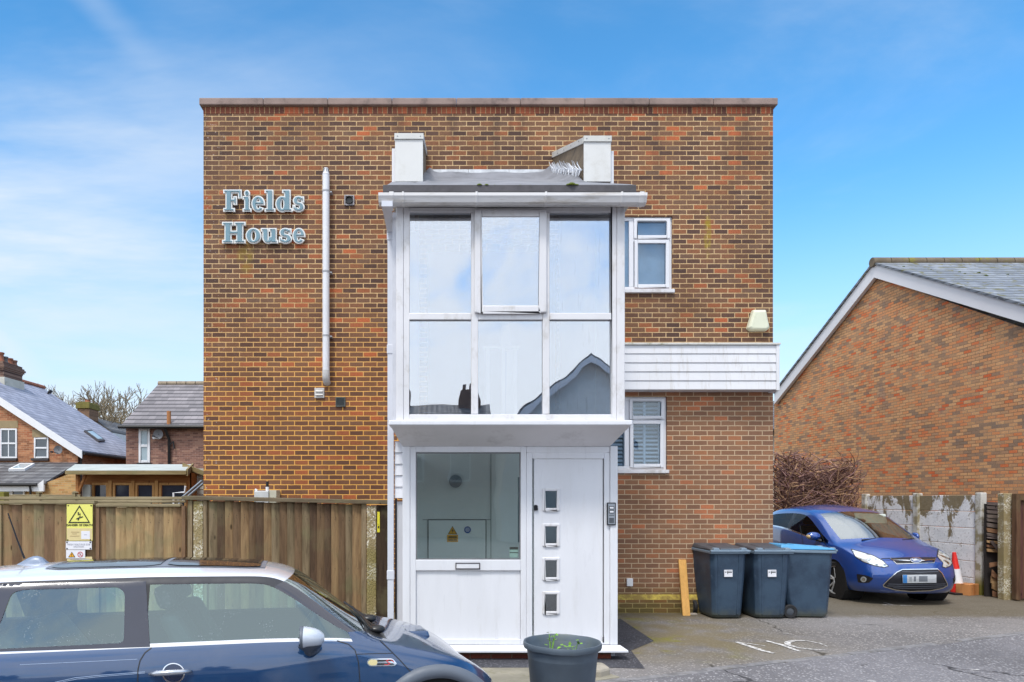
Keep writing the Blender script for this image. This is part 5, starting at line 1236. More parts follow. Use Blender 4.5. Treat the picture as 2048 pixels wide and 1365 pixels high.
# sliver of another house in the gap
Yq = 29.
hq = thing('pale_brick_house', 'sliver of a pale brick house with a dark tiled roof beside the gable', 'house', (wx(1556,Yq), Yq, 0))
g = MB(); g.box(wx(1520,Yq), wx(1640,Yq), Yq, Yq+6, 0, wz(860,Yq)); g.build('wall', brick_mat('pale_brick', 'x', [(0, srgb(180,168,156)), (1, srgb(208,196,180))], srgb(190,180,168), bumps=.3), hq)
g = MB(); g.hexa([(wx(1515,Yq),Yq-.3,wz(862,Yq)),(wx(1640,Yq),Yq-.3,wz(862,Yq)),(wx(1640,Yq),Yq+2.6,wz(788,Yq)),(wx(1515,Yq),Yq+2.6,wz(788,Yq)),(wx(1515,Yq),Yq-.3,wz(859,Yq)),(wx(1640,Yq),Yq-.3,wz(859,Yq)),(wx(1640,Yq),Yq+2.6,wz(785,Yq)),(wx(1515,Yq),Yq+2.6,wz(785,Yq))]); g.build('roof', TILE_D, hq)
g = MB(); g.tube([(wx(1515,Yq),Yq-.38,wz(863,Yq)),(wx(1640,Yq),Yq-.38,wz(863,Yq))], .08, 8); g.build('gutter', BLACK, hq)
# hedge of bare twigs
hx0, hx1, hy0, hy1 = 7.95, 9.75, 15.7, 16.9
hd = thing('bare_hedge', 'clipped leafless brown hedge behind the blue car', 'hedge', ((hx0+hx1)/2, 16.3, 0))
TW = [M('twig_brown', srgb(134,102,90), .9, var=.3, vs=8), M('twig_purple', srgb(164,128,122), .9, var=.3, vs=8), M('twig_tan', srgb(196,158,124), .9, var=.3, vs=8)]
gs = [MB(), MB(), MB()]
rnd = random.Random(4)
for k in range(3400):
    k2 = rnd.random()
    x = rnd.uniform(hx0, hx1); y = hy0 + abs(rnd.gauss(0,.45)); z = rnd.uniform(.15, 2.85)
    zt_ = 2.62 + .16*math.sin(x*4)+.08*math.sin(x*11+1)
    if z > zt_ + rnd.uniform(-.1,.12): continue
    L = rnd.uniform(.18,.6); a = rnd.uniform(0, 2*math.pi); up = rnd.uniform(-.3,1.)
    d = Vector((math.cos(a), math.sin(a)*.7, up)).normalized()
    p = Vector((x,y,z)); q = p + d*L*.5 + Vector((rnd.uniform(-.1,.1), rnd.uniform(-.1,.1), rnd.uniform(-.02,.12))); e = q + (d+Vector((rnd.uniform(-.8,.8), rnd.uniform(-.5,.5), rnd.uniform(-.3,.9)))*.8).normalized()*L*.5
    if e.z > zt_+.13: continue
    if e.x > hx1+.15: continue
    r_ = rnd.choice((.006,.008,.011,.016))
    gs[rnd.choice((0,0,1,1,2))].tube([p,q,e], [r_, r_*.8, r_*.45], 4, cap=False)
for q, mt in zip(gs, TW): q.build('twigs', mt, hd, smooth=True)
g = MB()
for k in range(9): x = hx0+.1+k*.2; g.tube([(x,16.4,0),(x+rnd.uniform(-.1,.1),16.4,1.2),(x+rnd.uniform(-.15,.15),16.3,2.3)], [.045,.035,.02], 6)
g.build('stem', TW[0], hd, smooth=True)
# mottled concrete panel wall
PNL, t = newmat('peeling_white_concrete'); p = t.pos(); x, y, z = t.sep(p)
n1 = t.noise(t.vmul(p,(1,1,.7)), 2.4, 7, .68, .4); hi = t.mask(z, .9, 1.9)
bare = t.math('MULTIPLY', t.mask(t.math('ADD', n1, t.math('MULTIPLY', hi, .16)), .565, .625), 1.0)
c = t.mix(t.mask(t.noise(p, 6., 4), .35, .7), c4(srgb(246,246,248)), c4(srgb(232,233,236)))
c = t.mix(bare, c, t.mix(t.noise(p, 13., 5, .7), c4(srgb(108,94,70)), c4(srgb(166,152,124))))
c = t.mix(t.math('MULTIPLY', t.mask(t.noise(p, 26., 4, .7), .56, .66), .5), c, c4(srgb(130,124,116)))
c = t.mix(t.math('MULTIPLY', t.mask(t.math('ADD', z, t.math('MULTIPLY', t.noise(p, 5., 3), .4)), .5, .2), .7), c, c4(srgb(134,128,100)))
t.princ(c, .85, 0., t.bump(t.math('SUBTRACT', t.noise(p, 30., 4), t.math('MULTIPLY', bare, .8)), .5, .01), .2)
pw2 = thing('concrete_panel_wall', 'peeling white concrete panel wall with posts behind the blue car', 'wall', (9.7, 13.8, 0))
p0, p1, p2 = Vector((9.80,12.36)), Vector((9.665,13.80)), Vector((9.53,15.26))
ht = 1.83
def slabs(a, b, mb):
    d = (b-a).normalized(); nrm = Vector((-d.y, d.x)); a = a + d*.07; b = b - d*.0
    for k in range(6):
        z0, z1 = -.02+k*ht/6+.004, -.02+(k+1)*ht/6-.004
        o_ = .0
        q = [a+nrm*(.0+o_), b+nrm*(.0+o_), b-nrm*.05, a-nrm*.05]
        mb.hexa([(v.x,v.y,z0) for v in q]+[(v.x,v.y,z1) for v in q])
g = MB(); slabs(p0, p1, g); slabs(p1, p2, g); g.build('panels', PNL, pw2, bevel=.008)
d_ = (p2-p0).normalized(); n_ = Vector((-d_.y, d_.x))
PST, t = newmat('mossy_white_post'); p = t.pos(); x, y, z = t.sep(p)
c = t.mix(t.mask(t.noise(p, 5., 5, .65), .42, .6), c4(srgb(206,204,198)), c4(srgb(150,140,112)))
c = t.mix(t.mask(t.math('ADD', z, t.math('MULTIPLY', t.noise(p, 5., 3), .4)), .62, .35), c, c4(srgb(112,108,50)))
t.princ(c, .9, 0., t.bump(t.noise(p, 40., 4), .5, .008), .2)
for q in (p0, p1, p2):
    g = MB(); c_ = [q+n_*.05-d_*.07, q+n_*.05+d_*.06, q-n_*.07+d_*.06, q-n_*.07-d_*.07]
    g.hexa([(v.x,v.y,-.05) for v in c_]+[(v.x,v.y,ht+.02) for v in c_]); g.build('post', PST, pw2, bevel=.015)
# broken slatted fence, post and gate between the panels and the frame's edge
bf = thing('broken_fence', 'collapsed fence of dark splintered boards between two concrete posts', 'fence', (9.85, 12.0, 0))
DKW = [wood('rotten_board_dark', srgb(112,100,96), srgb(84,74,72), srgb(50,44,44), .1, 'x'), wood('rotten_board_brown', srgb(150,112,84), srgb(112,80,62), srgb(70,50,42), .1, 'x'), wood('rotten_board_tan', srgb(178,146,106), srgb(140,108,76), srgb(96,70,50), .2, 'x')]
yb = 12.05
def bX(px): return wx(px, yb)
def bZ(py): return wz(py, yb)
strips = [(1004,1010,0,0),(1012,1018,0,1),(1020,1027,0,0),(1029,1036,0,1),(1037,1043,0,2),(1046,1054,0,3),(1056,1064,1,4),(1066,1072,0,4),(1074,1077,0,1),(1081,1086,2,2),(1090,1095,1,1),(1098,1104,2,0)]
for k, (a, b, mk, sl_) in enumerate(strips):
    g = MB(); g.hexa([(bX(1977),yb+.02,bZ(b)),(bX(2012),yb-.01,bZ(b+sl_+3)),(bX(2012),yb+.01,bZ(b+sl_+3)),(bX(1977),yb+.04,bZ(b)),(bX(1977),yb+.03,bZ(a)),(bX(2012),yb+.0,bZ(a+sl_+2)),(bX(2012),yb+.02,bZ(a+sl_+2)),(bX(1977),yb+.05,bZ(a))]); g.build('board', DKW[mk], bf)
for k, (q, mk) in enumerate((([(1977,1083),(1984,1082),(2010,1115),(2008,1121)],0), ([(1976,1126),(2010,1121),(2010,1127),(1976,1135)],1), ([(1980,1139),(2010,1170),(2010,1177),(1979,1152)],1), ([(1980,1152),(2010,1176),(2010,1184),(1980,1166)],2), ([(1981,1168),(2010,1182),(2010,1193),(1981,1177)],2), ([(1981,1181),(2010,1192),(2008,1199),(1981,1192)],1), ([(1996,1135),(2010,1133),(2010,1160),(2000,1145)],1))):
    g = MB(); g.prism([(bX(a), bZ(b)) for a,b in q], 'y', yb-.03-.012*(k%3), yb-.012-.012*(k%3)); g.build('board', DKW[mk], bf)
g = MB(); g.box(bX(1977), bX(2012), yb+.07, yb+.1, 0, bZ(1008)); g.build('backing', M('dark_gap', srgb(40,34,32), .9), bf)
g = MB(); yp_ = 11.72; c_ = [(wx(2008,yp_),yp_),(wx(2025.5,yp_),yp_),(wx(2025.5,yp_)+.02,yp_+.14),(wx(2008,yp_),yp_+.14)]
g.hexa([(a,b,-.05) for a,b in c_]+[(a,b,wz(987,yp_)) for a,b in c_]); pp = g.build('concrete_post', PEB, bevel=.012); tag(pp, 'pebbly mossy concrete post between the broken boards and the timber gate', 'post')
gt = thing('timber_gate', 'dark timber gate edge cut off by the frame beside the pebbly post', 'gate', (wx(2046,11.6), 11.6, 0))
yt = 11.62; GW = [wood('gate_brown', srgb(112,84,64), srgb(86,62,48), srgb(54,40,34), .15), wood('gate_red', srgb(104,70,66), srgb(78,52,50), srgb(50,36,34), .1)]
g = MB(); g.box(wx(2028,yt), wx(2036.5,yt), yt-.05, yt+.05, .02, wz(988,yt)); g.build('frame', GW[0], gt, bevel=.006)
for k, (a, b) in enumerate(((2037,2046),(2046.5,2056),(2056.5,2068),(2068.5,2080))): g = MB(); g.box(wx(a,yt), wx(b,yt), yt-.0, yt+.03, .04, wz(1000+k,yt)); g.build('board', GW[(k+1)%2], gt)
g = MB(); g.box(wx(2036.5,yt), wx(2082,yt), yt-.045, yt-.001, wz(1001,yt), wz(988,yt)); g.build('top_rail', GW[0], gt)
# wheelie bins
BINM, t = newmat('slate_blue_bin_plastic'); p = t.obj(); x, y, z = t.sep(p)
c = t.mix(t.mask(t.noise(p, 3., 5, .6), .35, .7), c4(srgb(58,78,98)), c4(srgb(42,58,78)))
dirt_ = t.mask(t.math('ADD', z, t.math('MULTIPLY', t.noise(p, 6., 5), .25)), .30, .10)
c = t.mix(t.math('MULTIPLY', dirt_, .75), c, c4(srgb(84,84,62)))
c = t.mix(t.math('MULTIPLY', t.mask(t.noise(p, 40., 3), .62, .74), .18), c, c4(srgb(112,126,140)))
t.princ(c, .5, 0., t.bump(t.noise(p, 90., 3), .15, .003), .4)
LIDM = M('charcoal_bin_lid', srgb(72,76,84), .5, var=.2, vs=4, dirt=srgb(120,120,118), damt=.35, world=False)
LIDF = M('blue_grey_lid_edge', srgb(122,142,160), .45, var=.12, vs=6, world=False)
LIDB = M('bright_blue_bin_lid', srgb(86,164,214), .42, var=.1, vs=4, world=False)
def make_bin(label, lid_top, lid_edge, loc, rz):
    o = thing('wheelie_bin', label, 'wheelie bin', loc, rz)
    # local: front faces -y, width along x; body tapers downwards
    def rect(w, y0, y1, z, c=.05): return [(-w+c,y0,z),(w-c,y0,z),(w,y0+c,z),(w,y1-c,z),(w-c,y1,z),(-w+c,y1,z),(-w,y1-c,z),(-w,y0+c,z)]
    g = MB(); rings = [rect(.205,-.06,.42,.015), rect(.215,-.09,.44,.06), rect(.228,-.105,.50,.28), rect(.25,-.125,.56,.66), rect(.262,-.135,.585,.955)]
    vs = [v for r in rings for v in r]; n = 8
    g.add(vs, [tuple(range(7,-1,-1)), tuple(range(32,40))] + [(i*n+j, i*n+(j+1)%n, (i+1)*n+(j+1)%n, (i+1)*n+j) for i in range(4) for j in range(n)])
    for sx in (-1, 1):                                          # raised ribs on the front
        g.hexa([(sx*.135-.018,-.1,.06),(sx*.135+.018,-.1,.06),(sx*.135+.016,-.07,.06),(sx*.135-.016,-.07,.06),(sx*.155-.02,-.146,.93),(sx*.155+.02,-.146,.93),(sx*.155+.02,-.12,.93),(sx*.155-.02,-.12,.93)])
    g.build('body', BINM, o, local=True, bevel=.012)
    g = MB()
    g.hexa([(-.285,-.165,.945),(.285,-.165,.945),(.285,.60,.955),(-.285,.60,.955),(-.287,-.168,.985),(.287,-.168,.985),(.287,.60,.995),(-.287,.60,.995)])
    g.hexa([(-.29,-.185,.975),(.29,-.185,.975),(.29,-.15,.975),(-.29,-.15,.975),(-.29,-.18,1.0),(.29,-.18,1.0),(.29,-.15,1.005),(-.29,-.15,1.005)])
    g.build('rim', lid_edge, o, local=True, bevel=.008)
    g = MB(); g.hexa([(-.28,-.16,.996),(.28,-.16,.996),(.28,.60,1.0),(-.28,.60,1.0),(-.265,-.13,1.018),(.265,-.13,1.018),(.25,.58,1.068),(-.25,.58,1.068)])
    g.hexa([(-.14,-.05,1.02),(.14,-.05,1.02),(.14,.38,1.045),(-.14,.38,1.045),(-.12,-.03,1.034),(.12,-.03,1.034),(.12,.36,1.066),(-.12,.36,1.066)])
    lid = g.build('lid', lid_top, o, local=True, bevel=.012)
    g = MB()
    for sx in (-1, 1): g.hexa([(sx*.2-.045,-.178,1.0),(sx*.2+.045,-.178,1.0),(sx*.2+.045,-.10,1.015),(sx*.2-.045,-.10,1.015),(sx*.2-.035,-.17,1.028),(sx*.2+.035,-.17,1.028),(sx*.2+.035,-.10,1.034),(sx*.2-.035,-.10,1.034)])
    g.box(-.14, .14, -.178, -.155, 1.005, 1.018)
    g.build('grip', lid_edge, lid, local=True, bevel=.008)
    g = MB(); g.tube([(-.27,.63,1.0),(.27,.63,1.0)], .018, 8)
    for sx in (-.2, 0, .2): g.box(sx-.02, sx+.02, .575, .64, .97, 1.03)
    g.build('handle', LIDM, o, local=True, smooth=40)
    g = MB(); g.tube([(-.26,.47,.10),(.26,.47,.10)], .014, 8); g.build('axle', BLACK, o, local=True)
    for sx in (-1, 1):
        g = MB(); g.lathe([(.055,-.022),(.09,-.026),(.1,-.015),(.1,.015),(.09,.026),(.055,.022)], (sx*.265,.47,.10), 'x', 20, closed=True); w_ = g.build('wheel', RUBBER, o, local=True, smooth=40)
        g = MB(); g.lathe([(0,-.018),(.03,-.02),(.056,-.012),(.056,.012),(.03,.02),(0,.018)], (sx*.265,.47,.10), 'x', 14); g.build('hub', M('dark_hub', srgb(70,76,84), .5), w_, local=True, smooth=40)
    g = MB(); g.box(-.075, .045, -.139, -.128, .615, .715, 0); g.box(-.065, -.045, -.1415, -.1392, .678, .688, 1); g.box(-.035, .038, -.1415, -.1392, .694, .70, 1); g.box(-.035, .035, -.1415, -.1392, .672, .683, 1); g.box(-.03, -.022, -.1415, -.1392, .655, .69, 1)
    g.xform(Matrix.Translation((0,-.125,.665)) @ Matrix.Rotation(R(-2.5),4,'X') @ Matrix.Translation((0,.125,-.665)))
    g.build('sticker', [SIGNW, INK], o, local=True)
    return o
YBn = 9.92
b1 = make_bin('slate-blue wheelie bin next to the leaning orange plank', LIDM, LIDF, (wx(1456,YBn-.1), YBn, 0), R(2), )
b2 = make_bin('slate-blue wheelie bin with a charcoal lid, beside the blue-lidded bin', LIDM, LIDF, (wx(1543.5,YBn-.1), YBn, 0), R(1))
b3 = make_bin('slate-blue wheelie bin with a bright blue lid, turned side-on', LIDB, LIDF, (wx(1637,10.05), 10.12, 0), R(84))
for b in (b1, b2, b3): b['group'] = 'wheelie bins by the brick wall'
# plank leaning on the wall
PLK = M('new_orange_plank', srgb(222,168,90), .6, var=.15, vs=3, stretch=(6,6,1), dirt=srgb(150,100,50), dscale=9., damt=.4)
g = MB(); yk0, yk1 = 10.12, FY-.035
a0, a1, t0, t1 = wx(1366,yk0), wx(1381,yk0), wx(1357.5,yk1), wx(1372.5,yk1); zt_ = wz(1120,yk1)
g.hexa([(a0,yk0,.0),(a1,yk0,.0),(a1,yk0+.03,.0),(a0,yk0+.03,.0),(t0,yk1-.0,zt_),(t1,yk1,zt_),(t1,yk1+.03,zt_),(t0,yk1+.03,zt_)])
tag(g.build('plank', PLK, bevel=.003), 'orange new timber plank leaning upright against the brick wall', 'plank')
# litter
g = MB(); q = gp(1245,1224.5); g.prism([(q[0]-.06,q[1]-.02),(q[0]+.05,q[1]-.04),(q[0]+.08,q[1]),(q[0],q[1]+.02)], 'z', .002, .018); tag(g.build('wrapper', SIGNW), 'scrap of white wrapper at the foot of the brick wall', 'litter')
g = MB(); q = gp(1380,1229.5); g.prism([(q[0]-.08,q[1]-.02),(q[0]+.1,q[1]-.03),(q[0]+.09,q[1]+.03),(q[0]-.04,q[1]+.03)], 'z', .002, .02); tag(g.build('wood_offcut', M('dirty_paper', srgb(190,180,168), .8)), 'pale scrap lying at the foot of the leaning plank', 'litter')
# traffic cone
cn = Vector((9.50, 12.5, 0))
co = thing('traffic_cone', 'tall red and white traffic cone beside the blue car', 'traffic cone', cn)
CR = M('cone_red', srgb(236,52,44), .45, var=.08, vs=8); CWt = M('cone_white_band', srgb(240,240,244), .35, var=.05)
lean = Matrix.Translation(cn) @ Matrix.Rotation(R(-5), 4, 'Y') @ Matrix.Translation(-cn)
rr_ = lambda z: .115 - .085*z/.76
g = MB(); g.lathe([(rr_(.02),.02),(rr_(.72),.72),(.03,.76),(.022,.76),(0,.75)], cn, 'z', 24, 0)
g.xform(lean); g.build('cone', CR, co, smooth=40)
g = MB(); g.lathe([(rr_(.2)+.004,.2),(rr_(.46)+.004,.46)], cn, 'z', 24); g.xform(lean); g.build('white_band', CWt, co, smooth=40)
g = MB(); g.box(cn.x-.2, cn.x+.2, cn.y-.2, cn.y+.2, 0, .035); g.build('base', BLACK, co, bevel=.012)
g = MB(); cxb_, cyb_ = 9.58, 12.36
g.box(cxb_-.15, cxb_+.15, cyb_-.1, cyb_+.12, .0, .2); g.xform(Matrix.Translation((cxb_,cyb_,0)) @ Matrix.Rotation(R(24),4,'Z') @ Matrix.Translation((-cxb_,-cyb_,0)))
bx_ = g.build('wooden_block', M('orange_brown_box', srgb(206,140,84), .7, var=.2, vs=6, stretch=(1,1,.3), dirt=srgb(150,90,48), damt=.5), bevel=.004); tag(bx_, 'small orange-brown box on the ground by the end panel post', 'box')
h = MB(); h.box(cxb_-.153, cxb_+.153, cyb_-.015, cyb_+.03, .197, .203); h.box(cxb_-.02, cxb_+.03, cyb_-.103, cyb_-.1, .0, .2); h.xform(Matrix.Translation((cxb_,cyb_,0)) @ Matrix.Rotation(R(24),4,'Z') @ Matrix.Translation((-cxb_,-cyb_,0))); h.build('tape', M('brown_tape', srgb(176,112,62), .4), bx_)
# planter tub with seedlings
pc = Vector((wx(1124.5,5.35), 5.35, gz(-.6)))
tub = thing('planter_tub', 'big grey plastic planter tub standing at the kerb, before the white door', 'planter', pc)
TUBM = M('weathered_grey_tub', srgb(88,100,112), .5, var=.22, vs=3, bump=.1, bs=60, dirt=srgb(104,112,98), dscale=2.2, damt=.55)
zr_t = wz(1283,5.35)-pc.z; Rr = 77.5/F*5.35
g = MB(); prof = [(Rr*.70,0),(Rr*.74,.02),(Rr*.90,zr_t-.06),(Rr*.93,zr_t-.045),(Rr*.985,zr_t-.045),(Rr*1.0,zr_t-.03),(Rr*1.0,zr_t-.012),(Rr*.985,zr_t),(Rr*.955,zr_t),(Rr*.93,zr_t-.01),(Rr*.90,zr_t-.08),(Rr*.84,zr_t-.22)]
g.lathe(prof, pc, 'z', 48)
for i, v in enumerate(g.v):                                     # a slightly chewed rim
    a_ = math.atan2(v.y-pc.y, v.x-pc.x)
    if v.z-pc.z > zr_t-.05: v.z += .0015*math.sin(a_*5)+.001*math.sin(a_*11+1)
g.build('tub', TUBM, tub, smooth=40)
g = MB(); rows = [[(pc.x+Rr*.845*f_*math.cos(2*math.pi*k/24), pc.y+Rr*.845*f_*math.sin(2*math.pi*k/24), pc.z+zr_t-.20+.015*math.sin(k*5+f_*9)) for k in range(25)] for f_ in (0,.35,.7,1)]
g.grid(rows); g.build('soil', M('dark_soil', srgb(70,58,46), .95, var=.4, vs=30, bump=1., bs=50), tub, smooth=True)
LEAF = M('fresh_leaf', srgb(128,176,62), .5, var=.3, vs=20, **{})
def seedling(x, y, n, s, label, seed):
    rnd = random.Random(seed); o = thing('seedling', label, 'plant', (x, y, pc.z+zr_t-.2))
    g = MB(); st = MB(); base = Vector((x, y, pc.z+zr_t-.2))
    for k in range(n):
        a = rnd.uniform(0, 6.28); hgt = rnd.uniform(.7,1.25)*s; tip = base + Vector((math.cos(a)*s*.32, math.sin(a)*s*.32, hgt))
        st.tube([base, (base+tip)/2+Vector((0,0,s*.1)), tip], .003, 4)
        for q in range(4):
            c_ = tip + Vector((rnd.uniform(-.03,.03), rnd.uniform(-.03,.03), rnd.uniform(-.04,.02))); d = Vector((rnd.uniform(-1,1), rnd.uniform(-1,1), rnd.uniform(-.2,.5))).normalized(); w_ = d.cross(Vector((0,0,1))).normalized()*.013; L = rnd.uniform(.025,.045)
            g.add([c_, c_+d*L*.5+w_, c_+d*L, c_+d*L*.5-w_], [(0,1,2,3)])
    g.build('leaves', LEAF, o, smooth=True); st.build('stem', LEAF, o)
seedling(pc.x-.08, pc.y+.06, 6, .2, 'bright green leafy seedling growing in the grey planter tub', 1)
seedling(pc.x+.085, pc.y+.05, 3, .16, 'smaller single-stemmed green seedling growing in the grey planter tub', 2)
# house across the street (seen only mirrored in the bay glass)
hs_ = thing('house_opposite', 'dark-roofed house across the street, mirrored in the lower bay glass', 'house', (5.6, -13., 0))
g = MB(); g.add([(2.6,-13.,0),(9.5,-13.,0),(9.5,-13.,4.6),(6.0,-13.,7.4),(2.6,-13.,4.6)], [(0,1,2,3,4)]); g.add([(2.6,-13.,0),(2.6,-20.,0),(2.6,-20.,4.6),(2.6,-13.,4.6)], [(0,1,2,3)]); g.build('wall', M('pale_rendered_wall', srgb(236,236,230), .8, var=.1), hs_)
g = MB()
for xe in (2.3, 9.8): g.hexa([(xe,-12.7,4.4),(6.0,-12.7,7.45),(6.0,-20.,7.45),(xe,-20.,4.4),(xe,-12.7,4.55),(6.0,-12.7,7.6),(6.0,-20.,7.6),(xe,-20.,4.55)])
g.build('roof', TILE_D, hs_)
h2_ = thing('house_opposite', 'long low dark-tiled terrace across the street, opposite the parked hatchback', 'house', (-9, -16., 0))
g = MB(); g.box(-22., 2.59, -22., -16., 0, 4.3); g.build('wall', brick_mat('terrace_brick', 'x', PAL_BR, srgb(170,150,130), bumps=.2), h2_)
g = MB(); g.hexa([(-22.3,-15.6,4.2),(2.58,-15.6,4.2),(2.58,-19.,6.1),(-22.3,-19.,6.1),(-22.3,-15.6,4.35),(2.58,-15.6,4.35),(2.58,-19.,6.25),(-22.3,-19.,6.25)]); g.build('roof', TILE_D, h2_)

for x0 in (-6.2, -2.4, 1.0):
    g = MB(); g.box(x0, x0+1.0, -19.3, -18.7, 5.7, 7.0); g.box(x0+.1, x0+.35, -19.1, -18.85, 7.0, 7.35); g.box(x0+.6, x0+.85, -19.1, -18.85, 7.0, 7.35); g.build('chimney', CHB, h2_)
for x0 in (-9.5, -7., -4.6, -1.8, .4):
    g = MB(); ring(g, x0, x0+1.1, 2.6, 3.9, .08, -15.99, -15.95); w_ = g.build('window', WFRAME, h2_); h = MB(); h.box(x0+.08, x0+1.02, -15.985, -15.98, 2.68, 3.82); h.build('pane', GL_FAR, w_)
g = MB(); g.box(7.6, 8.5, -16.2, -15.4, 5.2, 7.9); g.box(7.75, 8.0, -15.9, -15.65, 7.9, 8.3); g.build('chimney', CHB, hs_)
for x0, z0_ in ((3.6,1.0),(6.4,1.0),(5.0,3.4)):
    g = MB(); ring(g, x0, x0+1.3, z0_, z0_+1.3, .09, -12.999, -12.94); w_ = g.build('window', WFRAME, hs_); h = MB(); h.box(x0+.09, x0+1.21, -12.985, -12.975, z0_+.09, z0_+1.21); h.build('pane', GL_PALE, w_)
g = MB()
for sgn, xe in ((-1,2.3),(1,9.8)): g.hexa([(xe,-12.68,4.15),(6.0,-12.68,7.2),(6.0,-12.64,7.2),(xe,-12.64,4.15),(xe,-12.68,4.45),(6.0,-12.68,7.5),(6.0,-12.64,7.5),(xe,-12.64,4.45)])
g.build('bargeboard', WFRAME, hs_)
# ------------------------------------------------------------- cars: a lofted, subdivided shell cut into body, glass and trim
def car_matrix(loc, rz, rx=0.): return Matrix.Translation(loc) @ Matrix.Rotation(rz, 4, 'Z') @ Matrix.Rotation(rx, 4, 'X')
def loft_shell(stations, cell, arches, levels=3):
    """stations: half sections (s,w,z) bottom->centre; returns verts, faces, face keys after smoothing"""
    lerp = lambda p, q, u: tuple(a+(b-a)*u for a, b in zip(p, q))
    stations = [st[:7] + [lerp(st[6], st[7], .07), lerp(st[6], st[7], .90), lerp(st[6], st[7], .97)] + st[7:] for st in stations]
    cell0 = cell; jm = [0,1,2,3,4,5,6,6,6,7,7,8,9,10]
    cell = lambda i, j, sd_: cell0(i, jm[j], sd_)
    n = len(stations[0]); full = []
    for st in stations:
        half = [(s, -w, z) for s, w, z in st]; full.append(half + [(s, w, z) for s, w, z in st[-2::-1]])
    N = len(full[0]); keys = []; me = bpy.data.meshes.new('tmp_shell'); vs = [p for r in full for p in r]; fs = []; ks = []
    for i in range(len(full)-1):
        for j in range(N-1):
            fs.append((i*N+j, (i+1)*N+j, (i+1)*N+j+1, i*N+j+1))
            jj = j if j < n-1 else 2*(n-1)-1-j
            k = cell(i, jj, -1 if j < n-1 else 1)
            if k not in keys: keys.append(k)
            ks.append(keys.index(k))
    me.from_pydata(vs, [], fs)
    for k in keys: me.materials.append(None)
    for p, k in zip(me.polygons, ks): p.material_index = k
    bm = bmesh.new(); bm.from_mesh(me); bmesh.ops.remove_doubles(bm, verts=bm.verts, dist=1e-4); bm.to_mesh(me); bm.free()
    ob = bpy.data.objects.new('tmp_shell', me); COL.objects.link(ob)
    sb = ob.modifiers.new('s', 'SUBSURF'); sb.levels = levels; sb.render_levels = levels
    dg = bpy.context.evaluated_depsgraph_get(); dg.update()
    ev = ob.evaluated_get(dg).to_mesh()
    V = [v.co.copy() for v in ev.vertices]; Fc = [tuple(p.vertices) for p in ev.polygons]; K = [keys[p.material_index] for p in ev.polygons]
    ob.evaluated_get(dg).to_mesh_clear(); bpy.data.objects.remove(ob); bpy.data.meshes.remove(me)
    inside = set()
    for i, v in enumerate(V):
        for cs, cz, r in arches:
            if abs(v.y) > .52 and (v.x-cs)**2+(v.z-cz)**2 < r*r: inside.add(i); break
    F2, K2 = [], []
    for f, k in zip(Fc, K):
        if all(i in inside for i in f): continue
        F2.append(f); K2.append(k)
    for i in inside:
        v = V[i]
        for cs, cz, r in arches:
            d = Vector((v.x-cs, v.z-cz))
            if d.length < r and d.length > 1e-4: d = d.normalized()*r; v.x, v.z = cs+d.x, cz+d.y
    return V, F2, K2
def split_shell(V, Fs, Ks, spec, parent, auto=40):
    out = {}
    for key in dict.fromkeys(Ks):
        idx = {}; g = MB()
        for f, k in zip(Fs, Ks):
            if k != key: continue
            for i in f:
                if i not in idx: idx[i] = len(idx); g.v.append(V[i])
            g.f.append([idx[i] for i in f]); g.m.append(0)
        nm, mt, par = spec[key]
        p_ = out.get(par, parent) if par else parent
        out[key] = g.build(nm, mt, p_, local=True, smooth=True, recalc=True)
    return out
def pix_hit(bvh, inv, px, py):
    o = inv @ Vector((0,0,HC)); d = (inv.to_3x3() @ Vector(((px-CX)/F, 1, (CY-py)/F))).normalized()
    h, nrm, ix_, ds = bvh.ray_cast(o, d)
    if h is None: return None
    if nrm.dot(d) > 0: nrm = -nrm
    return h, nrm
def rounded(poly, r, n=4):
    out = []; k = len(poly)
    for i in range(k):
        p, a, b = Vector(poly[i]), Vector(poly[i-1]), Vector(poly[(i+1)%k])
        d1, d2 = (a-p), (b-p); q = min(r, d1.length*.45, d2.length*.45)
        s_, e_ = p+d1.normalized()*q, p+d2.normalized()*q
        for t_ in range(n+1):
            u = t_/n; out.append(tuple(s_*(1-u)**2 + p*2*u*(1-u) + e_*u*u))
    return out
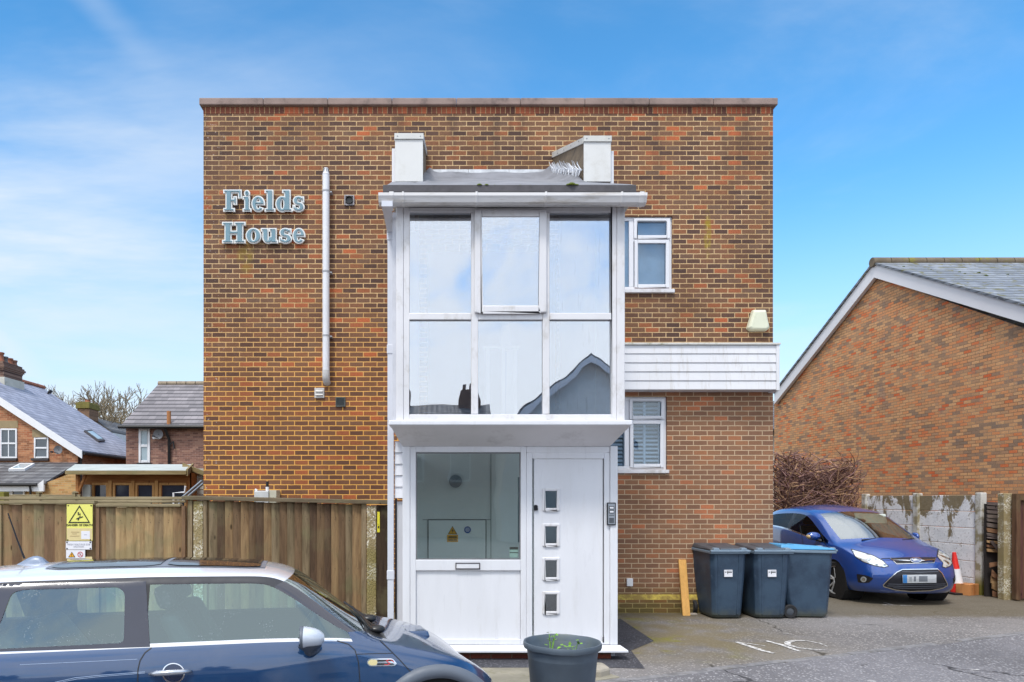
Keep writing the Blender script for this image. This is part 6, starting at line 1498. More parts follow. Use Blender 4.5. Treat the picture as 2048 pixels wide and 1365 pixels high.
def decal(bvh, inv, poly, off, step=4., m=0, mb=None, mirror=False, holes=()):
    """fill a pixel outline with triangles laid on the car surface, lifted by off metres"""
    mb = mb or MB()
    P = [Vector(p) for p in poly]; pts = []; edges = []
    def loop(L):
        b = len(pts)
        for i in range(len(L)):
            a, c = L[i], L[(i+1)%len(L)]; k = max(1, int((c-a).length/step))
            for t_ in range(k): pts.append(a + (c-a)*t_/k)
        edges.extend([(i, i+1 if i+1 < len(pts) else b) for i in range(b, len(pts))])
    loop(P)
    for h in holes: loop([Vector(q) for q in h])
    x0, x1 = min(p.x for p in P), max(p.x for p in P); y0, y1 = min(p.y for p in P), max(p.y for p in P)
    def inside(q, L):
        c = False
        for i in range(len(L)):
            a, b = L[i], L[i-1]
            if (a[1] > q.y) != (b[1] > q.y) and q.x < (b[0]-a[0])*(q.y-a[1])/(b[1]-a[1])+a[0]: c = not c
        return c
    x = x0+step/2
    while x < x1:
        y = y0+step/2
        while y < y1:
            q = Vector((x,y))
            if inside(q, P) and not any(inside(q, h) for h in holes): pts.append(q)
            y += step
        x += step
    vo, eo, fo, *_ = delaunay_2d_cdt(pts, edges, [], 0, .02)
    hits = [pix_hit(bvh, inv, v.x, v.y) for v in vo]
    fs = []
    for f in fo:
        c = sum((vo[i] for i in f), Vector((0,0)))/len(f)
        if not inside(c, P) or any(inside(c, h) for h in holes): continue
        if any(hits[i] is None for i in f): continue
        hh = [hits[i][0] for i in f]
        if max((hh[0]-hh[1]).length, (hh[1]-hh[2]).length, (hh[2]-hh[0]).length) > .25: continue
        fs.append(f)
    used = {}
    vs = []; ff = []
    for f in fs:
        q = []
        for i in f:
            if i not in used: used[i] = len(vs); vs.append(hits[i][0] + hits[i][1]*off)
            q.append(used[i])
        ff.append(q)
    mb.add(vs, ff, m)
    if mirror: mb.add([Vector((v.x,-v.y,v.z)) for v in vs], [tuple(reversed(f)) for f in ff], m)
    return mb
def line_decal(bvh, inv, path, w, off, m=0, mb=None, mirror=False, sub=6):
    mb = mb or MB(); P = [Vector(p) for p in path]; L = []
    for i in range(len(P)-1):
        for k in range(sub): L.append(P[i]+(P[i+1]-P[i])*k/sub)
    L.append(P[-1]); rows = []
    for i, p in enumerate(L):
        d = (L[min(i+1,len(L)-1)]-L[max(i-1,0)]).normalized(); nn = Vector((-d.y,d.x))*w/2
        a, b = pix_hit(bvh, inv, *(p-nn)), pix_hit(bvh, inv, *(p+nn))
        rows.append(None if a is None or b is None else (a[0]+a[1]*off, b[0]+b[1]*off))
    for r0, r1 in zip(rows, rows[1:]):
        if r0 and r1 and (r0[0]-r1[0]).length < .3:
            mb.add([r0[0], r0[1], r1[1], r1[0]], [(0,1,2,3)], m)
            if mirror: mb.add([Vector((v.x,-v.y,v.z)) for v in (r0[0], r0[1], r1[1], r1[0])], [(3,2,1,0)], m)
    return mb
def wheel(par, cs, cy, cz, r, w, side, rim_mat, spokes=5, rr=.68, twin=True, steer=0.):
    g = MB(); g.lathe([(r*rr,-w/2),(r*.93,-w/2),(r,-w*.36),(r,w*.36),(r*.93,w/2),(r*rr,w/2)], (cs,cy,cz), 'y', 40, closed=True); wh = g.build('wheel', RUBBER, par, local=True, smooth=35)
    if steer: wh.matrix_local = Matrix.Translation((cs,cy,0)) @ Matrix.Rotation(steer,4,'Z') @ Matrix.Translation((-cs,-cy,0))
    yo = side*w*.42
    g = MB(); g.lathe([(r*(rr-.05),yo-.02*side),(r*(rr-.05),yo+.006*side),(r*(rr+.005),yo+.006*side),(r*(rr+.005),yo-.02*side)], (cs,cy,cz), 'y', 40, closed=True)
    g.lathe([(0,yo),(r*.16,yo),(r*.18,yo-.03*side)], (cs,cy,cz), 'y', 20)
    for k in range(spokes):
        for t_ in ((-.13,.13) if twin else (0,)):
            a = 2*math.pi*k/spokes + .3; a2 = a + t_*1.5
            p0 = (cs+math.cos(a+t_*.5)*r*.12, cy+yo-.004*side, cz+math.sin(a+t_*.5)*r*.12); p1 = (cs+math.cos(a2)*r*(rr-.03), cy+yo-.012*side, cz+math.sin(a2)*r*(rr-.03))
            g.tube([p0, p1], [r*.05, r*.035], 6)
    g.build('rim', rim_mat, wh, local=True, smooth=35)
    g = MB(); g.lathe([(0,yo-.06*side),(r*rr,yo-.06*side)], (cs,cy,cz), 'y', 24); g.build('brake_disc', DARKROOM, wh, local=True)
def liner(par, arches, y_in, y_out):
    g = MB()
    for cs, cz, r in arches:
        for sd_ in (-1, 1):
            g.lathe([(0,sd_*y_in),(r+.012,sd_*y_in),(r+.012,sd_*y_out)], (cs,0,cz), 'y', 32)
    return g.build('wheel_arch_liner', M('black_arch_liner', (.01,.01,.011), .9), par, local=True)
def ellipsoid(mb, c, rx, ry, rz, n=16, m=0, cut=None):
    rows = []
    for i in range(n//2+1):
        a = math.pi*i/(n//2); rows.append([(c[0]+rx*math.cos(a), c[1]+ry*math.sin(a)*math.cos(2*math.pi*j/n), c[2]+rz*math.sin(a)*math.sin(2*math.pi*j/n)) for j in range(n+1)])
    return mb.grid(rows, m)

def car_paint(name, a, b, flake=.25, rough=.28, coat=1.):
    m, t = newmat(name); p = t.obj()
    lw = t.n('ShaderNodeLayerWeight', Blend=.5).outputs['Facing']
    c = t.mix(lw, c4(a), c4(b))
    c = t.mix(t.math('MULTIPLY', t.mask(t.noise(p, 5., 5, .65),   .5, .75), .07), c, c4(srgb(120,118,116)))      # thin road dust
    vo = t.n('ShaderNodeTexVoronoi', Vector=p, Scale=85., Randomness=1.).outputs['Distance']
    dr = t.math('MULTIPLY', t.math('LESS_THAN', vo, .17), t.mask(t.noise(p, 2.2, 3), .5, .62))
    t.princ(c, rough, flake, t.bump(dr, .35, .002), .5, coat, Coat_Roughness=.04, Coat_IOR=1.8)
    return m
CHROME = M('chrome', (.8,.8,.82), .12, metal=1., var=.05, world=False)
TRIMB = M('satin_black_trim', (.018,.018,.02), .35, var=.2, world=False)
TRIMG = M('grey_plastic_flare', srgb(96,104,116), .5, var=.12, vs=5, bump=.1, bs=80, world=False)
SEAT = M('dark_seat', srgb(56,62,66), .8, var=.2, world=False)

# ================= the blue hatchback with the white roof, close to the camera
MX = Vector((-.184, 4.934, -.06)); MR = math.atan2(.217, .976); MROLL = R(-2)      # the road cambers down towards the kerb
mini = thing('parked_hatchback', 'dark blue three-door hatchback with a silver-white roof parked along the near kerb', 'car', MX, MR, 'parked cars')
mini.rotation_euler = (MROLL, 0, MR)
MM = car_matrix(MX, MR, MROLL); MI = MM.inverted()
def sec(s, wk=1., dz=0., roof=(1.275,1.305,1.335,1.372,1.385), belt=.925, hood=None):
    w = lambda x: x*wk
    low = [(s, w(.72), .20), (s, w(.80), .25), (s, w(.835), .46), (s, w(.832), .70), (s, w(.792), belt-.05), (s, w(.764), belt)]
    if hood:                      # (edge z, mid z, centre z)
        e, md, c = hood
        low = [(s, w(.74), .20), (s, w(.80), .25), (s, w(.835), min(.46,e*.58)), (s, w(.830), e*.80), (s, w(.80), e-.035), (s, w(.765), e)]
        return low + [(s, w(.755), e+.006), (s, w(.74), e+.01), (s, w(.715), e+.013), (s, w(.64), e+.018), (s, w(.36), md), (s, 0, c)]
    return low + [(s, w(.761), belt+.012), (s, w(.645), roof[0]), (s, w(.625), roof[1]), (s, w(.565), roof[2]), (s, w(.32), roof[3]), (s, 0, roof[4])]
H_ = sec(-.98)[:7] + [(-.985,.64,1.262),(-.915,.615,1.292),(-.88,.555,1.308),(-.845,.30,1.318),(-.835,0,1.318)]
C_ = [(-.5,.72,.20),(-.5,.80,.25),(-.5,.835,.46),(-.5,.832,.70),(-.5,.80,.87),(-.5,.768,.912)] + [(-.515,.762,.926),(-.535,.752,.938),(-.46,.735,.932),(-.41,.685,.918),(-.36,.38,.908),(-.34,0,.908)]
mid = [tuple((a+b)/2 for a,b in zip(p,q)) for p,q in zip(H_, C_)]
ST = [sec(-3.13,.0,roof=(1.04,1.06,1.08,1.09,1.09),belt=.90), sec(-3.12,.70,roof=(1.05,1.07,1.09,1.10,1.10),belt=.90), sec(-3.08,.88,roof=(1.10,1.12,1.14,1.15,1.15),belt=.91), sec(-2.95,.96,roof=(1.24,1.27,1.30,1.325,1.335)), sec(-2.62,1,roof=(1.262,1.292,1.325,1.358,1.368)), sec(-2.1,roof=(1.27,1.30,1.335,1.372,1.385)),
      sec(-1.72), sec(-1.705), sec(-1.69), sec(-1.68), sec(-1.62), sec(-1.10,roof=(1.268,1.298,1.325,1.350,1.358)), H_, mid, C_,
      sec(-.30,1.0,hood=(.868,.882,.884)), sec(-.05,1.0,hood=(.812,.850,.858)), sec(.14,.98,hood=(.762,.785,.792)), sec(.27,.92,hood=(.70,.71,.712)), sec(.38,.81,hood=(.62,.61,.61)), sec(.46,.64,hood=(.54,.525,.52)), sec(.51,.37,hood=(.48,.46,.46)), sec(.525,.0,hood=(.44,.43,.43))]
def mcell(i, j, side):
    i -= 1
    if i < 0: return 'body'
    sd_ = 'n' if side < 0 else 'f'
    if i <= 12:
        if j == 5: return 'belt'
        if j == 6:
            if i < 2: return 'body'
            if i <= 5: return 'qglass'+sd_
            if i <= 7: return 'bpillar'
            return 'dglass'+sd_
        if j == 7: return 'gutter' if i < 11 else 'apillar'
        if j == 8: return 'roof' if i < 11 else 'wscreen'
        if j >= 9:
            if i < 2: return 'rglass'
            return 'roof' if i < 11 else 'wscreen'
    if i == 13 and j >= 5: return 'cowl' if j >= 9 else 'body'
    return 'body'
ARM = [(.0, .325, .35), (-2.467, .325, .35)]
V, Fs, Ks = loft_shell(ST, mcell, ARM)
MB_BVH = BVHTree.FromPolygons(V, Fs)
PAINTB = car_paint('dark_blue_metallic', (.002,.042,.135), (.016,.06,.17), .4)
ROOFP = car_paint('silver_white_roof', srgb(206,210,222), srgb(226,230,240), .1, .32)
GL_CAR = glass_mat('car_side_glass', (.68,.93,.92), .17, refl_col=(.80,.97,1.), drops=.8, fr=.28)
GL_WS = glass_mat('car_windscreen', (.72,.86,.86), .35, refl_col=(.88,.97,1.))
sp = {'body': ('body', PAINTB, None), 'belt': ('belt_trim', CHROME, None), 'qglassn': ('quarter_window', GL_CAR, None), 'qglassf': ('quarter_window', GL_CAR, None), 'dglassn': ('door_window', GL_CAR, None), 'dglassf': ('door_window', GL_CAR, None),
      'bpillar': ('door_pillar', TRIMB, None), 'gutter': ('roof_gutter', M('dark_gutter_strip', srgb(46,47,54), .55), None), 'apillar': ('windscreen_pillar', M('dark_gloss_pillar', srgb(52,52,64), .12, coat=1., world=False), None), 'roof': ('roof', ROOFP, None), 'wscreen': ('windscreen', GL_WS, None), 'rglass': ('rear_window', GL_DARK, None), 'cowl': ('cowl', TRIMB, None)}
mp = split_shell(V, Fs, Ks, sp, mini)
liner(mini, ARM, .48, .80)
for cs in (0., -2.467):
    for sd_ in (-1, 1): wheel(mini, cs, sd_*.73, .30, .30, .19, sd_, CHROME)
g = MB()
for cs, cz, r in ARM:                                            # wide grey arch flares
    for sd_ in (-1, 1):
        rows = []
        for k in range(33):
            a = R(-14 + 208*k/32); row = []
            for rr_i, yo in ((r-.012,.80),(r-.005,.845),(r+.03,.857),(r+.068,.842),(r+.074,.815)):
                row.append((cs+rr_i*math.cos(a), sd_*yo, cz+rr_i*math.sin(a)))
            rows.append(row)
        g.grid(rows)
g.build('arch_flare', TRIMG, mini, local=True, smooth=True)
md_ = lambda *a, **k: decal(MB_BVH, MI, *a, **k)
ml_ = lambda *a, **k: line_decal(MB_BVH, MI, *a, **k)
# frit border of the quarter window
g = md_([(-160,1175),(-60,1170.5),(60,1168),(200,1165.5),(292,1163.5),(300,1294),(200,1297.5),(0,1304),(-160,1311)], .003, step=7, holes=[rounded([(-8,1270),(24,1186),(48,1180),(236,1175),(250,1186),(248,1282),(240,1287),(-10,1299)], 14)], mirror=True)
FRIT = M('dark_frit_glass', srgb(62,64,76), .22, coat=.25, world=False, var=.1)
g.build('window_border', FRIT, mini, local=True, smooth=True)
# shut lines
g = MB(); ink = TRIMB
ml_([(303,1296),(290,1306),(280,1322),(276,1340),(274,1420)], 2.2, .0025, mb=g, mirror=True)
ml_([(674,1282),(697,1289),(710,1301),(717,1325),(721,1380)], 1.8, .0025, mb=g, mirror=True)
ml_([(712,1309),(740,1308),(787,1307)], 1.3, .0025, mb=g, mirror=True)
ml_([(760,1282),(775,1296),(800,1321),(822,1345),(846,1372)], 1.8, .0025, mb=g, mirror=True)
g.build('panel_gap', TRIMB, mini, local=True)
g = MB(); ml_([(110,1365),(150,1356),(200,1351),(290,1344)], 1.0, .0022, mb=g); ml_([(116,1366),(154,1358.6),(202,1353.5),(290,1346.5)], .8, .0022, mb=g)
ml_([(40,1330),(150,1325),(275,1319)], .8, .0022, mb=g)
g.build('pinstripe', M('pale_pinstripe', srgb(160,180,210), .4), mini, local=True)
# side vent with indicator and red script
g = md_(rounded([(732.5,1325),(738,1317.5),(785,1317.5),(794,1328),(789,1332.5),(738,1333)], 5), .004, step=3, mirror=True); vn = g.build('side_vent', CHROME, mini, local=True, smooth=True)
g = md_(rounded([(754,1320),(784,1319.6),(788,1323),(754,1324)], 2), .006, step=2, mirror=True); md_(rounded([(754,1327),(786,1327),(789,1330),(754,1331)], 2), .006, step=2, mb=g, mirror=True); g.build('vent_slot', TRIMB, vn, local=True)
g = md_(rounded([(734.5,1325.5),(740,1319.5),(753,1320),(755,1325.5),(752,1331),(740,1331.5)], 4), .007, step=3, mirror=True); g.build('indicator', M('cream_indicator', srgb(214,202,150), .3), vn, local=True, smooth=True)
g = MB(); ml_([(778,1320),(772,1321.5),(775,1325),(780,1327),(775,1330),(768,1330)], 1.5, .008, mb=g, sub=3); ml_([(781,1320),(788,1325)], 1.2, .008, mb=g, sub=3); g.build('badge_script', M('red_badge', srgb(216,70,72), .4), vn, local=True)
# door handle: dished circle, chrome bar
g = md_([(347+23*math.cos(2*math.pi*k/28), 1347+20.5*math.sin(2*math.pi*k/28)) for k in range(28)], .003, step=3, mirror=True, holes=[[(347+20.5*math.cos(2*math.pi*k/28), 1346.5+18.2*math.sin(2*math.pi*k/28)) for k in range(28)]]); hd_ = g.build('handle_ring', CHROME, mini, local=True, smooth=True)
g = md_([(347+20*math.cos(2*math.pi*k/28), 1346.5+17.8*math.sin(2*math.pi*k/28)) for k in range(28)], .0026, step=3, mirror=True); g.build('handle_bowl', M('dark_blue_bowl', (.004,.015,.06), .25, coat=1., world=False), hd_, local=True, smooth=True)
h0, h1, h2 = (pix_hit(MB_BVH, MI, *q) for q in ((299,1348.5),(340,1345.5),(384,1342.5)))
if h0 and h1 and h2:
    g = MB(); P_ = [h0[0]+h0[1]*.012, h0[0]*.6+h1[0]*.4+h1[1]*.032, h1[0]+h1[1]*.04, h1[0]*.4+h2[0]*.6+h1[1]*.034, h2[0]+h2[1]*.012]
    g.tube(P_, [.008,.015,.016,.014,.007], 10); 
    g.add([Vector((v.x,-v.y,v.z)) for v in g.v], [tuple(f) for f in g.f]); g.build('door_handle', M('satin_silver', srgb(196,200,208), .25, metal=.85, world=False), hd_, local=True, smooth=True)
# door mirrors
for sd_ in (-1, 1):
    c_ = Vector((-.765, sd_*.925, .965))
    g = MB(); rows = []
    for i in range(9):
        u = i/8; rr_i = (1-(u*.94)**2.4)**.5; rows.append([(c_.x-.045+.125*u, c_.y+.075*rr_i*math.cos(2*math.pi*j/24)*(1 if math.cos(2*math.pi*j/24)*sd_ > 0 else 1.15), c_.z+.062*rr_i*math.sin(2*math.pi*j/24)-.01*u) for j in range(25)])
    g.grid(rows); mr = g.build('door_mirror', M('silver_mirror_cap', srgb(196,204,216), .25, coat=.8, world=False), mini, local=True, smooth=True)
    h = MB(); h.lathe([(.055,-.004),(.068,-.008),(.072,.004),(.066,.02)], (0,0,0), 'x', 24); h.xform(Matrix.Translation((c_.x-.05,c_.y,c_.z)) @ Matrix.Diagonal((1,1.06,.90,1))); h.build('mirror_rim', TRIMG, mr, local=True, smooth=40)
    h = MB(); h.lathe([(0,0),(.058,0)], (0,0,0), 'x', 24); h.xform(Matrix.Translation((c_.x-.05,c_.y,c_.z)) @ Matrix.Diagonal((1,1.06,.90,1))); h.build('mirror_glass', M('mirror_face', (.75,.8,.82), .03, metal=1., world=False), mr, local=True)
    h = MB(); rows = []
    for i in range(7):
        u = i/6; rows.append([(c_.x+.0+(.072-.02*u)*math.cos(2*math.pi*j/20)*(.6+.4*math.sin(math.pi*min(1,u+.25))), c_.y-sd_*(.03*u)+(.055)*math.sin(2*math.pi*j/20)*(1-.35*u), c_.z-.045-.05*u) for j in range(21)])
    h.grid(rows); h.tube([(c_.x-.0,c_.y-sd_*.0,c_.z-.075),(c_.x+.02,sd_*.80,c_.z-.085)], [.035,.045], 12); h.build('mirror_foot', M('dark_mirror_foot', srgb(62,72,88), .35, world=False), mr, local=True, smooth=True)
# sunroof panels, fin and aerial on the roof
def roof_patch(s0, s1, w, off, mt, nm, par, rad=.06):
    pts = []; g = MB(); n = 14; rows = []
    for i in range(n+1):
        s = s0+(s1-s0)*i/n; e = min(s-s0, s1-s); ww = w-max(0, rad-e)*.8
        row = []
        for j in range(11):
            y = -ww + 2*ww*j/10; h, nn, ii, dd = MB_BVH.ray_cast(Vector((s,y,3)), Vector((0,0,-1))); row.append(h+Vector((0,0,off)))
        rows.append(row)
    g.grid(rows); return g.build(nm, mt, par, local=True, smooth=True)
SUNR = M('dark_sunroof_glass', srgb(40,38,40), .08, spec=.5, world=False)
roof_patch(-2.28, -1.66, .43, .008, SUNR, 'sunroof', mini); roof_patch(-1.62, -1.06, .43, .010, SUNR, 'sunroof', mini)
roof_patch(-2.31, -1.03, .45, .004, M('sunroof_seal', srgb(120,124,134), .4, world=False), 'sunroof_seal', mini)
g = MB()
rows = []
for i in range(8):
    u = i/7; s = -2.58+.17*u; hh = .052*math.sin(math.pi*(.12+.88*(1-u)**.8))*(1 if u < .98 else .2); h, nn, ii, dd = MB_BVH.ray_cast(Vector((s,0,3)), Vector((0,0,-1)))
    rows.append([(s-.02*(1-abs(v)), v*.03, h.z-.004+max(.004,hh)*(1-abs(v)**2)) for v in (-1,-.7,-.35,0,.35,.7,1)])
g.grid(rows); fn = g.build('aerial_fin', M('grey_fin', srgb(120,134,156), .35, world=False), mini, local=True, smooth=True)
h, nn, ii, dd = MB_BVH.ray_cast(Vector((-2.55,0,3)), Vector((0,0,-1)))
g = MB(); g.tube([(-2.555,0,h.z+.035),(-2.60,0,h.z+.16),(-2.655,0,h.z+.33)], [.007,.005,.004], 6); g.build('aerial_mast', TRIMB, fn, local=True)
# wipers, cowl lump, bonnet vent
g = MB(); c1_ = Vector((-.335,.15,.925))
g.tube([(-.33,-.42,.925),(-.36,-.2,.94),(-.42,.1,.99)], [.012,.01,.008], 6); g.tube([(-.33,.1,.925),(-.37,.3,.945),(-.45,.55,.99)], [.012,.01,.008], 6); g.tube([(-.37,-.62,.945),(-.385,-.2,.965),(-.42,.18,.995)], .008, 6)
ellipsoid(g, (-.32,-.42,.915), .06,.05,.03); ellipsoid(g, (-.31,.1,.915), .06,.05,.03)
g.build('wiper', TRIMB, mini, local=True, smooth=40)
g = MB(); h, nn, ii, dd = MB_BVH.ray_cast(Vector((.02,0,3)), Vector((0,0,-1)))
g.hexa([(-.12,-.17,h.z+.0),(.10,-.15,h.z-.03),(.10,.15,h.z-.03),(-.12,.17,h.z),(-.10,-.16,h.z+.02),(.085,-.14,h.z+.018),(.085,.14,h.z+.018),(-.10,.16,h.z+.02)]); g.build('bonnet_scoop', PAINTB, mini, local=True, bevel=.015)
# headlamps as domes on the front corners
for sd_ in (-1, 1):
    g = MB(); rows = []
    for i in range(8):
        a = math.pi/2*i/7; rows.append([(.235+.10*math.sin(a), sd_*.635+.13*math.cos(a)*math.cos(2*math.pi*j/24), .55+.12*math.cos(a)*math.sin(2*math.pi*j/24)) for j in range(25)])
    g.grid(rows); g.xform(Matrix.Translation((.235,sd_*.635,.55)) @ Matrix.Rotation(R(-34),4,'Y') @ Matrix.Rotation(sd_*R(30),4,'Z') @ Matrix.Translation((-.235,-sd_*.635,-.55))); g.build('headlight', M('headlight_lens', srgb(196,208,222), .08, metal=.4, coat=1., world=False), mini, local=True, smooth=True)
# cabin: floor, seats, dashboard, steering wheel
g = MB(); g.box(-2.9,-.45,-.70,.70,.25,.45); g.hexa([(-.62,-.70,.45),(-.30,-.70,.45),(-.30,.70,.45),(-.62,.70,.45),(-.66,-.70,.84),(-.45,-.70,.87),(-.45,.70,.87),(-.66,.70,.84)]); g.box(-.66,-.5,-.44,-.28,.80,.90); g.build('dashboard', M('charcoal_interior', srgb(44,48,50), .7, world=False), mini, local=True, bevel=.03)
for yy in (-.36, .36):
    g = MB(); g.hexa([(-1.35,yy-.23,.45),(-.85,yy-.23,.45),(-.85,yy+.23,.45),(-1.35,yy+.23,.45),(-1.38,yy-.23,.62),(-.85,yy-.22,.66),(-.85,yy+.22,.66),(-1.38,yy+.23,.62)])
    g.hexa([(-1.42,yy-.22,.58),(-1.26,yy-.22,.58),(-1.26,yy+.22,.58),(-1.42,yy+.22,.58),(-1.66,yy-.20,1.06),(-1.54,yy-.20,1.08),(-1.54,yy+.20,1.08),(-1.66,yy+.20,1.06)])
    g.hexa([(-1.66,yy-.12,1.09),(-1.57,yy-.12,1.09),(-1.57,yy+.12,1.09),(-1.66,yy+.12,1.09),(-1.70,yy-.11,1.23),(-1.61,yy-.11,1.24),(-1.61,yy+.11,1.24),(-1.70,yy+.11,1.23)]); g.build('seat', SEAT, mini, local=True, bevel=.04)
g = MB(); g.hexa([(-2.5,-.58,.5),(-2.1,-.58,.5),(-2.1,.58,.5),(-2.5,.58,.5),(-2.62,-.58,.96),(-2.48,-.58,1.0),(-2.48,.58,1.0),(-2.62,.58,.96)]); g.build('rear_seat', M('pale_rear_seat', srgb(120,128,130), .8, world=False), mini, local=True, bevel=.05)
g = MB(); n = 28; ring_ = []
tm = Matrix.Translation((-.80,-.36,.88)) @ Matrix.Rotation(R(-62),4,'Y')
for k in range(n):
    a = 2*math.pi*k/n
    ring_.append([tm @ Vector(((.175+.016*math.cos(b))*math.cos(a), (.175+.016*math.cos(b))*math.sin(a), .016*math.sin(b))) for b in [2*math.pi*q/8 for q in range(9)]])
ring_.append(ring_[0]); g.grid(ring_)
for a in (0, R(180), R(270)):
    g.tube([tm @ Vector((0,0,-.02)), tm @ Vector((.17*math.cos(a), .17*math.sin(a), 0))], .016, 6)
g.tube([tm @ Vector((0,0,-.0)), tm @ Vector((0,0,-.2))], .05, 10); g.build('steering_wheel', TRIMB, mini, local=True, smooth=True)

# ================= the blue people carrier beside the building
FXL = Vector((7.745, 11.86, 0)); FR = R(-93.5)
ford = thing('parked_car', 'bright blue family car facing the camera beside the building corner', 'car', FXL, FR, 'parked cars')
ford.scale = (1, .95, 1)
FM = car_matrix(FXL, FR) @ Matrix.Diagonal((1, .95, 1, 1)); FI = FM.inverted()
def fsec(s, w=.915, belt=1.08, roof=(1.45,1.50,1.54,1.60,1.62), rw=1., zb=.2):
    k = w/.915
    return [(s,.80*k,zb),(s,.875*k,zb+.06),(s,w,.50),(s,.912*k,.76),(s,.885*k,belt-.06),(s,.858*k,belt),(s,.85*k,belt+.02),(s,.70*k*rw,roof[0]),(s,.675*k*rw,roof[1]),(s,.61*k*rw,roof[2]),(s,.34*k*rw,roof[3]),(s,0,roof[4])]
def hsec(s, w, e, c, zb=.2, ds=(0,)*12, prof=None):
    k = w/.915; md = e+(c-e)*.72
    pr = [zb, zb+.06, .44, e-.20, e-.07, e, e+.012, e+.02, e+.026, e+.04, md, c]
    wd = [.84,.90,.915,.905,.885,.855,.845,.83,.81,.73,.40,0]
    return [(s+d, x*k, z) for d, x, z in zip(ds, wd, pr)]
FH = fsec(-1.22, belt=1.035)[:7] + [(-1.26,.715,1.405),(-1.17,.69,1.452),(-1.10,.625,1.482),(-1.03,.34,1.525),(-1.0,0,1.535)]
FC = [(-.28,.80,.2),(-.28,.875,.26),(-.28,.915,.5),(-.28,.912,.74),(-.28,.885,.875),(-.28,.86,.935)] + [(-.29,.852,.95),(-.32,.84,.965),(-.20,.82,.968),(-.15,.74,.985),(.02,.40,1.018),(.07,0,1.025)]
fmid = [tuple((a+b)/2 for a,b in zip(p,q)) for p,q in zip(FH, FC)]
nd = (-.10,-.02,.02,.03,.0,-.02,-.03,-.035,-.04,-.05,-.05,-.05)
FST = [fsec(-3.47,.0,1.04,(1.20,1.23,1.26,1.28,1.28)), fsec(-3.46,.60,1.05,(1.22,1.25,1.28,1.30,1.30)), fsec(-3.42,.80,1.10,(1.25,1.28,1.31,1.33,1.33)), fsec(-3.2,.88,1.17,(1.38,1.43,1.48,1.52,1.54)), fsec(-2.75,.91,1.17,(1.43,1.48,1.53,1.58,1.60)), fsec(-2.2,.915,1.15,(1.455,1.505,1.555,1.61,1.63)), fsec(-1.92,.915,1.12,(1.46,1.51,1.555,1.612,1.632)), fsec(-1.84,.915,1.115,(1.46,1.51,1.552,1.61,1.63)), fsec(-1.5,.915,1.075,(1.45,1.495,1.53,1.585,1.605)), FH, fmid, FC,
       hsec(.16,.91,.885,1.0), hsec(.40,.885,.80,.925), hsec(.60,.82,.735,.85,ds=[d*.6 for d in nd]), hsec(.745,.70,.69,.79,ds=nd), hsec(.83,.52,.685,.765,ds=nd), hsec(.878,.28,.69,.755,ds=nd), hsec(.89,.0,.69,.75,ds=nd)]
def fcell(i, j, side):
    i -= 1
    if i < 0: return 'body'
    sd_ = 'n' if side < 0 else 'f'
    if i <= 9:
        if j == 5: return 'belt'
        if j == 6:
            if i < 2: return 'body'
            if i == 5: return 'bpillar'
            return ('r' if i < 5 else 'd')+'glass'+sd_
        if j == 7: return 'gtrim' if i < 8 else 'apillar'
        if j == 8: return 'roof' if i < 8 else 'apillar'
        if j >= 9:
            if i < 2: return 'bglass'
            return 'roof' if i < 8 else 'wscreen'
    return 'body'
ARF = [(0., .325, .36), (-2.65, .325, .36)]
V, Fs, Ks = loft_shell(FST, fcell, ARF)
F_BVH = BVHTree.FromPolygons(V, Fs)
PAINTF = car_paint('bright_blue_metallic', (.003,.058,.31), (.015,.085,.40), .28)
GL_F = glass_mat('family_car_glass', (.34,.44,.42), .05, fr=.12); GL_FW = glass_mat('family_car_windscreen', (.70,.82,.78), .42, fr=.3, refl_col=(.92,.97,1.))
sp = {'body': ('body', PAINTF, None), 'belt': ('belt_trim', CHROME, None), 'rglassn': ('rear_door_window', GL_F, None), 'rglassf': ('rear_door_window', GL_F, None), 'dglassn': ('front_door_window', GL_F, None), 'dglassf': ('front_door_window', GL_F, None), 'bpillar': ('door_pillar', TRIMB, None), 'gtrim': ('window_trim', PAINTF, None), 'apillar': ('windscreen_pillar', PAINTF, None), 'roof': ('roof', PAINTF, None), 'wscreen': ('windscreen', GL_FW, None), 'bglass': ('rear_window', GL_DARK, None)}
split_shell(V, Fs, Ks, sp, ford)
liner(ford, ARF, .55, .89)
for cs in (0., -2.65):
    for sd_ in (-1, 1): wheel(ford, cs, sd_*.80, .325, .325, .21, sd_, M('alloy_silver', srgb(206,210,214), .35, metal=.4, world=False), 5, .76, True, R(20) if cs == 0 else 0.)
fd_ = lambda *a, **k: decal(F_BVH, FI, *a, **k)
fl_ = lambda *a, **k: line_decal(F_BVH, FI, *a, **k)
HLM, t = newmat('clear_headlamp'); p = t.obj()
vo = t.n('ShaderNodeTexVoronoi', Vector=p, Scale=14., Randomness=.8).outputs['Distance']
t.princ(t.mix(t.mask(vo, .1, .5), c4(srgb(120,132,140)), c4(srgb(232,238,240))), .08, .5, None, .6, 1.)
HL = rounded([(1702,1099),(1722,1104.5),(1747,1112),(1766,1122.5),(1777,1133),(1768,1135.5),(1748,1131.5),(1726,1124),(1711,1114)], 3)
g = fd_(HL, .004, step=3, mirror=True); hl = g.build('headlight', HLM, ford, local=True, smooth=True)
for cx_, cy_, r_ in ((1731,1115,6),(1752,1124,5)):
    g = fd_([(cx_+r_*math.cos(2*math.pi*k/16), cy_+r_*.8*math.sin(2*math.pi*k/16)) for k in range(16)], .006, step=2.5, mirror=True); g.build('lamp_bowl', CHROME, hl, local=True, smooth=True)
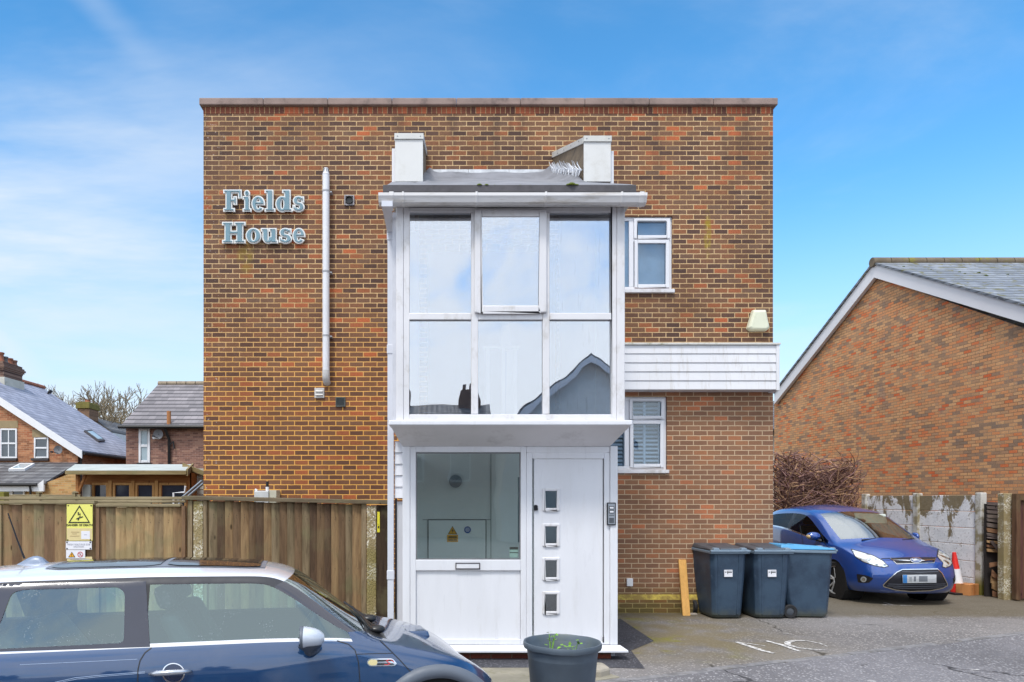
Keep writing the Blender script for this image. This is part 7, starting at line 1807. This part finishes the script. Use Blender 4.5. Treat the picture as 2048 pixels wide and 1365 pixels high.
g = fl_([(1702,1099),(1722,1104.5),(1747,1112),(1766,1122.5),(1777,1133)], 1.0, .006, mirror=True); fl_([(1777,1133),(1768,1135.5),(1748,1131.5),(1726,1124),(1711,1114),(1702,1099)], 1.2, .006, mb=g, mirror=True); g.build('headlight_rim', TRIMB, hl, local=True)
# upper slot with oval badge
g = fd_([(1781,1117.5),(1872,1116.5),(1869,1126),(1792,1128)], .003, step=3); gs_ = g.build('upper_grille', TRIMB, ford, local=True)
g = fl_([(1785,1121.5),(1830,1122.5),(1870,1121)], 1.8, .012); fl_([(1780,1117),(1793,1128.5),(1868,1126.6),(1871,1117)], 1.0, .008, mb=g); g.build('chrome_bar', CHROME, gs_, local=True)
ov = lambda rx, ry: [(1831.5+rx*math.cos(2*math.pi*k/24), 1121.8+ry*math.sin(2*math.pi*k/24)) for k in range(24)]
g = fd_(ov(11.5,5.2), .018, step=2.5); bd = g.build('oval_badge', CHROME, gs_, local=True, smooth=True)
g = fd_(ov(9.8,3.9), .021, step=2.5); g.build('badge_field', M('badge_blue', srgb(86,104,150), .2, coat=1., world=False), bd, local=True, smooth=True)
g = MB()
for pts in ([(1825,1123.8),(1826,1120),(1829.5,1119.8)], [(1825.5,1122),(1829,1121.8)], [(1830,1123.5),(1831,1121.8),(1832.3,1122.6),(1831,1123.6)], [(1833.5,1123.6),(1834,1122),(1836,1121.8)], [(1839,1119.6),(1838.5,1123.5),(1836.5,1123.2),(1837.5,1122)]): fl_(pts, .9, .024, mb=g, sub=2)
g.build('badge_script', CHROME, bd, local=True)
# lower trapezoid grille, bars and plate
TR = [(1804,1139.5),(1874,1138.5),(1883,1147),(1893,1166),(1894,1171),(1884,1176.5),(1860,1181),(1820,1182.5),(1790,1179.5),(1768,1173.5),(1766,1170),(1778,1158),(1793,1145)]
g = fd_(rounded(TR, 3), .003, step=3.5); lg = g.build('lower_grille', M('dark_grille', srgb(34,36,46), .4, world=False), ford, local=True, smooth=True)
g = fl_(TR+[TR[0]], 1.7, .012, sub=5); g.build('grille_surround', CHROME, lg, local=True)
g = MB(); 
for y_, a, b in ((1144.5,1803,1876),(1168.5,1776,1890),(1172.3,1774,1891),(1176,1786,1884)): fl_([(a,y_-.6),((a+b)/2,y_+.7),(b,y_-.9)], 1.3, .012, mb=g)
g.build('grille_bars', M('grille_bar', srgb(96,100,112), .4, world=False), lg, local=True)
g = fd_([(1803.5,1150.2),(1870.5,1149.8),(1870.5,1165),(1804,1165.8)], .024, step=5); pt_ = g.build('number_plate', M('pale_plate', srgb(196,200,206), .4, world=False), ford, local=True)
g = fd_([(1804.2,1150.6),(1812.5,1150.5),(1812.7,1165.3),(1804.4,1165.5)], .026, step=4); fd_([(1826,1153),(1830,1153),(1830,1162),(1826,1162)], .026, step=4, mb=g, m=1); fd_([(1836,1152.5),(1853,1152.5),(1853,1162.5),(1836,1162.5)], .026, step=4, mb=g, m=1); fd_([(1817,1154),(1822,1154),(1822,1162),(1817,1162)], .026, step=4, mb=g, m=2); g.build('plate_band', [M('plate_blue', srgb(60,130,200), .4), M('plate_smudge', srgb(120,126,136), .6), M('plate_smudge_pale', srgb(160,166,174), .6)], pt_, local=True)
# fog lamp pocket
g = fd_(rounded([(1713,1148.5),(1732,1151),(1747,1157),(1738,1166),(1716,1165.5)], 2.5), .003, step=3, mirror=True); fg = g.build('fog_lamp_pocket', TRIMB, ford, local=True)
g = fd_([(1727.5+6*math.cos(2*math.pi*k/16), 1159+5.6*math.sin(2*math.pi*k/16)) for k in range(16)], .009, step=2.5, mirror=True); g.build('fog_lamp', M('fog_lens', srgb(200,206,210), .1, metal=.5, world=False), fg, local=True, smooth=True)
g = fd_([(1727.5+3.2*math.cos(2*math.pi*k/12), 1159+3*math.sin(2*math.pi*k/12)) for k in range(12)], .012, step=2.5, mirror=True); g.build('fog_bulb', CHROME, fg, local=True)
# shut lines on bonnet and front wing
g = MB(); fl_([(1762,1118),(1781,1117),(1830,1115.5),(1872,1115.5),(1880,1112)], 1.2, .003, mb=g); fl_([(1640,1064),(1650,1085),(1660,1105),(1664,1125)], 1., .003, mb=g); fl_([(1600,1050),(1606,1085),(1610,1125)], 1., .003, mb=g)
g.build('panel_gap', TRIMB, ford, local=True)
g = MB(); fl_([(1700,1196-8),(1760,1192),(1840,1195),(1890,1192)], 4., .004, mb=g); g.build('bumper_lip', TRIMB, ford, local=True)
# mirrors, wipers, cabin
for sd_ in (-1, 1):
    g = MB(); ellipsoid(g, (-.53, -1.0, 1.055) if sd_ < 0 else (-.62, .93, 1.05), .075 if sd_ < 0 else .11, .13 if sd_ < 0 else .05, .078, 18); mr = g.build('door_mirror', PAINTF, ford, local=True, smooth=True)
    if sd_ < 0: g = MB(); ellipsoid(g, (-.525, -1.085, 1.05) if sd_ < 0 else (-.53, .955, 1.05), .055, .05 if sd_ < 0 else .03, .045, 12); g.build('mirror_indicator', M('amber_clear_indicator', srgb(216,190,140), .2, world=False), mr, local=True, smooth=True)
    g = MB(); g.tube([(-.55,sd_*.95,1.0),(-.52,sd_*.86,.97)], .03, 8); g.box(-.62,-.605,sd_*.93-.05,sd_*.93+.05,1.0,1.10); g.build('mirror_foot', TRIMB, mr, local=True, smooth=40)
g = MB(); g.tube([(.03,-.42,1.02),(-.02,-.1,1.05),(-.05,.12,1.055)], [.014,.011,.008], 6); g.tube([(.02,.30,1.02),(-.10,.55,1.04)], [.014,.009], 6); g.build('wiper', TRIMB, ford, local=True)
g = MB(); g.box(-3.2,-.3,-.80,.80,.3,.6); g.hexa([(-.7,-.78,.6),(-.2,-.78,.6),(-.2,.78,.6),(-.7,.78,.6),(-.72,-.78,.92),(-.12,-.74,.955),(-.12,.74,.955),(-.72,.78,.92)]); g.build('dashboard', M('dark_dashboard', srgb(58,62,60), .8, world=False), ford, local=True, bevel=.03)
for yy in (-.40, .40):
    g = MB(); g.hexa([(-1.75,yy-.25,.6),(-1.58,yy-.25,.6),(-1.58,yy+.25,.6),(-1.75,yy+.25,.6),(-1.95,yy-.22,1.2),(-1.83,yy-.22,1.2),(-1.83,yy+.22,1.2),(-1.95,yy+.22,1.2)]); g.hexa([(-1.97,yy-.13,1.22),(-1.87,yy-.13,1.22),(-1.87,yy+.13,1.22),(-1.97,yy+.13,1.22),(-2.0,yy-.12,1.4),(-1.9,yy-.12,1.4),(-1.9,yy+.12,1.4),(-2.0,yy+.12,1.4)]); g.build('seat', SEAT, ford, local=True, bevel=.05)
g = MB(); g.hexa([(-1.0,.02,1.33),(-.93,.02,1.29),(-.93,.62,1.27),(-1.0,.62,1.31),(-1.02,.02,1.47),(-1.0,.02,1.47),(-1.0,.62,1.45),(-1.02,.62,1.45)]); g.build('sun_visor', M('pale_visor', srgb(206,214,206), .8, world=False), ford, local=True, bevel=.01)
g = MB(); ellipsoid(g, (-.78,0,1.33), .03,.12,.045,12); g.build('rear_view_mirror', TRIMB, ford, local=True, smooth=True)
# ------------------------------------------------------------- repeated parts that were shaped together become parts of their own
def islands(me):
    par = list(range(len(me.vertices)))
    def find(a):
        while par[a] != a: par[a] = par[par[a]]; a = par[a]
        return a
    for e in me.edges:
        a, b = find(e.vertices[0]), find(e.vertices[1])
        if a != b: par[a] = b
    return [find(i) for i in range(len(par))]
def carve(ob, group_of_vert):
    me = ob.data; groups = sorted(set(group_of_vert))
    if len(groups) < 2: return [ob]
    res = []
    for gi in groups:
        bm = bmesh.new(); bm.from_mesh(me); bm.verts.ensure_lookup_table()
        bmesh.ops.delete(bm, geom=[v for i, v in enumerate(bm.verts) if group_of_vert[i] != gi], context='VERTS')
        m2 = bpy.data.meshes.new(me.name); bm.to_mesh(m2); bm.free()
        for mt in me.materials: m2.materials.append(mt)
        if not res: first = m2; res.append(ob)
        else:
            c = ob.copy(); c.data = m2; COL.objects.link(c); res.append(c)
    ob.data = first
    return res
def base(n): return n.split('.')[0]
LOOSE = {'porch_post','porch_wall','bay_side_wall','edge_batten','lintel','post','sill','mullion','clip','moss_tuft','rear_rail','rail','glazing_bead','plinth_brick'}
for ob in [o for o in bpy.data.objects if o.type == 'MESH' and o.parent]:
    if base(ob.name) in LOOSE and not ob.children and base(ob.name) not in ('rail',):
        carve(ob, islands(ob.data))
SIDES = {'window_border','windscreen_pillar','door_pillar','roof_gutter','belt_trim','side_vent','handle_ring','headlight','fog_lamp_pocket','window_trim'}
def by_side(ob):
    me = ob.data; ys = [p.co.y for p in me.vertices]
    isl = islands(me); cen = {}
    for i, k in enumerate(isl): cen.setdefault(k, []).append(ys[i])
    side = {k: 0 if sum(v)/len(v) < 0 else 1 for k, v in cen.items()}
    return [side[k] for k in isl], set(side.values())
for root in (mini, ford):
    for ob in list(root.children):
        if base(ob.name) in ('arch_flare', 'wheel_arch_liner'): carve(ob, islands(ob.data))
    for ob in list(root.children):
        if ob.type != 'MESH' or base(ob.name) not in SIDES: continue
        gv, ss = by_side(ob)
        if len(ss) < 2: continue
        kids = list(ob.children); pair = carve(ob, gv)
        for k in kids:
            g2, s2 = by_side(k)
            if len(s2) == 2:
                kk = carve(k, g2); kk[1].parent = pair[1]
            elif s2 == {1}: k.parent = pair[1]
